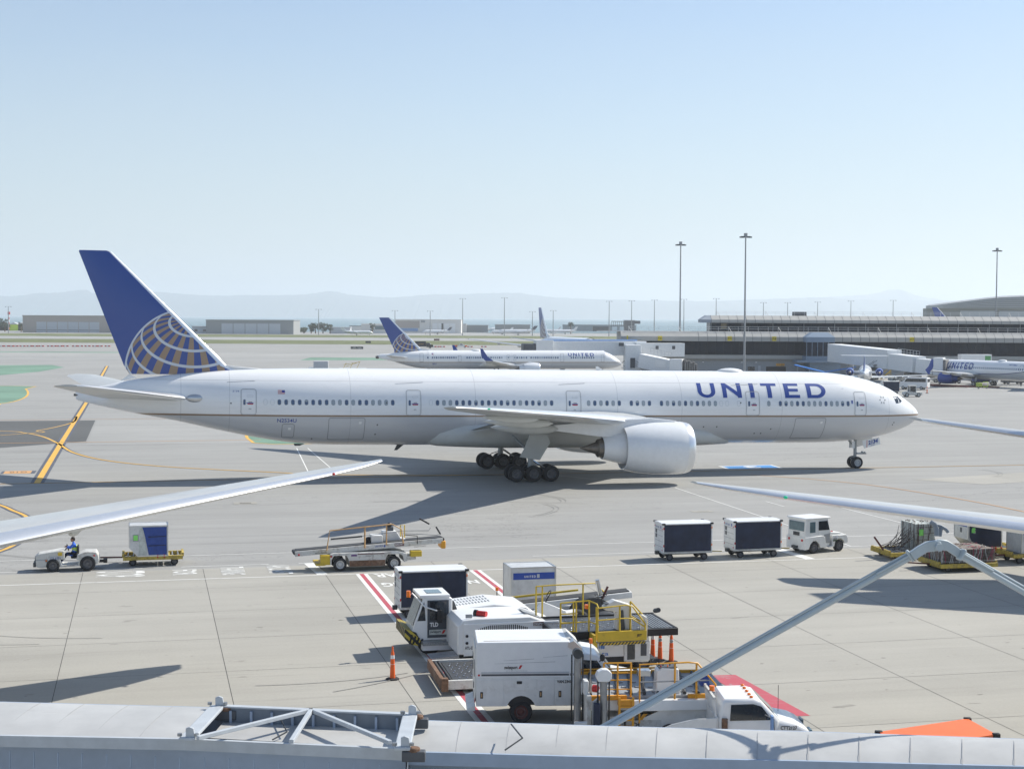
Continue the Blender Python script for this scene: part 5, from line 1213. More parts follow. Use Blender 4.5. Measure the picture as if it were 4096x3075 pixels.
# person (skin modifier body, one continuous surface)
def skin_body(name,joints,edges,mat,parent,levels=1,root=0):
    me=bpy.data.meshes.new(name);me.from_pydata([j[0] for j in joints],edges,[]);o=bpy.data.objects.new(name,me);C.objects.link(o)
    if parent: o.parent=parent
    md=o.modifiers.new('skin','SKIN')
    sv=me.skin_vertices[0].data if me.skin_vertices else None
    if sv is None:
        bm=bmesh.new();bm.from_mesh(me);bm.verts.layers.skin.verify();bm.to_mesh(me);bm.free();sv=me.skin_vertices[0].data
    for i,j in enumerate(joints): sv[i].radius=(j[1],j[2] if len(j)>2 else j[1]);sv[i].use_root=(i==root)
    md.use_smooth_shade=True;s_=o.modifiers.new('sub','SUBSURF');s_.levels=levels;s_.render_levels=levels
    me.materials.append(MT[mat]);return o
def hand(parent,c,d,mat='skin',s=1.):
    """c wrist, d pointing direction; palm with five separate curled fingers"""
    c,d=Vector(c),Vector(d).normalized();up=Vector((0,0,1));r=d.cross(up);r=r.normalized() if r.length>.1 else Vector((1,0,0));up=r.cross(d)
    J=[(c,.02,.026),(c+d*.05,.014,.034),(c+d*.085,.012,.036)];E=[(0,1),(1,2)]
    for k,(o_,l) in enumerate(((-.03,.065),(-.01,.075),(.01,.07),(.03,.055))):
        p=c+d*.085+r*o_;i=len(J);J+=[(p+d*l*.45-up*.006,.0085),(p+d*l*.75-up*.028,.0075),(p+d*l*.7-up*.05,.006)];E+=[(2,i),(i,i+1),(i+1,i+2)]
    i=len(J);J+=[(c+d*.04-r*.04-up*.01,.01),(c+d*.07-r*.05-up*.03,.008)];E+=[(1,i),(i,i+1)]
    return skin_body('hand',J,E,mat,parent,1)
DR=thing('person','seated man in blue shirt and yellow vest steering the open tug','person',TUG.location,TH+pi)
h0=(-.18,0,.8)
J=[((-.2,0,.8),.13,.16),((-.22,0,1.0),.12,.16),((-.2,0,1.2),.12,.17),((-.16,0,1.34),.1,.16),((-.13,0,1.44),.05,.055),
   ((-.12,0,1.5),.05,.05),
   ((-.14,.17,1.33),.065),((.0,.23,1.2),.05),((.14,.2,1.16),.042),((-.14,-.17,1.33),.065),((.0,-.23,1.2),.05),((.14,-.2,1.16),.042),
   ((-.16,.11,.78),.09),((.2,.15,.86),.08),((.42,.15,.55),.058),((.5,.15,.42),.045),((.62,.16,.42),.04,.045),
   ((-.16,-.11,.78),.09),((.2,-.15,.86),.08),((.42,-.15,.55),.058),((.5,-.15,.42),.045),((.62,-.16,.42),.04,.045)]
# arms reach forward to the wheel
J[7]=((.02,.25,1.17),.052);J[8]=((.2,.17,1.22),.036);J[10]=((.02,-.25,1.17),.052);J[11]=((.2,-.17,1.22),.036)
E=[(0,1),(1,2),(2,3),(3,4),(4,5),(3,6),(6,7),(7,8),(3,9),(9,10),(10,11),(0,12),(12,13),(13,14),(14,15),(15,16),(0,17),(17,18),(18,19),(19,20),(20,21)]
bo=skin_body('body',J,E,'shirt_blue',DR,2)
J=[((-.2,0,.84),.145,.17),((-.22,0,1.0),.135,.175),((-.2,0,1.2),.135,.185),((-.165,0,1.33),.12,.15)];skin_body('vest',J,[(0,1),(1,2),(2,3)],'vest',DR,2)
mb=MB();mb.tube([(-.215+.15*cos(t),.185*sin(t),1.08) for t in [2*pi*i/16 for i in range(16)]],.014,'silver_tape',5,closed=True);mb.build('reflective_band',DR,60)
J=[((-.16,.11,.79),.1),((.2,.15,.865),.088),((.42,.15,.56),.066),((.49,.15,.46),.055)];skin_body('trousers',J+[((-.17,0,.8),.15,.17)]+[(tuple([j[0][0],-j[0][1],j[0][2]]),*j[1:]) for j in J],[(4,0),(0,1),(1,2),(2,3),(4,5),(5,6),(6,7),(7,8)],'trousers',DR,1,root=4)
for s in(-1,1): mb=MB();mb.sph((.6,s*.155,.4),.07,'black',8,(1.7,.75,.7));mb.build('shoe',DR,60)
hd=MB();hd.sph((-.1,0,1.6),.098,'skin',14,(1.02,.82,1.2));hd.sph((-.0,0,1.585),.02,'skin',8,(1.2,.8,1.5));hd.sph((-.04,0,1.51),.05,'skin',8,(1,1,.7))
for s in(-1,1): hd.sph((-.11,s*.082,1.595),.022,'skin',8,(.9,.5,1.3));hd.sph((-.012,s*.035,1.615),.012,'black',6);
hd.tube([(-.008,-.025,1.545),(-.0,0,1.543),(-.008,.025,1.545)],.006,'maroon',5);hd.build('head',DR,60)
hr=MB();hr.sph((-.115,0,1.645),.1,'hair',14,(1.05,.88,1.0));hr.sph((-.16,0,1.6),.085,'hair',10,(.8,.95,1.1));hr.sph((-.06,0,1.53),.062,'hair',10,(.8,.95,.6));hr.build('hair',DR,60)
mb=MB();mb.tube([(-.1,.084,1.615),(-.0,.05,1.615),(.002,-.05,1.615),(-.1,-.084,1.615)],.007,'black',5);mb.build('glasses',DR,60)
for s in(-1,1): hand(DR,(.19,s*.165,1.225),(.6,-s*.5,.15))
# ---- dolly + container behind it
def dolly(label,loc,rz,L=3.1,Wd=1.65,z=.5,m='yellow_worn',group='yellow dollies',tongue=1.2,red=True):
    r=thing('cargo_dolly',label,'dolly',loc,rz,group=group)
    mb=MB();h=.16
    for s in(-1,1): mb.box(-L/2,L/2,s*Wd/2-.07,s*Wd/2+.07,z-h,z+.06,m);
    for x in(-L/2,-L/4,0,L/4,L/2-.1): mb.box(x,x+.1,-Wd/2+.07,Wd/2-.07,z-h,z,m)
    for s in(-1,1): mb.box(s*L/2-.06,s*L/2+.06,-Wd/2+.1,Wd/2-.1,z-.02,z+.16,m);
    mb.build('frame',r,30,bevel=.01)
    mb=MB()
    n=int(L/.3)
    for i in range(n): x=-L/2+.25+i*(L-.5)/(n-1);mb.cyl((x,-Wd/2+.1,z+.02),(x,Wd/2-.1,z+.02),.04,'steel',8)
    mb.build('rollers',r,40)
    for x in(-L*.34,L*.36):
        for s in(-1,1): wheel('wheel',r,(x,s*(Wd/2-.22),.2),.2,.13,rim='rim_dark',n=16)
    mb=MB();mb.box(-L*.38,-L*.3,-Wd/2+.3,Wd/2-.3,.22,z-.1,'dark_steel');mb.box(L*.32,L*.4,-Wd/2+.3,Wd/2-.3,.22,z-.1,'dark_steel');mb.build('axle',r)
    if tongue: mb=MB();mb.bar((-L/2,0,z-.1),(-L/2-tongue,0,.42),.07,.07,'maroon' if red else m);mb.tube([(-L/2-tongue,.06,.42),(-L/2-tongue-.1,0,.42),(-L/2-tongue,-.06,.42)],.02,'black',5);mb.build('tow_bar',r,30)
    if red:
        mb=MB()
        for x in(.2,.55): mb.box(x,x+.07,-Wd/2-.1,-Wd/2-.02,z-.05,z+.14,'red')
        mb.build('latch',r)
    return r
D1=dolly('yellow dolly towed behind the open tug, carrying a blue-curtained container',at(.35,85.75),TH,red=True)
def uld(label,loc,rz,z=.56,name_='cargo_container',code=None,curtain='blue_tarp',band=None,partial=0.,L=1.95,Dp=1.5,H=1.6,cut=.45,green=False,cside=-1):
    """LD3 container: contoured lower corner at local -x"""
    r=thing('cargo_container',label,'container',(loc[0],loc[1],z),rz,group='aluminium cargo containers')
    mb=MB();x0,x1=-L/2,L/2
    pts=[(x0+cut,0),(x1,0),(x1,H),(x0,H),(x0,cut*1.05)]
    mb.prism(pts,'y',-Dp/2,Dp/2,'uld');mb.build('shell',r,20,bevel=.012)
    e=MB();q=.05
    for y in(-Dp/2,Dp/2):
        n=len(pts)
        for i in range(n): a,b=pts[i],pts[(i+1)%n];e.bar((a[0],y,a[1]),(b[0],y,b[1]),q,q,'alu')
    for p in pts: e.bar((p[0],-Dp/2,p[1]),(p[0],Dp/2,p[1]),q,q,'alu')
    e.build('edge_frame',r)
    if curtain:
        c=MB();y=-Dp/2-.03;xa=x0+.68 if partial else x0+.1
        n=14;rows=8;vs=[]
        for j in range(rows+1):
            v=j/rows
            for i in range(n+1):
                u=i/n;xs=xa+(partial*.32*(1-v)**.8 if partial else (cut*(max(0,1-v*3.2)) if not partial else 0));vs.append((xs+(x1-.06-xs)*u,y-.012*sin(u*14+v*3)-.01*sin(v*9),.06+(H-.12)*v))
        c.add(vs,[(j*(n+1)+i,j*(n+1)+i+1,(j+1)*(n+1)+i+1,(j+1)*(n+1)+i) for j in range(rows) for i in range(n)],curtain);c.build('curtain',r,60)
        if partial:
            c=MB();c.add([(x0+cut,y+.01,.06),(x0+.9,y+.01,.06),(x0+.78,y+.01,H-.08),(x0+.5,y+.01,H-.08),(x0+.5,y+.01,.3)],[(0,1,2,3,4)],'carton');c.build('open_inside',r,0)
        c=MB()
        for zz in(.55,1.02): c.bar((xa+.3,y-.035,zz),(x1-.1,y-.035,zz+.02),.01,.04,'navy')
        c.build('strap',r)
    if band:
        b=MB();b.box(x0+.1,x1-.05,-Dp/2-.012,-Dp/2,H*.68,H*.86,'blue_band');bo_=b.build('blue_band',r)
        if band=='UNITED': b=MB();put_united(b,(-.42,-Dp/2-.015,H*.73),(1,0,0),(0,0,1),'white_reflect',.52,.1);b.box(.16,.28,-Dp/2-.02,-Dp/2-.014,H*.72,H*.82,'grey_light');b.build('lettering',bo_,0)
    if code:
        b=MB();b.add([(x0-.004,Dp/2-.1,H*.72),(x0-.004,-Dp/2+.1,H*.72),(x0-.004,-Dp/2+.1,H*.92),(x0-.004,Dp/2-.1,H*.92)],[(0,1,2,3)],'blue_band' if code[0]=='A' else 'uld');o=b.build('code_plate',r,0)
        b=MB();put_text(b,code,(x0-.008,Dp/2-.15,H*.76),(0,-1,0),(0,0,1),'white_reflect' if code[0]=='A' else 'blue_band',h=.2,width=Dp-.35,bold=.02);b.build('lettering',o,0)
    if green:
        b=MB();b.box(x0+.18,x0+.48,-Dp/2-.02,-Dp/2-.005,H*.5,H*.72,'grey_mid');b.box(x0+.22,x0+.44,-Dp/2-.03,-Dp/2-.02,H*.53,H*.7,'green_sheet');b.build('document_pouch',r)
        b=MB();b.box(x0-.01,x0-.002,-.1,.1,H*.5,H*.66,'grey_dark');b.build('vent',r)
    return r
p=at(.12,85.6);uld('cargo container with a half-open blue curtain on the dolly behind the tug',p,TH,code='PMC 27450 UA',partial=1,green=True,L=2.0)
# ---- belt loader
def loader_wheels(r,xs,y,rad,rim='rim'):
    for x in xs:
        for s in(-1,1): wheel('wheel',r,(x,s*y,rad),rad,.24,rim=rim)
BL=thing('belt_loader','worn white belt loader with tan handrails, driving on the road below the left wing','belt loader',at(11.3,82.05),TH)
loader_wheels(BL,(-1.43,1.43),.72,.36)
bodyshape('chassis',[(-1.95,.35),(-1.95,.88),(-1.75,.95),(1.6,.95),(2.1,.85),(2.15,.45),(1.95,.4),(1.9,.72),(1.75,.82),(1.1,.82),(.98,.6),(.95,.22),(-.95,.22),(-.98,.6),(-1.1,.82),(-1.75,.82),(-1.88,.6),(-1.88,.35)],-.82,.82,'white_dirty',BL)
bodyshape('front_bumper',[(1.9,.45),(2.6,.5),(2.6,.66),(2.0,.7)],-.75,.75,'white_dirty',BL,.01)
mb=MB();a,b=Vector((-3.75,0,.92)),Vector((4.1,0,1.42));mb.bar(a,b,.95,.26,'white_dirty');mb.build('conveyor_frame',BL,30,bevel=.015)
mb=MB();mb.bar(a+Vector((.05,0,.15)),b+Vector((0,0,.15)),.7,.05,'rubber_grey');mb.build('belt',BL,30,bevel=.02)
mb=MB();
for q in(a,b): mb.cyl(q+Vector((0,-.38,.05)),q+Vector((0,.38,.05)),.1,'rubber_grey',12)
mb.build('end_roller',BL,40)
mb=MB();mb.box(4.0,4.25,-.5,.5,1.0,1.4,'amber_paint');mb.build('bumper_pad',BL,30,bevel=.04)
mb=MB();mb.box(-2.45,-1.95,-.8,-.35,.35,.85,'yellow');mb.box(-2.7,-2.2,-.8,.8,.32,.42,'yellow');mb.build('rear_step',BL,30,bevel=.02)
mb=MB();mb.box(2.3,2.9,-.84,-.4,.66,.96,'yellow');mb.build('front_step',BL,30,bevel=.02)
mb=MB();mb.box(.3,.9,-.2,.6,1.1,1.75,'white_worn');mb.build('engine_box',BL,30,bevel=.03)
mb=MB();mb.prism([(.95,1.1),(2.3,1.1),(2.25,1.45),(1.9,1.55),(1.7,1.9),(.95,1.9)],'y',.1,.85,'white_worn');mb.build('cab',BL,30,bevel=.03)
mb=MB();mb.box(.0,.3,-.05,.5,1.1,1.45,'black');mb.sph((.2,.2,1.45),.2,'black',8);mb.build('seat',BL,40)
mb=MB();mb.sph((1.35,.45,2.2),.14,'black',10);mb.box(1.2,1.55,.3,.6,1.9,2.1,'grey_dark');mb.build('head_rest',BL,40)
mb=MB()
for y in(-.55,):
    pts=[(-2.1,y,1.08),(-1.95,y,2.12),(1.35,y,2.38),(1.85,y,2.1),(1.95,y,1.35)];mb.tube(pts,.035,'tan_paint',6);mb.tube([(-.1,y,1.15),(-.1,y,2.25)],.045,'tan_paint',6);mb.tube([(1.05,y,1.3),(1.05,y,2.34)],.035,'tan_paint',6)
mb.build('handrail',BL,40)
mb=MB();mb.tube([(-1.9,-.6,1.68),(-.25,-.6,1.78)],.045,'rubber_grey',8);mb.build('padded_bar',BL,40)
mb=MB();mb.tube([(-.25,-.6,1.8),(1.9,-.6,2.02),(3.3,-.6,2.0),(3.4,-.6,2.15)],.015,'steel',5);mb.tube([(1.0,.6,2.3),(3.0,.6,2.4)],.015,'steel',5);mb.tube([(2.,.6,1.72),(3.8,-.3,1.7),(3.9,-.3,1.75)],.015,'steel',5);mb.build('guide_rod',BL,40)
for p,q in(((3.0,.5,2.5),(3.5,.3,2.22)),((3.75,-.3,2.15),(3.98,-.4,1.75))): mb=MB();mb.tube([p,q],.045,'black',8);mb.build('rod_pad',BL,40)
mb=MB();mb.tube([(2.0,.7,1.45),(2.0,.7,2.15),(2.22,.7,2.15),(2.22,.7,1.45)],.03,'yellow',6);mb.build('grab_rail',BL,40)
mb=MB();mb.tube([(2.0,-.55,1.8),(2.7,-.55,1.72),(2.7,-.55,1.3)],.025,'black',6);mb.build('side_guard',BL,40)
mb=MB();y=-.482
def onb(x): return .92+(x+3.75)*(.5/7.85)
put_united(mb,(.45,y,onb(.6)-.03),(1,0,.064),(0,0,1),'blue_livery',.42,.08);mb.box(.92,1.0,y-.003,y,onb(.9)-.05,onb(.9)+.06,'blue_band');mb.build('lettering',BL,0)
mb=MB();mb.box(1.5,2.0,y-.004,y,onb(1.7)-.06,onb(1.7)+.08,'maroon');o=mb.build('number_plate',BL,0);mb=MB();put_text(mb,'RR5X67',(1.53,y-.008,onb(1.7)-.035),(1,0,.06),(0,0,1),'white_reflect',h=.09,width=.44,bold=.02);mb.build('number',o,0)
mb=MB();put_text(mb,'PINCH POINTS',(2.55,-.5,onb(2.8)-.24),(1,0,.06),(0,0,1),'sign_black',h=.07,width=.62);put_text(mb,'PINCH POINTS',(-2.7,-.5,onb(-2.5)-.1),(1,0,.06),(0,0,1),'sign_black',h=.07,width=.6);put_text(mb,'CHARLATTE',(-.1,-.83,.75),(1,0,0),(0,0,1),'sign_black',h=.07,width=.45);mb.box(-.85,-.55,-.835,-.825,.78,.86,'purple');mb.box(-.5,.9,-.83,-.825,.86,.9,'maroon');mb.build('markings',BL,0)
mb=MB();mb.box(-.95,.95,-.835,-.8,.24,.55,'rusty');mb.build('side_skirt',BL,30)
for x in(-3.55,-1.9): mb=MB();mb.sph((x,-.5 if x<-3 else -.83,onb(-3.5)-.05 if x<-3 else .8),.055,'red',8);mb.build('tail_light',BL,60)
# ---- baggage carts with navy curtains
def cart(label,loc,rz,L=2.85,Wd=1.45,zb=.5,H=1.5,rear=True,group='baggage carts with navy curtains'):
    r=thing('baggage_cart',label,'baggage cart',loc,rz,group=group)
    mb=MB();mb.box(-L/2,L/2,-Wd/2,Wd/2,zb-.1,zb,'white_dirty');mb.box(-L/2+.2,L/2-.2,-.35,.35,zb-.2,zb-.1,'dark_steel');mb.build('floor',r,30,bevel=.01)
    mb=MB();mb.add([(-L/2-.03,-Wd/2-.05,zb+H),(L/2+.03,-Wd/2-.05,zb+H),(L/2+.03,Wd/2+.05,zb+H),(-L/2-.03,Wd/2+.05,zb+H),(-L/2-.03,-Wd/2-.05,zb+H+.06),(L/2+.03,-Wd/2-.05,zb+H+.06),(L/2+.03,Wd/2+.05,zb+H+.06),(-L/2-.03,Wd/2+.05,zb+H+.06),(-L/2-.03,0,zb+H+.1),(L/2+.03,0,zb+H+.1)],[(0,3,2,1),(0,1,5,4),(2,3,7,6),(0,4,8,7,3),(1,2,6,9,5),(4,5,9,8),(8,9,6,7)],'white');mb.build('roof',r,20,bevel=.01)
    for x in(-L/2,L/2-.05): 
        mb=MB();mb.box(x,x+.05,-Wd/2,Wd/2,zb,zb+H,'white_worn')
        if x<0:
            for k in range(4): mb.box(x-.012,x,-Wd/2+.05,Wd/2-.05,zb+.25+.3*k,zb+.27+.3*k,'grey_mid')
        mb.build('end_panel',r,30,bevel=.008)
    for x in(-L/2,L/2-.06):
        for s in(-1,1): mb=MB();mb.box(x,x+.06,s*Wd/2-.03,s*Wd/2+.03,zb,zb+H,'white');mb.build('corner_post',r)
        for s in(-1,1): mb=MB();mb.box(x-.06,x+.12,s*(Wd/2+.03)-.05,s*(Wd/2+.03)+.05,zb+H-.01,zb+H+.09,'black');mb.build('corner_bumper',r,30,bevel=.015)
    for s in(-1,1):
        c=MB();n=30;vs=[]
        for j in range(6):
            for i in range(n+1): u=i/n;vs.append((-L/2+.08+(L-.16)*u,s*(Wd/2-.0+.012*sin(u*60)*sin(j)+.004*i%.01),zb+.02+(H-.04)*j/5))
        c.add(vs,[(j*(n+1)+i,j*(n+1)+i+1,(j+1)*(n+1)+i+1,(j+1)*(n+1)+i) for j in range(5) for i in range(n)],'navy');c.build('curtain',r,60)
    for x in(-L/2+.42,L/2-.42):
        for s in(-1,1): wheel('wheel',r,(x,s*(Wd/2-.12),.2),.2,.13,rim='rim_dark',n=18)
        mb=MB();mb.box(x-.06,x+.06,-Wd/2+.15,Wd/2-.15,.16,.3,'dark_steel');mb.box(x-.15,x+.15,-.3,.3,.25,zb-.1,'dark_steel');mb.build('axle',r)
    mb=MB();mb.bar((L/2,0,.38),(L/2+.85,0,.36),.05,.05,'yellow_worn');mb.box(-L/2-.2,-L/2,-.12,.12,.3,.48,'dark_steel');mb.build('tow_bar',r,30)
    if rear:
        b=MB();x=-L/2-.014
        put_united(b,(x,Wd/2-.2,zb+H-.24),(0,-1,0),(0,0,1),'blue_livery',.62,.09);b.box(x-.002,x,-.42,-.32,zb+H-.25,zb+H-.1,'blue_band');b.build('lettering',r,0)
        for zz in(.42,.68): b=MB();b.box(x-.006,x,Wd/2-.42,Wd/2-.2,zb+H-zz-.12,zb+H-zz+.08,'grey_dark');b.build('placard_holder',r)
        for y_,zz in((Wd/2-.1,H-.17),(-Wd/2+.1,H-.25),(Wd/2-.1,.18),(-Wd/2+.1,.1)): b=MB();b.cyl((x,y_,zb+zz),(x-.012,y_,zb+zz),.04,'red',10);b.build('reflector',r)
    for xx,mm in((-L/2+.03,'red'),(L/2-.03,'lamp_orange')):
        for zz in(.35,H-.2): b=MB();b.box(xx-.025,xx+.025,-Wd/2-.045,-Wd/2-.03,zb+zz-.06,zb+zz+.06,mm);b.build('reflector',r)
    return r
cart('navy-curtained white baggage cart, last of the two towed by the cargo tug',at(29.0,81.85),TH)
cart('navy-curtained white baggage cart directly behind the cargo tug',at(33.2,82.1),TH+radians(2))
p=at(12.4,68.6);cart('navy-curtained baggage cart parked on the red line behind the tractor cab',p,TH,L=3.05,Wd=1.5,H=1.55)
# ---- enclosed cargo tug
CT=thing('cargo_tug','white cargo tug with a full cab pulling the two navy carts','tug',at(37.55,83.1),radians(31))
bodyshape('chassis',[(-1.6,.25),(-1.6,.95),(-.3,1.0),(-.1,.9),(0.,.35),(.45,.35),(.5,.95),(1.5,.95),(1.62,.8),(1.66,.5),(1.4,.42),(1.3,.62),(1.1,.74),(.9,.74),(.68,.6),(.6,.3),(-.45,.3),(-.55,.55),(-.75,.72),(-1.0,.72),(-1.2,.55),(-1.3,.28)],-.8,.8,'white_worn',CT)
bodyshape('bonnet',[(.35,.9),(.35,1.15),(1.15,1.08),(1.45,.98),(1.5,.9)],-.62,.62,'white_worn',CT,.03)
bodyshape('cab',[(-1.55,.95),(-1.5,1.95),(.15,1.95),(.38,1.15),(.3,.4),(0.,.35),(-.3,.95)],-.74,.74,'white_worn',CT,.02)
bodyshape('roof',[(-1.6,1.95),(-1.6,2.05),(.3,2.05),(.3,1.95)],-.78,.78,'white',CT,.03)
mb=MB();mb.box(-1.555,-1.5,-.62,.62,1.3,1.82,'glass_light');mb.build('rear_window',CT)
mb=MB();mb.box(-1.58,-1.52,-.25,.25,1.02,1.22,'glass');mb.build('lower_rear_window',CT)
for s in(-1,1):
    mb=MB();mb.prism([(-.55,1.3),(-.55,1.82),(.1,1.82),(.26,1.3)],'y',s*.745-.01,s*.745+.01,'glass');mb.build('door_window',CT)
    mb=MB();mb.prism([(-1.2,1.2),(-1.2,1.8),(-.8,1.8),(-.8,1.2)],'y',s*.745-.01,s*.745+.01,'glass_light');mb.build('side_window',CT)
    mb=MB();mb.prism([(-.1,.55),(-.12,1.05),(.3,1.1),(.28,.55)],'y',s*.76-.01,s*.76+.01,'grey_mid');mb.build('door',CT)
mb=MB();mb.add([(.175,-.65,1.88),(.175,.65,1.88),(.385,.65,1.2),(.385,-.65,1.2)],[(0,1,2,3)],'glass');mb.build('windscreen',CT)
for x in(-.9,1.0):
    for s in(-1,1): wheel('wheel',CT,(x,s*.68,.34),.34,.24,rim='rim_dark')
for y in(-.55,.55): mb=MB();mb.cyl((-1.6,y,.78),(-1.63,y,.78),.07,'red',12);mb.build('tail_light',CT)
mb=MB();mb.box(.75,.85,-.815,-.8,.7,.95,'green_lens' if 0 else 'white_reflect');put_text(mb,'CARGO',(.48,-.822,.72),(1,0,0),(0,0,1),'sign_black',h=.08,width=.32,bold=.02);mb.box(.48,.8,-.82,-.81,.62,.7,'leaf_dark');mb.build('sticker',CT,0)
mb=MB();mb.box(-1.75,-1.6,-.2,.2,.3,.45,'dark_steel');mb.build('hitch',CT)
mb=MB();mb.box(.55,.75,-.5,-.35,1.06,1.16,'red');mb.build('horn',CT)
# driver seen through the glass of the cargo tug
# ---- tall traffic delineators
def delin(label,loc,txt=None):
    r=thing('delineator',label,'traffic delineator',loc,group='orange delineator posts')
    mb=MB();mb.lathe([(0,.0),(0,.25),(.05,.25),(.07,.12)],'rubber','xyz' and (0,0,0),'z',8);mb.build('base',r,30)
    mb=MB();mb.lathe([(.05,.1),(.4,.088),(.85,.07),(1.02,.055),(1.06,.035),(1.22,.03),(1.22,.001)],'orange',(0,0,0),'z',16);mb.build('post',r,40)
    for z0 in(.45,.78): mb=MB();mb.lathe([(z0,.092-z0*.02),(z0+.13,.091-z0*.022)],'white_reflect',(0,0,0),'z',16);mb.build('reflective_collar',r,40)
    if txt:
        q=MB();put_text(q,txt,(-.06,-.095,.8),(1,0,0),(0,0,1),'sign_black',h=.09,width=.12,bold=.03);q.build('lettering',r,0)
    return r
delin('lone orange and white delineator standing left of the white vans',at(8.8,56.53))
delin('rightmost orange delineator reading G9 behind the roller deck',at(19.8,57.13)+Vector((0,0,0)),'G9')
delin('left orange delineator reading G9 behind the roller deck',at(19.45,57.45),'G9')
delin('third orange delineator, farthest left behind the roller deck',at(19.3,57.9))
# ---- towbarless aircraft tractors
def slots(mb,x0,x1,z0,z1,y,n,arch=0.,m='fan_dark'):
    for i in range(n):
        x=x0+(x1-x0)*i/(n-1);t=1-abs(2*i/(n-1)-1);dz=arch*min(1,t*2.2);mb.box(x-.018,x+.018,y-.006,y+.004,z0+dz,z1+dz,m)
T1=thing('pushback_tractor','white aircraft tractor with a dark-doored cab and striped bumper, facing left','aircraft tractor',at(12.6,61.5),TH,group='white aircraft tractors')
# x from -2.6 (front, left) ; near side y=-1.3
mb=MB();mb.prism([(-.85,.45),(-.85,1.72),(.9,1.9),(2.2,1.75),(2.65,1.45),(2.65,.45)],'y',-1.05,1.3,'white');mb.build('body',T1,30,bevel=.04)
mb=MB()
for k in range(3):
    for i in range(12): x=-.6+i*.13;mb.box(x,x+.035,-.3+k*.5,-.02+k*.5,1.725+(x+.85)*.103,1.74+(x+.85)*.103,'grey_mid')
slots(mb,-.35,.55,1.3,1.55,-1.06,12);slots(mb,1.5,2.3,1.15,1.45,-1.06,11);mb.build('vent_slots',T1)['kind']='stuff'
for x in(-.45,.35,.75,1.15): mb=MB();mb.cyl((x,-1.06,1.65),(x,-1.09,1.65),.06,'dark_steel',10);mb.build('latch',T1,40)
mb=MB();mb.prism([(-2.55,.7),(-2.35,1.35),(-2.0,2.3),(-1.25,2.38),(-.85,2.25),(-.85,.62),(-2.45,.62)],'y',-1.3,.35,'white');mb.build('cab',T1,30,bevel=.03)
mb=MB();mb.box(-2.15,-.95,-1.32,.37,2.3,2.4,'white');mb.box(-1.8,-1.2,-.9,-.1,2.405,2.42,'glass_light');mb.build('cab_roof',T1,30,bevel=.02)
mb=MB();mb.add([(-2.43,-1.2,1.2),(-2.43,.25,1.2),(-2.07,.25,2.22),(-2.07,-1.2,2.22)],[(0,1,2,3)],'glass_light');mb.build('windscreen',T1)
D=MB();D.box(-1.85,-1.0,-1.335,-1.3,.72,2.2,'door_dark');do=D.build('door',T1,30,bevel=.01)
mb=MB();mb.box(-1.75,-1.1,-1.345,-1.335,1.42,2.15,'glass');mb.build('window',do)
mb=MB();mb.box(-1.78,-1.08,-1.346,-1.336,.84,1.04,'carton');mb.build('sign_panel',do);mb=MB();put_text(mb,'TLD',(-1.76,-1.345,1.17),(1,0,0),(0,0,1),'white_reflect',h=.16,width=.34,bold=.04);put_text(mb,'swissport',(-1.74,-1.352,.92),(1,0,0),(0,0,1),'sign_black',h=.1,width=.42,bold=.02)
mb.add([(-1.29,-1.35,.88),(-1.2,-1.35,.88),(-1.12,-1.35,1.02),(-1.22,-1.35,1.02)],[(0,1,2,3)],'red');mb.build('lettering',do,0)
mb=MB();mb.prism([(-2.25,1.4),(-1.98,2.15),(-1.92,1.4)],'y',-1.31,-1.29,'glass');mb.build('quarter_window',T1);mb=MB();mb.prism([(-.95,1.35),(-.95,2.2),(-.75,2.1),(-.55,1.62)],'y',-1.07,-1.05,'glass');mb.build('rear_window',T1)
mb=MB();mb.prism([(-2.75,.72),(-2.75,1.12),(-2.3,.95),(-2.05,.5),(-2.2,.42),(-2.55,.5)],'y',-1.35,.9,'hazard');mb.build('striped_bumper',T1,20,bevel=.01)
mb=MB()
for k in range(9): y=-1.3+k*.24;mb.add([(-2.757,y,.74),(-2.757,y+.11,.74),(-2.757,y+.19,1.1),(-2.757,y+.08,1.1)],[(0,1,2,3)],'black')
for k in range(4): x=-2.6+k*.14;mb.add([(x,-1.357,.52+.0*k),(x+.07,-1.357,.5),(x+.17,-1.357,.86-.06*k),(x+.1,-1.357,.9-.06*k)],[(0,1,2,3)],'black')
mb.build('stripes',T1,0)
mb=MB();mb.prism([(-2.1,.5),(-2.1,.62),(-.85,.62),(-.85,.5)],'y',-1.75,-1.3,'tread');mb.prism([(-2.1,.3),(-1.6,.3),(-.85,.3),(-.85,.5),(-2.1,.5)],'y',-1.7,-1.3,'white');mb.build('step_platform',T1,20)
mb=MB();mb.cyl((-2.6,-1.25,2.35),(-2.6,-1.25,2.6),.08,'lamp_orange',12);mb.cyl((-2.6,-1.25,2.3),(-2.6,-1.25,2.35),.1,'black',12);mb.build('beacon',T1,40)
mb=MB();mb.tube([(-2.6,-1.25,2.32),(-2.45,-1.2,2.5),(-1.95,-1.33,1.95),(-1.45,-1.5,1.8)],.03,'white',6);mb.box(-1.5,-1.32,-1.6,-1.52,1.35,1.85,'black');mb.build('mirror',T1,30,bevel=.01)
mb=MB();mb.tube([(-.95,.2,2.5),(-1.15,.25,3.1)],.012,'black',4);mb.build('aerial',T1)
mb=MB();mb.box(-1.5,-1.0,-.9,-.3,.95,1.3,'grey_dark');mb.build('seat',T1)
mb=MB();mb.box(-.8,2.4,-.9,1.1,.2,.5,'dark_steel');mb.build('underframe',T1)
for x in(-1.7,1.0):
    for y in(-.95,1.0): wheel('wheel',T1,(x,y,.5),.5,.35,rim='rim_dark')
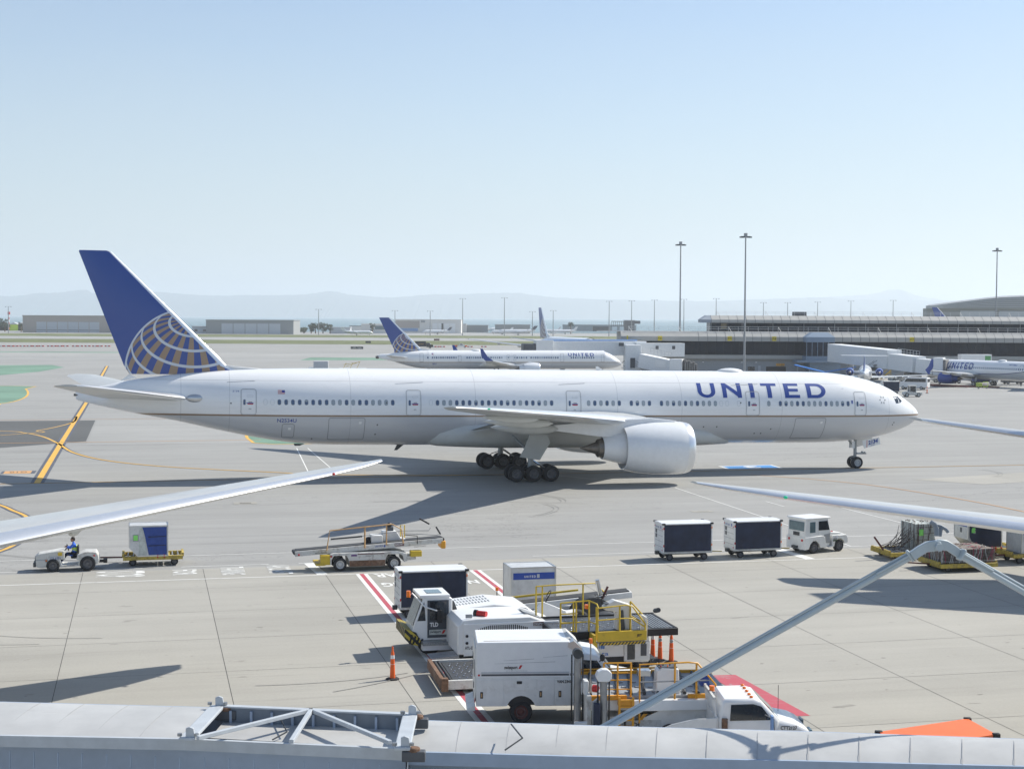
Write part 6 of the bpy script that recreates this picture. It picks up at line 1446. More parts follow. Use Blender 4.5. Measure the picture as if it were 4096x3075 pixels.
# the towing bay of tractor one, with big dark wheel guards
mb=MB();mb.prism([(2.6,.5),(2.6,1.55),(2.95,1.9),(3.9,1.5),(4.1,.9),(3.6,.5)],'y',-.9,-.75,'white');mb.prism([(2.5,.4),(2.6,1.1),(4.6,.85),(4.9,.35)],'y',.6,1.1,'white_worn');mb.build('side_arm',T1,20,bevel=.02)
def guard(root,x,y,r_,w,m='rubber_grey'):
    mb=MB();pts=[(x+r_*cos(t),.45+r_*sin(t)) for t in [pi*i/14 for i in range(15)]];ins=[(x+(r_-.08)*cos(t),.45+(r_-.08)*sin(t)) for t in [pi*i/14 for i in range(14,-1,-1)]]
    mb.prism(pts,'y',y,y+w,m);return mb.build('wheel_guard',root,40,bevel=.02)
guard(T1,6.0,2.3,.95,.8);guard(T1,5.9,-.3,.75,.6)
mb=MB();mb.box(3.6,6.2,-.8,1.1,.3,.5,'white_worn');mb.box(4.0,5.2,-.6,.5,.7,1.0,'white_worn');mb.cyl((3.4,-.2,1.1),(4.6,.2,1.2),.16,'white_worn',10);mb.box(4.4,5.1,-.75,-.2,1.0,1.12,'yellow');mb.build('nose_wheel_cradle',T1,20,bevel=.02)
for y in(1.35,): wheel('wheel',T1,(5.0,y,.55),.55,.4,rim='rim_dark')
T2=thing('pushback_tractor','white aircraft tractor marked ATL-22 with arched slots, between cab tractor and van','aircraft tractor',at(13.35,59.0),TH,group='white aircraft tractors')
mb=MB();mb.prism([(-1.85,.5),(-1.85,1.6),(-1.65,1.8),(-1.1,1.86),(1.0,1.86),(1.7,1.6),(2.1,1.5),(2.1,.5)],'y',-1.15,1.15,'white');mb.build('body',T2,30,bevel=.04)
mb=MB();mb.box(-1.62,2.12,-1.2,-1.12,.45,1.68,'white');mb.build('side_panel',T2,30,bevel=.015)
mb=MB();slots(mb,-1.05,.85,1.22,1.48,-1.205,26,arch=.12);mb.build('vent_slots',T2)['kind']='stuff'
for x in(1.02,1.55,1.95): mb=MB();mb.box(x-.02,x+.42 if x<1.9 else x+.14,-1.212,-1.2,1.2,1.38,'grey_dark');mb.build('grille',T2)
mb=MB();mb.add([(.9,-.6,1.905),(1.05,-.6,1.87),(1.6,-.6,1.665),(1.6,.5,1.665),(1.05,.5,1.87),(.9,.5,1.905)],[(0,1,4,5),(1,2,3,4)],'grey_mid');mb.build('roof_mesh',T2,0)
mb=MB();mb.box(1.1,1.5,-1.21,-1.203,1.52,1.66,'maroon');o=mb.build('number_plate',T2,0);mb=MB();put_text(mb,'DX6P96',(1.13,-1.214,1.54),(1,0,0),(0,0,1),'white_reflect',h=.1,width=.34,bold=.02);mb.build('number',o,0)
mb=MB();put_text(mb,'ATL-22',(-1.58,-1.205,.72),(1,0,0),(0,0,1),'sign_black',h=.11,width=.34,bold=.03);mb.build('lettering',T2,0)
for z_ in(.95,1.22): mb=MB();mb.sph((-1.5,-1.2,z_),.06,'black',8);mb.build('latch',T2,60)
mb=MB();mb.cyl((-.95,-.5,1.95),(-.65,-.75,1.95),.11,'red',14);mb.cyl((-1.05,-.42,1.96),(-.95,-.5,1.95),.13,'black',12);mb.build('strobe_lamp',T2,40)
mb=MB();mb.box(-1.5,-1.25,-.95,-.9,1.86,2.0,'grey_mid');mb.build('work_lamp',T2)
mb=MB();mb.prism([(-2.9,.42),(-2.6,.36),(-1.8,.3),(-1.8,.5)],'y',-1.2,-.3,'tread');mb.prism([(-2.9,.38),(-2.55,.2),(-1.8,.2),(-1.8,.3)],'y',-1.22,-1.2,'white');mb.build('step_platform',T2,20)
mb=MB();mb.box(-1.6,1.9,-.95,1.0,.2,.5,'dark_steel');mb.build('underframe',T2)
for x in(-.9,1.3):
    for y in(-.95,.95): wheel('wheel',T2,(x,y,.5),.5,.35,rim='rim_dark')
mb=MB();mb.prism([(2.1,.5),(2.1,1.4),(2.5,1.5),(3.2,1.1),(3.4,.5)],'y',-1.1,-.2,'white');mb.prism([(2.1,.5),(2.1,1.2),(3.8,.9),(4.0,.5)],'y',.4,1.1,'white');mb.build('side_arm',T2,20,bevel=.03)
guard(T2,4.0,-.2,.75,.5)
# ---- white container and second belt loader behind
p=g(2118,2330,Y=69.6);dl=dolly('yellow dolly under the UNITED-banded container, mostly hidden by the tractors',(p.x,70.3,0),TH,L=2.4,Wd=1.5,red=False,tongue=0)
uld('white container with a blue UNITED band, standing behind the tractors',(p.x,70.2,0),TH,z=.52,curtain=None,band='UNITED',cut=.0001,L=2.05,Dp=1.5,H=1.65)
B2=thing('belt_loader','parked yellow and white belt loader behind the tractors and the UNITED container','belt loader',(p.x+1.0,67.2,0),TH-radians(4))
mb=MB();mb.bar((-3.4,0,.75),(3.4,0,1.35),.9,.26,'white_worn');mb.build('conveyor_frame',B2,30,bevel=.02)
mb=MB();mb.bar((-3.3,0,.9),(3.3,0,1.49),.68,.05,'rubber_grey');mb.build('belt',B2)
mb=MB();mb.bar((-3.3,.5,1.05),(1.2,.5,1.45),.08,.08,'yellow');mb.build('side_rail',B2)
mb=MB();mb.box(-1.9,2.0,-.75,.75,.35,.8,'white_worn');mb.build('chassis',B2,30,bevel=.02);loader_wheels(B2,(-1.3,1.4),.68,.35)
mb=MB();mb.tube([(-.55,-.75,1.0),(-.35,-.75,1.45)],.025,'black');mb.tube([(-.35+.1*sin(t),-.75+.2*cos(t),1.5+.18*sin(t)) for t in [2*pi*i/14 for i in range(14)]],.018,'black',5,closed=True);mb.build('steering_wheel',B2,40)
mb=MB();mb.prism([(-1.9,.85),(-1.95,1.4),(-1.8,1.42),(-1.5,.95),(-1.3,.85)],'y',-.95,-.5,'black');mb.build('seat',B2,30,bevel=.04)
mb=MB();mb.cyl((-2.6,-.9,.6),(-2.6,-.9,1.75),.02,'black',6);mb.cyl((-2.6,-.9,1.75),(-2.6,-.9,1.9),.07,'lamp_orange',10);mb.build('beacon',B2,40)
mb=MB();mb.tube([(2.0,-.5,1.1),(2.3,-.5,1.75)],.05,'maroon',6);mb.tube([(1.2,-.6,.4),(1.7,-.6,.9)],.06,'maroon',6);mb.build('lever',B2,40)
# ---- box van
VP=g(1500+745*.5425,2200+1150*.5425,.6)
VA=radians(3.5)
V=thing('box_van','white swissport box van with a dented roof corner, at centre bottom','van',(VP.x,VP.y,0),VA,group=None)
# local: x=0 rear of the box, y=0 near side, box 3.4 x 2.15
mb=MB();mb.prism([(0,.95),(0,2.62),(.02,2.7),(3.05,2.72),(3.42,2.45),(3.42,.95)],'y',0,2.15,'white');mb.build('box_body',V,20,bevel=.025)
mb=MB();mb.prism([(3.02,2.68),(3.2,2.74),(3.47,2.5),(3.5,2.2),(3.36,2.0),(3.3,2.35),(3.0,2.55)],'y',-.03,.5,'alu');mb.prism([(3.0,2.72),(3.12,2.75),(3.46,2.44),(3.42,2.38)],'y',.4,2.1,'white_dirty');mb.build('dented_corner',V,20)
mb=MB()
for x0,x1,z0,z1 in((0,.92,.6,1.5),(.93,1.98,1.1,1.5),(2.0,2.58,.6,1.5),(2.6,3.4,.6,1.5)): mb=MB();mb.box(x0+.012,x1-.012,-.03,.0,z0+.012,z1-.012,'white_worn');mb.build('locker_door',V,20,bevel=.008)
mb=MB();th=[(0,.6)]+[(.93,.6)]+[(1.48-.5*cos(t),.42+.52*sin(t)) for t in [pi*(.12+.76*i/10) for i in range(11)]]+[(1.98,.6),(3.42,.6),(3.42,1.55),(0,1.55)]
mb.prism(th,'y',-.015,.05,'white_worn');mb.prism(th,'y',2.1,2.16,'white_worn');mb.box(0,3.42,.05,2.1,.62,.98,'fan_dark');mb.build('lower_body',V,20)
for x,z_ in((.18,.98),(2.12,1.0),(2.75,1.0)): mb=MB();mb.box(x-.045,x+.045,-.045,-.028,z_-.11,z_+.1,'fan_dark');mb.box(x-.02,x+.02,-.05,-.044,z_-.07,z_+.06,'tan_paint');mb.build('handle',V)
mb=MB();mb.box(1.33,1.5,-.045,-.028,1.34,1.43,'fan_dark');mb.build('handle',V)
mb=MB();mb.box(.17,3.05,-.012,-.001,1.6,1.66,'grey_dark');mb.box(.17,3.05,-.012,-.001,1.68,1.73,'grey_light');mb.build('side_stripe',V,0)
mb=MB();put_text(mb,'swissport',(.92,-.006,1.83),(1,0,0),(0,0,1),'sign_black',h=.11,width=.44,bold=.03);mb.add([(1.38,-.006,1.83),(1.45,-.006,1.83),(1.52,-.006,1.95),(1.44,-.006,1.95)],[(0,1,2,3)],'red');mb.build('lettering',V,0)
mb=MB();put_text(mb,'VAN.2341',(2.65,-.034,1.36),(1,0,0),(0,0,1),'sign_black',h=.1,width=.46,bold=.03);put_text(mb,'aircraft maintenance',(.98,-.006,1.75),(1,0,0),(0,0,1),'grey_light',h=.05,width=.7);put_text(mb,'STAHL',(3.08,-.006,1.6),(1,0,0),(0,0,1),'grey_dark',h=.07,width=.28,bold=.03);mb.build('number',V,0)
mb=MB()
for x0,x1,z_ in((.9,1.9,2.1),(2.2,3.0,2.2),(.6,2.6,2.0)): mb.add([(x0,-.004,z_),(x1,-.004,z_+.05),(x1,-.004,z_+.062),(x0,-.004,z_+.006)],[(0,1,2,3)],'grey_mid')
mb.add([(.25,.2,2.71),(2.8,.25,2.728),(2.8,.28,2.728),(.25,.24,2.71)],[(0,1,2,3)],'rusty');mb.build('scratches',V,0)
mb=MB();mb.cyl((.09,-.012,1.63),(.09,-.025,1.63),.035,'red',10);mb.build('side_marker',V,40)
mb=MB();mb.box(-.04,0,.1,2.05,.75,2.5,'white_worn');o=mb.build('rear_door',V,20,bevel=.01)
for y in(.35,1.5): mb=MB();mb.box(-.055,-.04,y,y+.3,1.5,2.05,'glass');mb.build('window',o,30,bevel=.01)
mb=MB();mb.box(-.06,-.04,.9,1.0,1.0,1.2,'dark_steel');mb.build('door_handle',o)
mb=MB();mb.prism([(-.3,.42),(-.3,.5),(-.02,.62),(-.02,.42)],'y',.1,2.05,'white_worn');mb.build('rear_bumper',V,30,bevel=.02)
mb=MB();mb.box(-.05,-.03,.0,.09,.72,.86,'red');mb.build('tail_light',V)
wheel('wheel',V,(1.48,.16,.38),.38,.26,rim='rim_rust');wheel('wheel',V,(1.48,1.95,.38),.38,.3,rim='rim_rust')
mb=MB();cb=[(3.42,.5),(3.42,2.22),(3.6,2.3),(4.0,2.24),(4.18,2.08),(4.62,1.5),(5.4,1.36),(5.6,1.15),(5.62,.6),(5.5,.45)]
mb.prism(cb,'y',.12,2.03,'white');mb.build('cab',V,30,bevel=.04)
for y in(.115,2.035): mb=MB();mb.prism([(3.5,1.52),(3.5,2.08),(3.98,2.06),(4.38,1.53)],'y',y-.008,y+.008,'glass');mb.build('side_window',V)
mb=MB();mb.add([(4.2,.3,2.1),(4.2,1.85,2.1),(4.66,1.95,1.5),(4.66,.2,1.5)],[(0,1,2,3)],'glass_light');mb.build('windscreen',V)
mb=MB();mb.box(4.1,4.25,-.1,.1,1.5,1.75,'black');mb.build('mirror',V,30,bevel=.02)
wheel('wheel',V,(5.05,.2,.36),.36,.24);wheel('wheel',V,(5.05,1.9,.36),.36,.24)
# ---- low pallet deck left of the van
def balldeck(mb,x0,x1,y0,y1,z,st=.28):
    nx=int((x1-x0)/st);ny=int((y1-y0)/st)
    for i in range(nx):
        for j in range(ny):
            x=x0+st*(i+.5)+(st*.3 if j%2 else 0);y=y0+st*(j+.5);mb.lathe([(z+.004,.065),(z+.006,.045)],'fan_dark',(x,y,0),'z',10);mb.sph((x,y,z+.012),.03,'chrome',6,(1,1,.7))
PD=thing('pallet_dolly','low rusty pallet dolly with a black ball deck, left of the van','dolly',at(12.1,55.4),TH+radians(-2))
mb=MB();mb.box(-1.85,1.7,-1.75,-1.6,.2,.52,'white_dirty');mb.box(-1.85,1.7,1.6,1.72,.2,.52,'white_dirty');mb.box(-1.95,-1.8,-1.78,1.72,.18,.55,'rusty');mb.build('frame',PD,20,bevel=.015)
mb=MB();mb.box(-1.45,1.7,-1.55,1.55,.38,.45,'deck_dark');mb.build('deck_plate',PD);mb=MB();balldeck(mb,-1.4,1.5,-1.5,1.5,.45);mb.build('ball_units',PD,60)['kind']='stuff'
for x,r_ in((-1.7,.06),(-1.55,.05)): mb=MB();mb.cyl((x,-1.55,.46),(x,1.55,.46),r_,'rubber_grey',10);mb.build('roller',PD,40)
mb=MB();mb.box(-1.95,-1.7,-1.85,-1.6,.15,.62,'rusty');mb.build('corner_block',PD,20,bevel=.02)
for x in(-1.2,1.2):
    for y in(-1.2,1.2): wheel('wheel',PD,(x,y,.19),.19,.14,rim='rim_dark',n=14)
# ---- cargo loader one (yellow platform)
L1_=thing('cargo_loader','white cargo loader marked LD-188 with a yellow railed platform and ball deck','cargo loader',at(17.0,57.2),TH)
# local x -2.2..2.2, y -1.7 (near) .. 1.6 ; deck z 1.6
mb=MB();mb.box(-2.1,2.15,-1.3,1.5,1.5,1.6,'deck_dark');mb.build('deck_plate',L1_);mb=MB();balldeck(mb,-2.0,1.5,-1.2,1.4,1.6,.33);mb.build('ball_units',L1_,60)['kind']='stuff'
mb=MB();mb.box(-2.1,2.6,-1.42,-1.3,1.35,1.62,'black');mb.box(-2.1,2.6,1.5,1.6,1.35,1.66,'black');mb.box(-2.2,-2.1,-1.42,1.6,1.35,1.62,'black');mb.build('side_beam',L1_,20,bevel=.01)
mb=MB();mb.cyl((2.55,-1.3,1.55),(2.55,1.5,1.55),.09,'rubber_grey',14);mb.build('end_roller',L1_,40)
mb=MB()
for k in range(7): mb.box(1.65+k*.12,1.72+k*.12,-1.25,1.45,1.6,1.63,'steel')
mb.build('roller_bed',L1_)['kind']='stuff'
mb=MB();mb.box(-1.5,1.5,-1.25,1.3,.35,1.3,'white');mb.build('body',L1_,20,bevel=.03)
mb=MB();mb.box(.5,1.52,-1.32,-1.2,.4,1.15,'white_worn');o=mb.build('side_cabinet',L1_,20,bevel=.04);mb=MB();mb.box(.62,.92,-1.34,-1.31,.48,1.05,'glass');mb.box(1.15,1.38,-1.34,-1.31,.6,1.05,'grey_dark');mb.build('panel',o,20,bevel=.01)
mb=MB();mb.box(-.5,.6,-1.27,-1.24,.38,.6,'fan_dark');mb.build('grille',L1_)
mb=MB();put_text(mb,'LD-188',(-.75,-1.262,.92),(1,0,0),(0,0,1),'blue_bright',h=.15,width=.5,bold=.03);put_text(mb,'dnata',(-.85,-1.262,.66),(1,0,0),(0,0,1),'blue_bright',h=.16,width=.75);mb.box(-.8,-.35,-1.262,-1.255,1.12,1.18,'grey_mid');mb.box(.1,.3,-1.262,-1.255,1.0,1.18,'grey_light');mb.build('lettering',L1_,0)
mb=MB();mb.box(-1.9,1.9,-1.0,1.0,.2,.4,'dark_steel');mb.build('underframe',L1_)
for x in(-1.3,1.3):
    for y in(-1.05,1.05): wheel('wheel',L1_,(x,y,.32),.32,.26,rim='rim_dark')
pf=MB();pf.box(-.75,1.15,-2.05,-1.95,1.35,1.72,'yellow');pf.box(-.9,-.8,-2.0,-1.35,1.3,1.6,'yellow');pf.box(-.8,1.15,-1.95,-1.42,1.3,1.36,'grey_mid');pf.box(-1.6,-.75,-2.0,-1.42,1.1,1.3,'yellow');pf.box(-1.55,-.8,-1.95,-1.45,1.3,1.315,'grey_dark');pf.box(1.1,1.18,-2.0,-1.35,1.3,2.2,'white_worn');po=pf.build('operator_platform',L1_,20,bevel=.01)
mb=MB();stripes(mb,-.7,1.1,1.22,1.32,-2.06,14,'black','yellow',.9);mb.build('hazard_stripes',po,0)
mb=MB();put_text(mb,'JBT',(.75,-2.056,1.5),(1,0,0),(0,0,1),'sign_black',h=.09,width=.2,bold=.03);mb.build('lettering',po,0)
def rail(root,pts,posts,z0,m,r_=.03,mid=True,name='railing'):
    mb=MB();mb.tube(pts,r_,m,6)
    if mid: mb.tube([(p[0],p[1],z0+(p[2]-z0)*.5) for p in pts],r_*.9,m,6)
    for p in posts: mb.tube([(p[0],p[1],z0),p],r_*1.1,m,6)
    return mb.build(name,root,40)
rail(L1_,[(-.75,-2.0,2.6),(.35,-2.0,2.68),(.6,-2.0,2.62),(1.1,-2.0,1.95)],[(-.75,-2.0,2.6),(.1,-2.0,2.66),(1.1,-2.0,1.95)],1.7,'yellow')
rail(L1_,[(.7,-1.4,2.7),(1.35,-1.4,2.0)],[(.7,-1.4,2.7),(1.35,-1.4,2.0)],1.6,'yellow')
rail(L1_,[(-2.0,-1.36,2.72),(-1.45,-1.36,2.75),(-.9,-1.36,2.78),(-.7,-1.7,2.7),(-.72,-2.0,2.6)],[(-2.0,-1.36,2.72),(-1.5,-1.36,2.75),(-1.4,-1.36,2.75),(-.9,-1.36,2.78),(-.74,-1.8,2.6)],1.2,'yellow')
mb=MB()
for k in range(5): mb.tube([(-2.0,-1.4,1.0+.33*k),(-1.45,-1.4,1.0+.33*k)],.025,'yellow',6)
mb.build('ladder',L1_,40)
rail(L1_,[(-2.2,1.6,2.85),(-1.5,1.6,2.88),(.2,1.6,2.9),(.55,1.6,2.55)],[(-2.2,1.6,2.85),(-1.95,1.6,2.86),(-.3,1.6,2.9)],1.6,'yellow',mid=False)
mb=MB();mb.prism([(.2,1.62),(.2,2.3),(-.25,2.38),(-.3,2.5),(.1,2.75),(.75,2.55),(.8,1.62)],'y',-1.35,-.95,'white_worn');o=mb.build('control_console',L1_,20,bevel=.02)
mb=MB();mb.box(-.25,.1,-1.3,-1.0,2.6,2.63,'grey_dark');mb.build('control_panel',o);mb=MB();mb.prism([(.3,1.35),(.25,1.9),(.3,2.35),(.42,2.4),(.5,1.7),(.42,1.35)],'y',-1.42,-1.36,'grey_dark');mb.build('hanging_jacket',o,30,bevel=.02)
mb=MB();mb.tube([(-.35+.19*cos(t),-1.15+.19*sin(t),2.9+.04*cos(t)) for t in [2*pi*i/14 for i in range(14)]],.018,'black',5,closed=True);mb.tube([(-.35,-1.15,2.6),(-.35,-1.15,2.9)],.02,'black',5);mb.build('steering_wheel',o,40)
mb=MB();mb.cyl((.3,1.2,2.5),(.15,1.2,3.1),.09,'alu',12);mb.build('exhaust_stack',L1_,40)
mb=MB();mb.cyl((-.95,-1.2,2.45),(-.95,-1.2,2.6),.08,'lamp_orange',10);mb.build('beacon',L1_,40)
mb=MB();mb.cyl((1.95,-1.0,2.25),(1.95,-.6,2.15),.09,'dark_steel',12);mb.build('lamp',L1_,40)
# ---- cargo loader two (amber rails, masts with chains)
q=g(2640,2774,1.25);L2_=thing('cargo_loader','cargo loader with amber railings, roller deck and two steel masts, beside the van front','cargo loader',(q.x,q.y,0),VA+radians(2))
# local y=0 near edge of the deck, x -2.3..2.3
mb=MB();mb.box(-2.2,2.35,0,3.1,1.12,1.2,'grey_mid');mb.build('deck_plate',L2_)
for i in range(10):
    x=-2.0+i*.44;mb=MB();mb.cyl((x-.25,.08,1.25),(x+.15,3.0,1.25),.055,'rubber_grey',10);mb.build('roller',L2_,40)
mb=MB()
for i in range(9):
    for j in range(4): x=-1.85+i*.44-.0;mb.box(x-.08,x+.06,.4+j*.7,.55+j*.7,1.2,1.235,'grey_mid')
mb.build('guide_blocks',L2_)['kind']='stuff'
for q in((-2.3,-1.1,-.12,0,1.1,1.25),(.9,2.3,-.12,0,1.1,1.25),(-2.3,2.4,3.1,3.2,1.1,1.3)): mb=MB();mb.box(*q,'amber_paint');mb.build('edge_beam',L2_,20,bevel=.01)
mb=MB();mb.box(-2.25,2.3,-.05,3.1,.75,1.1,'white');mb.build('deck_frame',L2_,20,bevel=.02)
mb=MB();mb.box(-.9,2.2,-.32,-.05,.78,1.12,'white');mb.build('side_box',L2_,20,bevel=.02)
mb=MB();mb.box(-1.9,2.0,.2,2.7,.3,.5,'white_worn');mb.build('chassis',L2_,20,bevel=.02)
mb=MB();stripes(mb,-.7,.9,.42,.62,-.02,6,'black','amber_paint',.8);mb.box(-.7,.9,-.015,.1,.42,.62,'black');mb.build('scissor_arm',L2_,0)
for x in(-1.3,.1,1.4):
    for y in(.15,2.7): wheel('wheel',L2_,(x,y,.25),.25,.2,rim='rim',n=18)
mb=MB();put_text(mb,'DL',(-.9,-.07,.22),(1,0,0),(0,0,1),'sign_black',h=.14,width=.3,bold=.03);mb.box(-1.1,1.2,-.06,.05,.15,.42,'white_dirty');mb.build('number_plate',L2_,0)
mb=MB()
for x in(-1.42,-.98): mb.box(x,x+.07,-.42,-.36,.0,1.25,'amber_paint')
for k in range(6): mb.box(-1.36,-.98,-.42,-.34,.08+.21*k,.13+.21*k,'amber_paint')
mb.box(-1.4,-.95,-.36,-.1,.95,1.12,'amber_paint');mb.build('ladder',L2_,20,bevel=.005)
rail(L2_,[(-1.85,-.1,2.3),(-.95,-.1,2.3)],[(-1.85,-.1,2.3),(-1.4,-.1,2.3),(-.97,-.1,2.3)],1.2,'amber_paint',r_=.028)
mb=MB()
for z_ in(1.45,1.98): mb.tube([(-1.85,-.1,z_),(-.97,-.1,z_)],.022,'amber_paint',6)
mb.build('ladder_gate',L2_,40)
rail(L2_,[(-.72,-.3,.4),(-.72,-.3,2.28),(.85,-.3,2.33),(1.15,-.3,2.3),(1.75,-.3,1.6),(1.75,-.3,1.2)],[(.42,-.3,2.33),(1.12,-.3,2.3)],1.15,'amber_paint',r_=.03,mid=False)
mb=MB();mb.tube([(-.72,-.3,1.72),(1.6,-.3,1.74)],.026,'steel',6);mb.build('cross_rail',L2_,40)
for z_ in(1.26,1.36): mb=MB();mb.tube([(-2.2,3.15,z_),(.9,3.15,z_+.03)],.03,'amber_paint',6);mb.build('far_rail',L2_,40)
mb=MB();mb.prism([(-.1,1.15),(-.05,1.95),(.1,2.05),(.65,2.0),(.7,1.15)],'y',.2,.75,'white');o=mb.build('control_console',L2_,20,bevel=.03)
mb=MB();mb.box(0,.6,.22,.73,2.03,2.06,'grey_dark')
for k in range(5): mb.cyl((.08+k*.11,.3+(k%2)*.2,2.06),(.08+k*.11,.3+(k%2)*.2,2.12),.02,['red','black','lamp_orange','black','red'][k],6)
mb.build('control_panel',o);mb=MB();mb.tube([(.05+.21*cos(t),.5+.21*sin(t),2.22) for t in [2*pi*i/16 for i in range(16)]],.018,'black',5,closed=True);mb.tube([(.05,.5,2.0),(.05,.5,2.22)],.025,'black',5);mb.tube([(-.15,.5,2.22),(.26,.5,2.22)],.014,'black',5);mb.build('steering_wheel',o,40)
mb=MB();mb.box(-.65,-.25,.3,.65,1.75,1.95,'alu');mb.tube([(-.45,.5,1.2),(-.45,.5,1.8)],.04,'steel',6);mb.build('work_lamp',L2_,20,bevel=.04)
mb=MB();mb.box(1.3,1.6,-.1,.2,1.5,1.9,'blue_livery');mb.build('bottle',L2_,30,bevel=.03)
mb=MB();mb.tube([(-2.0,-.1,2.35),(-1.85,-.1,2.5)],.02,'black');mb.sph((-1.9,-.1,2.48),.09,'black',8,(1,.5,1.4));mb.build('mirror',L2_,40)
def mastpost(x,y,zt,box=False):
    mb=MB();mb.cyl((x,y,.25),(x,y,zt-.35),.115,'steel',16);mb.cyl((x,y,.9),(x,y,.96),.14,'steel',16);mb.build('lift_cylinder',L2_,40)
    mb=MB();mb.box(x-.1,x+.1,y-.1,y+.1,zt-.4,zt,'steel')
    if not box: mb.cyl((x,y-.14,zt-.12),(x,y+.14,zt-.12),.16,'dark_steel',18)
    mb.build('mast_head',L2_,30,bevel=.01)
    if box: mb=MB();mb.prism([(x-.2,zt-.33),(x-.27,zt-.17),(x-.2,zt-.02),(x-.07,zt+.05),(x+.1,zt+.05),(x+.23,zt-.06),(x+.23,zt-.24),(x+.14,zt-.34)],'y',y-.16,y+.16,'white');mb.build('cover',L2_,20,bevel=.02)
    for s in(-.19,.17):
        c=MB();k=0;z=zt-.15
        while z>.4: c.box(x+s-.025,x+s+.025,y-.03-(k%2)*.008,y+.0+(k%2)*.008,z-.035,z-.004,'black');z-=.04;k+=1
        c.build('chain',L2_)['kind']='stuff'
mastpost(-2.65,.25,2.68);mastpost(-1.95,-.75,2.22,True)
mb=MB();mb.cyl((-2.25,.1,1.3),(-2.25,.1,2.9),.022,'steel',6);mb.cyl((-2.25,.1,2.9),(-2.25,.1,3.06),.055,'lamp_orange',10);mb.build('beacon',L2_,40)
mb=MB();mb.box(-2.45,-2.3,-.5,.3,.2,1.35,'white_dirty');mb.prism([(-2.3,.1),(-2.3,1.2),(-2.1,1.35),(-2.05,.1)],'y',-.75,-.6,'grey_mid');mb.box(-2.28,-2.08,-.95,-.75,.2,1.2,'navy');mb.cyl((-2.2,-.1,1.5),(-2.05,-.2,1.5),.12,'red',12);mb.box(-2.5,-2.35,-.2,.2,1.3,1.75,'white_worn');mb.build('lift_carriage',L2_,20,bevel=.02)
# front bridge platform, low
mb=MB();mb.box(-5.0,-2.4,-2.4,-.9,.28,.36,'deck_dark');mb.box(-5.6,-2.3,-.92,-.84,.3,.45,'tan_paint');mb.box(-2.9,-2.5,-.95,-.8,.4,.62,'white_worn');mb.build('front_platform',L2_,20,bevel=.01)
for i in range(9): mb=MB();x=-4.9+i*.28;mb.cyl((x,-2.3,.4),(x+.0,-.95,.4),.05,'rubber_grey',8);mb.build('roller',L2_,40)
# this loader stands between camera and van: bring it to its true distance and height, on its own wheels
L2_.scale=(.965,)*3;L2_.location=(L2_.location.x*.965,L2_.location.y*.965,.467)
mb=MB();mb.box(-1.9,2.0,.3,2.6,-.25,.35,'dark_steel');mb.build('lower_chassis',L2_,20,bevel=.02)
for x in(-1.4,1.5):
    for y in(.35,2.6): wheel('wheel',L2_,(x,y,-.2),.28,.22,rim='rim_dark',n=18)
for x,y in((-2.65,.25),(-1.95,-.75)): mb=MB();mb.box(x-.16,x+.16,y-.16,y+.16,-.48,.3,'dark_steel');mb.build('mast_foot',L2_,20)
# ---- pickup with high-sided bed
PK=thing('pickup_truck','white pickup marked CTT2127 with open bed and amber roof lights, bottom right of centre','pickup truck',(g(2900,2780,1.95).x,47.25,0),radians(2))
# local: x -2.6 (bed rear) .. 3.0 nose; y -0.95..0.95
mb=MB();ba=[(-2.5,.62),(-.35,.62),(-.35,1.4),(-1.0,1.38),(-1.7,1.22),(-2.3,.95),(-2.55,.78)]
for y0,y1 in((-.95,-.91),(.91,.95)): mb=MB();mb.prism(ba,'y',y0,y1,'white_worn');mb.build('bed_side',PK,20,bevel=.01)
mb=MB();mb.box(-2.5,-.35,-.92,.92,.6,.66,'white_dirty');mb.box(-.38,-.3,-.92,.92,.6,1.42,'white_worn');mb.build('bed_floor',PK)
mb=MB();mb.box(-1.3,-.8,-.3,.35,.66,.78,'rubber');mb.build('rubber_mat',PK,20,bevel=.03)
hb=MB()
for k in range(7): y=-.85+k*.283;hb.bar((-.36,y,1.4),(-.42,y,1.98),.05,.05,'white_worn')
hb.bar((-.42,-.9,1.98),(-.42,.9,1.98),.07,.08,'white_dirty');hb.build('headache_rack',PK)
mb=MB();mb.cyl((-.35,.0,2.0),(-.35,.0,2.16),.08,'lamp_orange',12);mb.cyl((-.35,.0,1.96),(-.35,.0,2.0),.12,'grey_mid',12);mb.build('beacon',PK,40)
mb=MB();mb.prism([(-.3,.5),(-.3,1.3),(-.22,1.85),(-.1,1.95),(.75,1.97),(1.0,1.9),(1.55,1.32),(1.55,.5)],'y',-.93,.93,'white');mb.build('cab',PK,30,bevel=.09)
mb=MB();mb.prism([(1.3,.5),(1.3,1.3),(1.5,1.32),(2.1,1.2),(2.45,1.03),(2.55,.8),(2.55,.5)],'y',-.9,.9,'white');mb.build('bonnet',PK,30,bevel=.12)
for y in(-.935,.935): mb=MB();mb.prism([(.05,1.32),(.08,1.8),(.75,1.82),(1.0,1.74),(1.32,1.34)],'y',y-.012,y+.012,'glass');mb.build('side_window',PK,20)
for y in(-.938,.938): mb=MB();mb.prism([(-.02,.6),(-.02,1.28),(1.42,1.28),(1.42,.6)],'y',y-.004,y+.004,'white');mb.build('door',PK,20)
mb=MB();mb.add([(.98,-.78,1.88),(.98,.78,1.88),(1.56,.84,1.33),(1.56,-.84,1.33)],[(0,1,2,3)],'glass_light');mb.v=[v+Vector((.03,0,.03)) for v in mb.v];mb.build('windscreen',PK)
for y in(-.75,-.4,0,.4,.75): mb=MB();mb.sph((.72,y,2.0),.05,'lamp_orange',8,(1.3,1,.7));mb.build('roof_marker',PK,60)
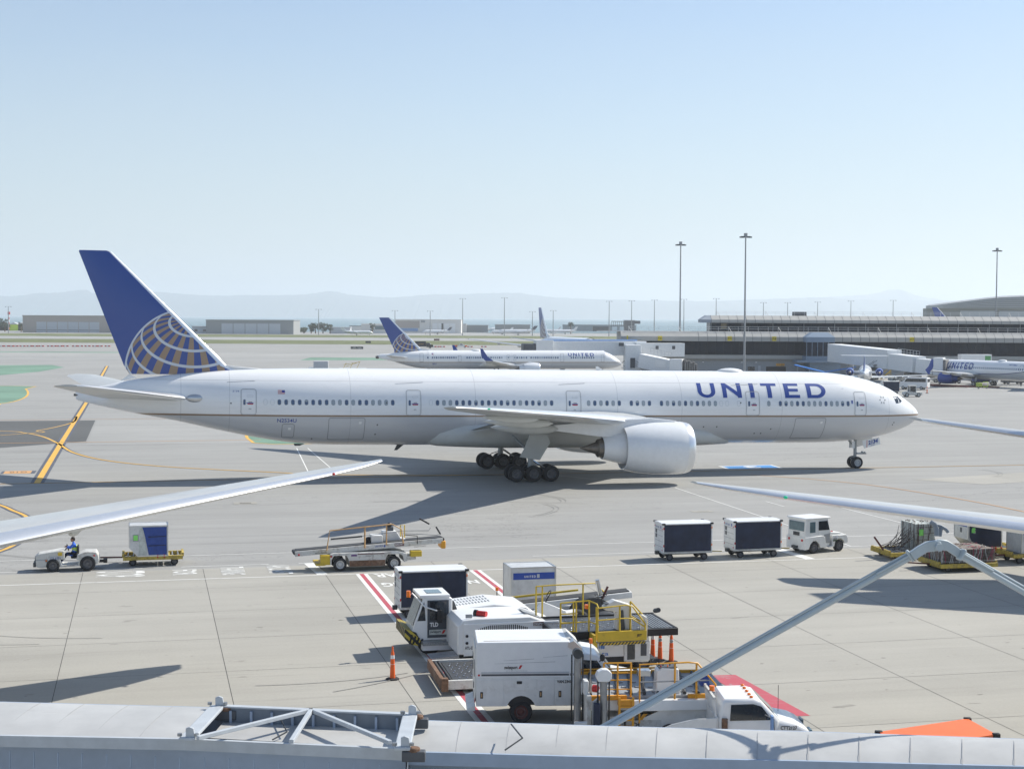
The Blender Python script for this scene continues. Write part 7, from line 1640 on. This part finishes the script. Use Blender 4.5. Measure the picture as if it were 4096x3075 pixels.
mb=MB();mb.tube([(1.1,-.95,1.5),(1.3,-1.25,1.45),(1.35,-1.2,.95),(1.5,-.95,.9)],.02,'steel',5);mb.box(1.22,1.28,-1.35,-1.15,1.05,1.55,'blue_pale');mb.build('mirror',PK)
mb=MB();mb.cyl((-.12,-1.0,.5),(-.12,-1.0,1.4),.09,'rusty',12);mb.build('exhaust_stack',PK,40)
mb=MB();mb.tube([(1.75,.3,1.3),(1.75,.3,2.1)],.01,'black',4);mb.build('aerial',PK)
mb=MB();put_text(mb,'CTT2127',(1.58,-.915,1.04),(1,0,0),(0,0,1),'sign_black',h=.11,width=.5,bold=.03);mb.build('number',PK,0)
for y in(-.6,.6): mb=MB();mb.box(2.48,2.57,y-.2,y+.2,.85,1.0,'glass_light');mb.build('headlight',PK,20,bevel=.02)
for x in(-1.5,1.85):
    for y in(-.82,.82): wheel('wheel',PK,(x,y,.38),.38,.26)
# ---- loaded pallet dollies at the right
def netted(name,label,loc,rz,L,Wd,z0,H,seed,colours,white=False):
    r=thing('pallet_load',label,'cargo',(loc[0],loc[1],z0),rz,group='net-covered pallet loads');q=random.Random(seed)
    mb=MB();n=max(5,int(H/.09))
    for k in range(n): d=q.uniform(0,.025);mb.box(-L/2+d,L/2-d,-Wd/2+d,Wd/2-d,H*k/n+.006,H*(k+1)/n-.006,'carton' if white else 'carton_grey')
    mb.build('stacked_crates',r)
    nt_=MB()
    def cord(a,b,m,w=.016):
        pts=[Vector(a).lerp(Vector(b),t)+Vector((q.uniform(-.04,.04),0,q.uniform(-.04,.04))) for t in(0,.25,.5,.75,1)];nt_.tube(pts,w,m,4)
    for k in range(int(L/.22)):
        x=-L/2+k*.22;m=q.choice(colours);o_=-Wd/2-.03
        cord((x,o_,0),(x+q.uniform(-.2,.3),o_,H),m);cord((x+.1,o_,H),(x-q.uniform(-.2,.3),o_,0),q.choice(colours))
    for k in range(int(Wd/.22)):
        y=-Wd/2+k*.22;cord((-L/2-.03,y,0),(-L/2-.03,y+q.uniform(-.2,.2),H),q.choice(colours))
    for k in range(4): z=H*(k+.5)/4;cord((-L/2,-Wd/2-.03,z),(L/2,-Wd/2-.03,z),q.choice(colours))
    for k in range(int(L*Wd*9)):
        x,y=q.uniform(-L/2,L/2),q.uniform(-Wd/2,Wd/2);x2,y2=x+q.uniform(-.5,.5),y+q.uniform(-.5,.5);cord((x,y,H+.02),(max(-L/2,min(L/2,x2)),max(-Wd/2,min(Wd/2,y2)),H+q.uniform(.02,.08)),q.choice(colours),.018)
    nt_.build('cargo_net',r,60)['kind']='stuff';return r
pd=dolly('dirty yellow pallet dolly under the low dark crate load, near the steel strut joint',at(42.35,75.7),TH,L=3.3,Wd=2.4,z=.4,tongue=1.3)
netted('pallet_load','low wide pallet of dark crates under pink and white netting',at(42.4,75.8),TH,3.1,2.3,.47,.72,3,['net_red','net_white','net_white','net_brown','net_brown'])
pd=dolly('yellow pallet dolly with raised tow bar, far left of the loaded pair',at(41.6,79.9),TH,L=3.3,Wd=2.4,z=.4,tongue=0)
mb=MB();mb.bar((-1.6,-.4,.4),(-2.25,-.4,1.25),.1,.08,'maroon');mb.build('tow_bar',pd,20)
netted('pallet_load','tall white netted pallet stack with a green label, behind the strut joint',at(42.4,80.3),TH,1.2,1.8,.47,1.45,5,['net_brown','net_brown','net_white'],white=True)
mb=MB();q=random.Random(9);x0=Vector(at(41.9,80.3))
for k in range(26):
    a=Vector((-.75,-1+q.uniform(0,2),q.uniform(.4,1.3)));b=Vector((-1.6-q.uniform(0,.3),-1+q.uniform(0,2),.02));mb.tube([a,(a+b)/2+Vector((q.uniform(-.1,.1),0,-.12)),b],.014,'net_brown',4)
nl=[o for o in bpy.data.objects if o.name.startswith('pallet_load')][-1];o=mb.build('loose_net',nl,60);o['kind']='stuff'
mb=MB();mb.box(-.4,-.15,-.96,-.93,.8,1.15,'green_sheet');mb.build('label_sheet',nl)
dolly('yellow dolly under the dark-curtained container at the right edge',at(46.0,79.4),TH,L=3.1,Wd=1.7,tongue=.6)
uld('container coded AKE 15101 UA with a dark curtain, at the right edge',at(45.7,79.5),TH,code='AKE 15101 UA',curtain='navy',L=2.1,green=True,H=1.65,cut=.5)
dolly('yellow dolly under the blue-banded container at the right edge',at(47.6,77.2),TH,L=3.1,Wd=1.7,tongue=.8)
uld('container coded AKE 16184 UA with a blue band, cut by the right edge',at(47.6,77.2),TH,code='AKE 16184 UA',curtain=None,band='plain',L=2.0,cut=.0001,H=1.5)
# ---- orange canopy bottom right
A_,B_,C_=g(3515,2925,2.3),g(3870,2872,2.3),g(3985,2935,2.3);D_=A_+(C_-B_);ctr=(A_+C_)/2
CN=thing('orange_canopy','bright orange flat canopy with black corners, bottom right behind the jet bridge','canopy',(ctr.x,ctr.y,0))
mb=MB();q=[v-Vector((ctr.x,ctr.y,0)) for v in(A_,B_,C_,D_)];mid=sum(q,Vector())/4+Vector((0,0,.06));lo=[v-Vector((0,0,.12)) for v in q];mb.add(q+[mid]+lo,[(0,1,4),(1,2,4),(2,3,4),(3,0,4),(0,5,6,1),(1,6,7,2),(2,7,8,3),(3,8,5,0),(5,6,7,8)],'orange_tarp');mb.build('cover',CN,20)
for v in q: mb=MB();mb.box(v.x-.1,v.x+.1,v.y-.07,v.y+.07,v.z-.12,v.z+.03,'black');mb.build('corner_cap',CN,20,bevel=.02)
for v in q: mb=MB();mb.cyl((v.x*.95,v.y*.95,0),(v.x*.95,v.y*.95,v.z-.1),.03,'grey_mid',8);mb.build('post',CN)
# ================================================================ near jet bridge
ZR=5.2
NB=thing('jet_bridge','near pale grey jet bridge crossing the bottom, with an open truss between its tunnels','jet bridge',g(1600,3075,2.,Y=30)*1.0)
NB.location.z=0;bl=Vector(NB.location)
def NP(name,mb,sm=0,**k): mb.v=[v-bl for v in mb.v];return mb.build(name,NB,sm,**k)
plain('seam',(.38,.38,.38),.5)
def roofseg(pxs,farl,nearl,m='bridge_roof',zf=ZR,zn=ZR-.12,steps=1,arch=.06,name='roof_panel'):
    """roof strip between far edge pixels and near edge pixels, real geometry at height ZR"""
    mb=MB();n=len(farl);rows=[]
    F_=[g(*p,zf) for p in farl];N_=[g(*p,zn) for p in nearl];K=6
    for k in range(K+1):
        t=k/K;rows+= [F_[i].lerp(N_[i],t)+Vector((0,0,arch*(4*t*(1-t))**.8 if 0<t<1 else 0)) for i in range(n)]
    mb.add(rows,[(k*n+i,k*n+i+1,(k+1)*n+i+1,(k+1)*n+i) for k in range(K) for i in range(n-1)],m)
    # standing seams
    return mb,F_,N_
def seams(F_,N_,n,arch=.12,m='seam'):
    mb=MB();K=6
    for j in range(1,n):
        f=j/n;a=F_[0].lerp(F_[-1],f);b=N_[0].lerp(N_[-1],f)
        for k in range(K):
            t0,t1=k/K,(k+1)/K;h=lambda t:arch*(4*t*(1-t))**.8 if 0<t<1 else 0
            p=a.lerp(b,t0)+Vector((0,0,h(t0)+.005));q=a.lerp(b,t1)+Vector((0,0,h(t1)+.005));mb.bar(p,q,.012,.004,m)
    return mb
# left outer tunnel roof
mb,F1,N1=roofseg(None,[(-700,2786),(0,2806),(870,2829)],[(-900,2905),(0,2938),(745,2950)],arch=.05);NP('roof',mb,50)
NP('roof_seam',seams([F1[0],F1[-1]],[N1[0],N1[-1]],9,.05))['kind']='stuff'
# right inner tunnel roof
mb,F2,N2=roofseg(None,[(1655,2879),(2400,2902),(3240,2925),(4096,2955),(4900,2985)],[(1625,3003),(2300,3022),(3200,3040),(4096,3062),(4900,3085)],arch=.09,zf=ZR-.25,zn=ZR-.45);NP('roof',mb,50)
NP('roof_seam',seams([F2[0],F2[-1]],[N2[0],N2[-1]],16,.09))['kind']='stuff'
def wallstrip(pts,zt,zb,m,t=.06,n=0,out=0.):
    mb=MB();P_=[g(*p,zt) for p in pts]
    for a,b in zip(P_,P_[1:]):
        d=(b-a).normalized();nn=Vector((d.y,-d.x,0))*out;a2,b2=a+nn,b+nn
        mb.bar(Vector((a2.x,a2.y,(zt+zb)/2)),Vector((b2.x,b2.y,(zt+zb)/2)),t,zt-zb,m)
    return mb,P_
# left: near eave beam, ledge, ribbed wall
mb,E1=wallstrip([(-900,2905),(0,2938),(745,2952),(1620,2992)],ZR-.1,ZR-.32,'bridge_trim',.1);NP('eave_beam',mb,0)
mb,_=wallstrip([(-900,2905),(0,2938),(745,2952),(1620,2992)],ZR-.3,ZR-.36,'white',.16,out=.08);NP('ledge',mb,0)
mb,_=wallstrip([(-900,2905),(0,2938),(745,2952),(1625,2992)],ZR-.36,ZR-3.0,'bridge_wall',.1);NP('side_wall',mb,0)
mb=MB();a,b=E1[0],E1[-1];L_=(b-a).length;n=int(L_/.48);d=(b-a).normalized();nn=Vector((d.y,-d.x,0))
for i in range(n):
    p=a+(b-a)*(i/n);q=p+nn*.06;mb.bar((q.x,q.y,ZR-.4),(q.x,q.y,ZR-3.0),.025,.02,'bridge_wall2',up=(d.x,d.y,0))
NP('wall_rib',mb)['kind']='stuff'
# far walls, ends and floor close the tunnels
mb,Fw=wallstrip([(-700,2786),(0,2806),(870,2829),(1640,2862)],ZR,ZR-3.0,'bridge_wall',.08);NP('far_wall',mb,0)
mb=MB();c=[g(-900,2905,ZR),g(1625,2992,ZR),g(1640,2862,ZR),g(-700,2786,ZR)];mb.add([Vector((v.x,v.y,ZR-3.0)) for v in c],[(0,1,2,3)],'bridge_dark');NP('floor',mb)
mb=MB();mb.add([Vector((c[1].x,c[1].y,ZR-3)),Vector((c[2].x,c[2].y,ZR-3)),Vector((c[2].x,c[2].y,ZR-.5)),Vector((c[1].x,c[1].y,ZR-.5))],[(0,1,2,3)],'bridge_dark');NP('end_wall',mb)
# sunken inner roof between the two cross frames
mb=MB();c=[g(840,2950,ZR-.25),g(1590,2990,ZR-.25),g(1640,2905,ZR-.25),g(900,2878,ZR-.25)];mb.add(c,[(0,1,2,3)],'bridge_roof');
mid_=[v.copy() for v in c];NP('inner_roof',mb,0)
mb=MB();q=[g(880,2836,ZR),g(1625,2868,ZR),g(1625,2868,ZR)-Vector((0,0,.0)),g(880,2836,ZR)];a,b=g(885,2835,ZR),g(1632,2868,ZR)
mb.bar((a.x,a.y,ZR-.12),(b.x,b.y,ZR-.12),.1,.36,'bridge_dark');NP('far_beam',mb,0)
mb=MB();mb.bar((a.x,a.y,ZR+.07),(b.x,b.y,ZR+.07),.16,.03,'bridge_trim')
for i in range(9): p=a.lerp(b,(i+.5)/9);mb.bar((p.x,p.y-.08,ZR-.25),(p.x,p.y-.08,ZR),.06,.05,'bridge_wall')
NP('far_beam_flange',mb,0)
for (f,nr) in(((868,2826),(750,2952)),((1640,2862),(1610,2990))):
    a,b=g(*f,ZR+.05),g(*nr,ZR+.05);d=(b-a).normalized();mb=MB();mb.bar(a-d*.05,b+d*.08,.3,.07,'bridge_trim');NP('cross_frame',mb,0,bevel=.02)
    for e,s in((a,1),(b,-1)):
        mb=MB();mb.prism([(-.09,0),(.09,0),(.06,.17),(-.02,.2),(-.09,.17)],'y',-.03,.03,'bridge_trim');mb.v=[v+e+Vector((.06,0,.03)) for v in mb.v];NP('lifting_lug',mb,20,bevel=.01)
        mb=MB()
        for dx in(-.15,.17): mb.cyl((e.x+dx,e.y,ZR+.1),(e.x+dx,e.y,ZR+.15),.05,'steel',6)
        NP('bolt',mb)
for px,py in((905,2846),(1670,2880),(1655,3010)):
    c=g(px,py,ZR-.05);mb=MB();mb.box(c.x-.22,c.x+.22,c.y-.1,c.y+.1,ZR-.2,ZR-.0,'grey_dark');mb.cyl((c.x,c.y,ZR-.02),(c.x,c.y,ZR+.06),.12,'rusty',10);NP('roller_bracket',mb,20,bevel=.02)
# truss diagonals
T_=g(1245,2838,ZR+.08)
for e in((790,2950),(1165,2965),(1560,2968)):
    b=g(*e,ZR+.08);mb=MB();mb.bar(T_,b,.09,.08,'bridge_trim');NP('truss_bar',mb,0,bevel=.01)
mb=MB();p0,p1,p2=g(1125,2880,ZR-.12),g(1148,2925,ZR-.12),g(1090,2957,ZR-.2);mb.tube([p0,p1,p2],.016,'dark_steel',6);NP('cable',mb,40)
mb=MB();p0,p1,p2=g(2045,2895,ZR+.0),g(2090,2950,ZR+.05),g(2020,2998,ZR-.1);mb.tube([p0,p1,p2],.016,'dark_steel',6);NP('cable',mb,40)
# right side: eave, rusty gutter, lower wall
mb,_=wallstrip([(1625,3003),(2300,3022),(3200,3040),(4096,3062),(4900,3085)],ZR-.44,ZR-.7,'bridge_wall2',.08);NP('gutter',mb,0)
mb,_=wallstrip([(1625,3003),(2300,3022),(3200,3040),(4096,3062),(4900,3085)],ZR-.68,ZR-.73,'tan_paint',.12,out=.05);NP('rusty_ledge',mb,0)
mb,_=wallstrip([(1625,3003),(2300,3022),(3200,3040),(4096,3062),(4900,3085)],ZR-.73,ZR-3.2,'bridge_wall',.08);NP('side_wall',mb,0)
mb,_=wallstrip([(1655,2879),(2400,2902),(3240,2925),(4096,2955),(4900,2985)],ZR-.25,ZR-3.2,'bridge_wall',.08);NP('far_wall',mb,0)
# supports down to the apron
for px in(-500,3900):
    c=g(px,3000,ZR-3);mb=MB();mb.box(c.x-.4,c.x+.4,c.y-.2,c.y+.6,0,ZR-3.0,'bridge_dark');NP('support_leg',mb,0)
# ---- steel strut pair with a hinge and lifting hook
SS=thing('strut_frame','pale blue steel tube struts meeting at a hinge with a dark hook, lower right','steel frame',(0,0,0))
ap=g(3748,2168,Y=32.4);l_=g(2330,2965,Y=33.3);r_=g(4700,2715,Y=33.6)
# keep clear of the bridge roof: the feet stand just behind it
SS.location=(ap.x,ap.y,0);sl=Vector(SS.location)
def SP(name,mb,sm=40,**k): mb.v=[v-sl for v in mb.v];return mb.build(name,SS,sm,**k)
for e,lab in((l_,0),(r_,1)):
    d=(e-ap).normalized();st_=ap+d*.62;u=Vector((0,0,1));n_=d.cross(u).normalized();u2=n_.cross(d).normalized()
    if u2.z<0: u2=-u2
    mb=MB();mb.cyl(st_,e,.066,'pipe_blue',18);SP('main_tube',mb)
    mb=MB();mb.cyl(st_+u2*.092,e+u2*.092,.032,'pipe_blue',14);SP('upper_tube',mb)
    mb=MB();mb.cyl(st_+u2*.06-Vector((0,.07,0)),st_+d*(.8)+u2*.06-Vector((0,.07,0)),.026,'pipe_blue',12);SP('sleeve',mb)
    mb=MB();mb.bar(st_-d*.035+u2*.03,st_+d*.035+u2*.03,.2,.26,'pipe_blue');SP('flange',mb,30,bevel=.03)
    # curved arm up to the hinge
    mb=MB();c1=ap+d*1.0;pts=[]
    arc_=[ap+d*.6+u2*.12,ap+d*.4+u2*.14,ap+d*.2+u2*.14,ap+d*.04+u2*.08,ap-d*.05-u2*.0,ap-d*.04-u2*.12,ap+d*.08-u2*.14,ap+d*.3-u2*.05,ap+d*.6-u2*.07]
    k=len(arc_);w_=Vector((0,.06,0));o_=Vector((0,.07 if lab else -.07,0));mb.add([p+w_+o_ for p in arc_]+[p-w_+o_ for p in arc_],[tuple(range(k)),tuple(range(2*k-1,k-1,-1))]+[(i,(i+1)%k,k+(i+1)%k,k+i) for i in range(k)],'pipe_blue');SP('hinge_arm',mb,30,bevel=.015)
mb=MB();mb.cyl(ap-Vector((0,.22,.08)),ap+Vector((0,.22,-.08)),.08,'pipe_blue',18);SP('hinge_pin',mb)
mb=MB();mb.tube([ap+Vector(v) for v in((-.02,-.05,.14),(-.03,-.05,.28),(-.07,-.05,.38),(-.15,-.05,.43))],.05,'bridge_dark',8);SP('hook',mb)
mb=MB();mb.tube([ap+Vector(v) for v in((.06,.05,.12),(.08,.05,.26),(.12,.05,.31))],.05,'bridge_dark',8);mb.tube([ap+Vector(v) for v in((-.06,.05,.36),(.08,.05,.33),(.2,.05,.26),(.24,.05,.2))],.035,'bridge_dark',8);SP('hook',mb)
# ================================================================ vehicles on the far apron
def vehicle(name,label,cat,loc,rz,kind,col='white_worn',col2=None,L=5.2,Wd=1.9,H=2.0,text=None,group=None):
    """x forward. kinds: van, pickup, boxtruck, tug, car"""
    col2=col2 or col;r=thing(name,label,cat,loc,rz,group=group);w=Wd/2;rd=.36
    if kind=='van': body=[(-L/2,.4),(-L/2,H-.1),(-L/2+.1,H),(L/2-1.6,H),(L/2-1.0,H-.75),(L/2-.1,H-.95),(L/2,.9),(L/2,.4)]
    elif kind=='pickup': body=[(-L/2,.45),(-L/2,1.15),(-.4,1.15),(-.35,1.85),(.75,1.85),(1.35,1.3),(L/2-.1,1.2),(L/2,.9),(L/2,.45)]
    elif kind=='boxtruck': body=[(L*.12,.5),(L*.12,2.3),(L*.3,2.3),(L*.36,1.6),(L/2-.1,1.45),(L/2,1.1),(L/2,.5)]
    elif kind=='tug': body=[(-L/2,.3),(-L/2,.85),(-.2,.85),(.3,.95),(L/2-.1,.85),(L/2,.6),(L/2,.3)]
    else: body=[(-L/2,.35),(-L/2,.9),(-L/2+.5,1.0),(-.9,1.45),(.4,1.45),(1.1,.95),(L/2-.1,.85),(L/2,.5),(L/2,.35)]
    mb=MB();mb.prism(body,'y',-w,w,col);mb.build('body',r,30,bevel=.05)
    if kind in('van','pickup','car'):
        a,b,z0,z1={'van':(-L/2+.25,L/2-1.25,H-.85,H-.2),'pickup':(-.25,1.05,1.25,1.75),'car':(-.9,.75,.98,1.38)}[kind]
        for s in(-1,1): mb=MB();mb.prism([(a,z0),(a+.05,z1),(b-.45,z1),(b,z0)],'y',s*w-.012,s*w+.012,'glass');mb.build('side_window',r,0)
        xa=b+.05;mb=MB();mb.add([(xa,-w+.15,z0),(xa,w-.15,z0),(xa-.42,w-.2,z1),(xa-.42,-w+.2,z1)],[(0,1,2,3)],'glass');mb.v=[v+Vector((.12,0,.05)) for v in mb.v];mb.build('windscreen',r,0)
        if kind=='van': mb=MB();mb.box(-L/2-.01,-L/2+.02,-w+.2,w-.2,H-.85,H-.25,'glass');mb.build('rear_window',r,0)
        if kind=='pickup': mb=MB();mb.box(-L/2+.1,-.45,-w+.1,w-.1,.9,1.2,'dark_steel');mb.build('bed',r)
    if kind=='boxtruck':
        mb=MB();mb.box(-L/2,L*.1,-w-.1,w+.1,.7,H,col2);mb.build('box_body',r,30,bevel=.04)
        for s in(-1,1): mb=MB();mb.prism([(L*.16,1.5),(L*.16,2.1),(L*.28,2.1),(L*.33,1.5)],'y',s*w-.012,s*w+.012,'glass');mb.build('side_window',r,0)
        mb=MB();mb.add([(L*.31,-w+.1,2.2),(L*.31,w-.1,2.2),(L*.365,w-.1,1.65),(L*.365,-w+.1,1.65)],[(0,1,2,3)],'glass');mb.build('windscreen',r,0)
    if kind=='tug':
        mb=MB();mb.box(-.5,.55,-w+.05,w-.05,.85,H-.08,'glass');
        for x in(-.55,.5):
            for s in(-1,1): mb.box(x,x+.1,s*(w-.04)-.05,s*(w-.04)+.05,.85,H-.08,col)
        mb.build('cab',r,0);mb=MB();mb.box(-.65,.7,-w,w,H-.08,H,col);mb.build('roof',r,30,bevel=.02)
    rr_=.4 if kind=='boxtruck' else rd*(.9 if kind!='tug' else 1)
    for x in(-L*.3,L*.32):
        for s in(-1,1): wheel('wheel',r,(x,s*(w-.08),rr_),rr_,.22,n=16)
    if text: t_=MB();put_text(t_,text[0],(text[1],-w-.115,text[2]),(1,0,0),(0,0,1),text[3],h=text[4]);t_.build('lettering',r,0)
    return r
def pg(px,py,z=0): return g(px,py,z)
def far(px,py): v=g(px,py);return (v.x,v.y,0)
vehicle('utility_truck','black utility truck with a boxy back, right of the globe fin base','truck',far(1697,1393),radians(0),'boxtruck','black','black',L=7.5,H=2.9,Wd=2.2,text=('Service',-2.2,1.6,'amber_paint',.5))
vehicle('pickup_truck','white and orange pickup driving beyond the narrow airliner','pickup truck',far(1842,1391),radians(4),'pickup','white',L=5.8)
o=[x for x in bpy.data.objects if x.name.startswith('pickup_truck')][-1];m=MB()
for s in(-1,1): m=MB();m.prism([(-2.9,.5),(-2.9,1.12),(-1.2,1.12),(-1.5,.5)],'y',s*.955-.005,s*.955+.005,'orange');m.build('orange_panel',o,0)
m=MB();m.prism([(1.9,.5),(1.6,1.15),(2.8,1.1),(2.88,.5)],'y',-.96,-.95,'orange');m.build('orange_panel',o,0)
vehicle('catering_truck','small white truck with a tall box, above the fuselage left of centre','truck',(wx(1262,335),336,0),radians(185),'boxtruck','white','grey_light',L=5.2,H=3.6,Wd=2.2)
r=vehicle('service_truck','long white service truck with a yellow railed top, above the fuselage','truck',(wx(1422,330),331,0),radians(3),'boxtruck','white','white',L=7.2,H=2.3,Wd=2.3)
m=MB();
for x in(-2.6,-1.2,.2): m.bar((x,-.8,2.3),(x+.6,-.8,3.5),.08,.08,'yellow')
m.bar((-2.6,-.8,3.1),(.8,-.8,3.6),.08,.08,'yellow');m.bar((-2.2,.8,2.6),(.9,.8,3.7),.08,.08,'yellow');m.build('railing',r,0)
r=thing('ground_power_unit','dark box on an orange trailer under the narrow airliner tail','trailer',(wx(1652,338),338,0),0);m=MB();m.box(-1.9,1.8,-1,1,.5,1.9,'black');m.build('box_body',r,20,bevel=.05);m=MB();m.box(1.8,2.4,-1,1,.5,1.6,'tan_paint');m.box(-4,-1.9,-.1,.1,.8,.95,'grey_dark');m.build('frame',r,0)
for x in(-1.2,1.2): wheel('wheel',r,(x,-.9,.3),.3,.2,n=12)
vehicle('passenger_van','white passenger van parked between the jet bridge and the cargo tugs','van',far(3655,1557),radians(150),'van','white',L=5.6,H=2.3,Wd=2.0)
r=vehicle('baggage_tug','small white baggage tug with glass cab, just beyond the cockpit','tug',far(3648,1587),radians(180),'tug','white_dirty',L=3.2,H=1.95,Wd=1.4)
p=far(3560,1575);cart('navy-curtained baggage cart half hidden behind the airliner nose',(p[0],p[1],0),radians(4),L=3.0,H=1.7,rear=False,group='baggage carts with navy curtains')
r=vehicle('belt_loader_truck','white belt loader parked under the right jet bridge','belt loader',far(3592,1527),radians(10),'tug','white_dirty',L=4.,H=1.5,Wd=1.5);m=MB();m.bar((-3,-.3,.9),(2.8,-.3,2.6),.8,.2,'grey_light');m.build('conveyor',r)
r=vehicle('white_tug','white tug with square cab parked under the right jet bridge','tug',far(3632,1524),radians(20),'tug','white_worn',L=3.8,H=2.4,Wd=1.8)
vehicle('car','low white car parked left of the blue engine','car',far(3722,1528),radians(160),'car','white',L=4.2,Wd=1.8)
r=vehicle('baggage_tug','dirty tug with open trailer, just left of the blue engine','tug',far(3762,1530),radians(170),'tug','grey_mid',L=3.2,H=1.7,Wd=1.4)
r=vehicle('tanker_truck','white tanker truck parked behind the blue engine','truck',far(3862,1533),radians(5),'boxtruck','white_worn','grey_light',L=6,H=2.2,Wd=2.2)
vehicle('van','pale van behind the main wheels of the blue-engined airliner','van',far(3940,1535),radians(5),'van','grey_light',L=4.8,H=1.8)
vehicle('car','dark car behind the tail of the blue-engined airliner','car',far(4050,1536),radians(5),'car','grey_dark',L=4.4)
r=thing('red_hose_ramp','long low red and dark cable ramp beside the passenger van','cable ramp',(0,0,0));a,b=g(3700,1543),g(3870,1551);r.location=(a.x,a.y,0);m=MB();m.bar((0,0,.25),b-a+Vector((0,0,.25)),.7,.3,'maroon');m.build('ramp',r);m=MB();m.bar((.6,-.5,.14),b-a+Vector((6,-.5,.14)),.5,.28,'maroon');m.build('hose',r)
plain('lime_dull',(.38,.46,.08),.6);plain('leaf_green',(.12,.35,.12),.6)
r=thing('work_cart','small yellow-green wheeled cart on the apron below the wing root','cart',far(3922,1554),radians(10));m=MB();m.box(-.8,.2,-.4,.4,.35,1.15,'lime_dull');m.build('box_body',r,20,bevel=.08);m=MB();m.tube([(.3,-.4,.4),(1.3,-.4,.4),(1.3,-.4,1.3),(.3,-.4,1.3)],.05,'vest',6);m.build('handle',r)
for x in(-.6,1.1): wheel('wheel',r,(x,-.4,.18),.18,.12,n=10)
r=thing('stair_stand','yellow wheeled steps under the right jet bridge','steps',far(3545,1520),0);m=MB()
for i in range(6): m.box(-1.2+i*.35,-.8+i*.35,-.5,.5,.3+i*.3,.38+i*.3,'yellow')
for y in(-.5,.5): m.bar((-1.2,y,1.2),(.9,y,3.0),.07,.07,'yellow');m.bar((-1.2,y,.2),(.9,y,2.0),.09,.12,'yellow');m.bar((.9,y,0),(.9,y,3.0),.08,.08,'yellow')
m.build('frame',r)
r=thing('marker_post','single red marker post on the apron right of the white tug','marker post',far(3708,1573),0);m=MB();m.cyl((0,0,.05),(0,0,1.2),.09,'orange',8);m.build('post',r,40);m=MB();m.cyl((0,0,.75),(0,0,.95),.1,'white_reflect',8);m.build('reflective_collar',r,40);m=MB();m.cyl((0,0,0),(0,0,.06),.3,'rubber',8);m.build('base',r)
Y=345;r=thing('box_trailer','white high-sided truck with a green mark seen over the docked airliner','truck',(wx(3900,Y),Y,0),radians(2));m=MB();m.box(-3.4,3.4,-1.2,1.2,.9,5.6,'white');m.build('box_body',r,20,bevel=.05);m=MB();m.box(1.9,3.2,-1.22,-1.2,4.3,5.3,'leaf_green');m.build('green_mark',r);
for x in(-2.4,2.2): wheel('wheel',r,(x,-1.05,.45),.45,.3,n=12)
# people at the far apron
def standing(label,loc,rz,top='vest',legs='trousers',cap=None):
    P_=thing('person',label,'person',loc,rz)
    J=[((0,0,.98),.13,.16),((0,0,1.2),.12,.17),((0,0,1.4),.1,.17),((0,0,1.5),.05),((0,0,1.56),.05),((0,.2,1.4),.06),((.05,.26,1.15),.048),((.14,.24,.93),.035),((0,-.2,1.4),.06),((.06,-.26,1.15),.048),((.2,-.2,1.0),.035),
       ((0,.1,.92),.09),((.03,.11,.5),.062),((0,.11,.1),.045),((.13,.11,.05),.045),((0,-.1,.92),.09),((-.02,-.11,.5),.062),((-.05,-.11,.1),.045),((.08,-.11,.05),.045)]
    E=[(0,1),(1,2),(2,3),(3,4),(2,5),(5,6),(6,7),(2,8),(8,9),(9,10),(0,11),(11,12),(12,13),(13,14),(0,15),(15,16),(16,17),(17,18)]
    skin_body('body',J,E,legs,P_,1)
    skin_body('vest',[((0,0,.95),.145,.175),((0,0,1.2),.135,.185),((0,0,1.42),.11,.17)],[(0,1),(1,2)],top,P_,1)
    h=MB();h.sph((0,0,1.69),.1,'skin',12,(1,.85,1.2));h.sph((.1,0,1.67),.02,'skin',6);h.build('head',P_,60)
    q=MB();q.sph((-.02,0,1.74),.1,cap or 'hair',12,(1,.9,.9));q.build('hair',P_,60)
    for a in((.15,.24,.9),(.21,-.2,.98)): hand(P_,a,(.4,0,-.9))
    return P_
standing('standing ramp worker in yellow vest under the tail of the docked airliner',far(4084,1545),radians(200))
# driver in the cargo tug, seen through its windows
M_=Matrix.Translation(CT.location)@Rz(radians(31));c=M_@Vector((-.75,.05,0))
PDv=thing('person','driver in a yellow vest seen from behind inside the cargo tug','person',(c.x,c.y,0),radians(31))
J=[((0,0,1.0),.14,.16),((-.02,0,1.2),.12,.17),((0,0,1.42),.1,.17),((.02,0,1.52),.05),((.02,0,1.58),.05),((.02,.2,1.42),.06),((.12,.26,1.25),.05),((.32,.2,1.28),.036),((.02,-.2,1.42),.06),((.12,-.26,1.25),.05),((.32,-.2,1.28),.036),((.2,.12,.98),.09),((.45,.12,.95),.07),((.5,.12,.6),.055),((.2,-.12,.98),.09),((.45,-.12,.95),.07),((.5,-.12,.6),.055)]
skin_body('body',J,[(0,1),(1,2),(2,3),(3,4),(2,5),(5,6),(6,7),(2,8),(8,9),(9,10),(0,11),(11,12),(12,13),(0,14),(14,15),(15,16)],'trousers',PDv,1)
skin_body('vest',[((0,0,.98),.15,.18),((-.02,0,1.2),.135,.185),((0,0,1.42),.115,.175)],[(0,1),(1,2)],'vest',PDv,1)
h=MB();h.sph((.03,0,1.69),.1,'skin',12,(1,.85,1.2));h.build('head',PDv,60);q=MB();q.sph((0,0,1.73),.105,'hair',12,(1,.9,.95));q.build('hair',PDv,60)
for s in(-1,1): hand(PDv,(.33,s*.2,1.28),(.8,0,-.3))
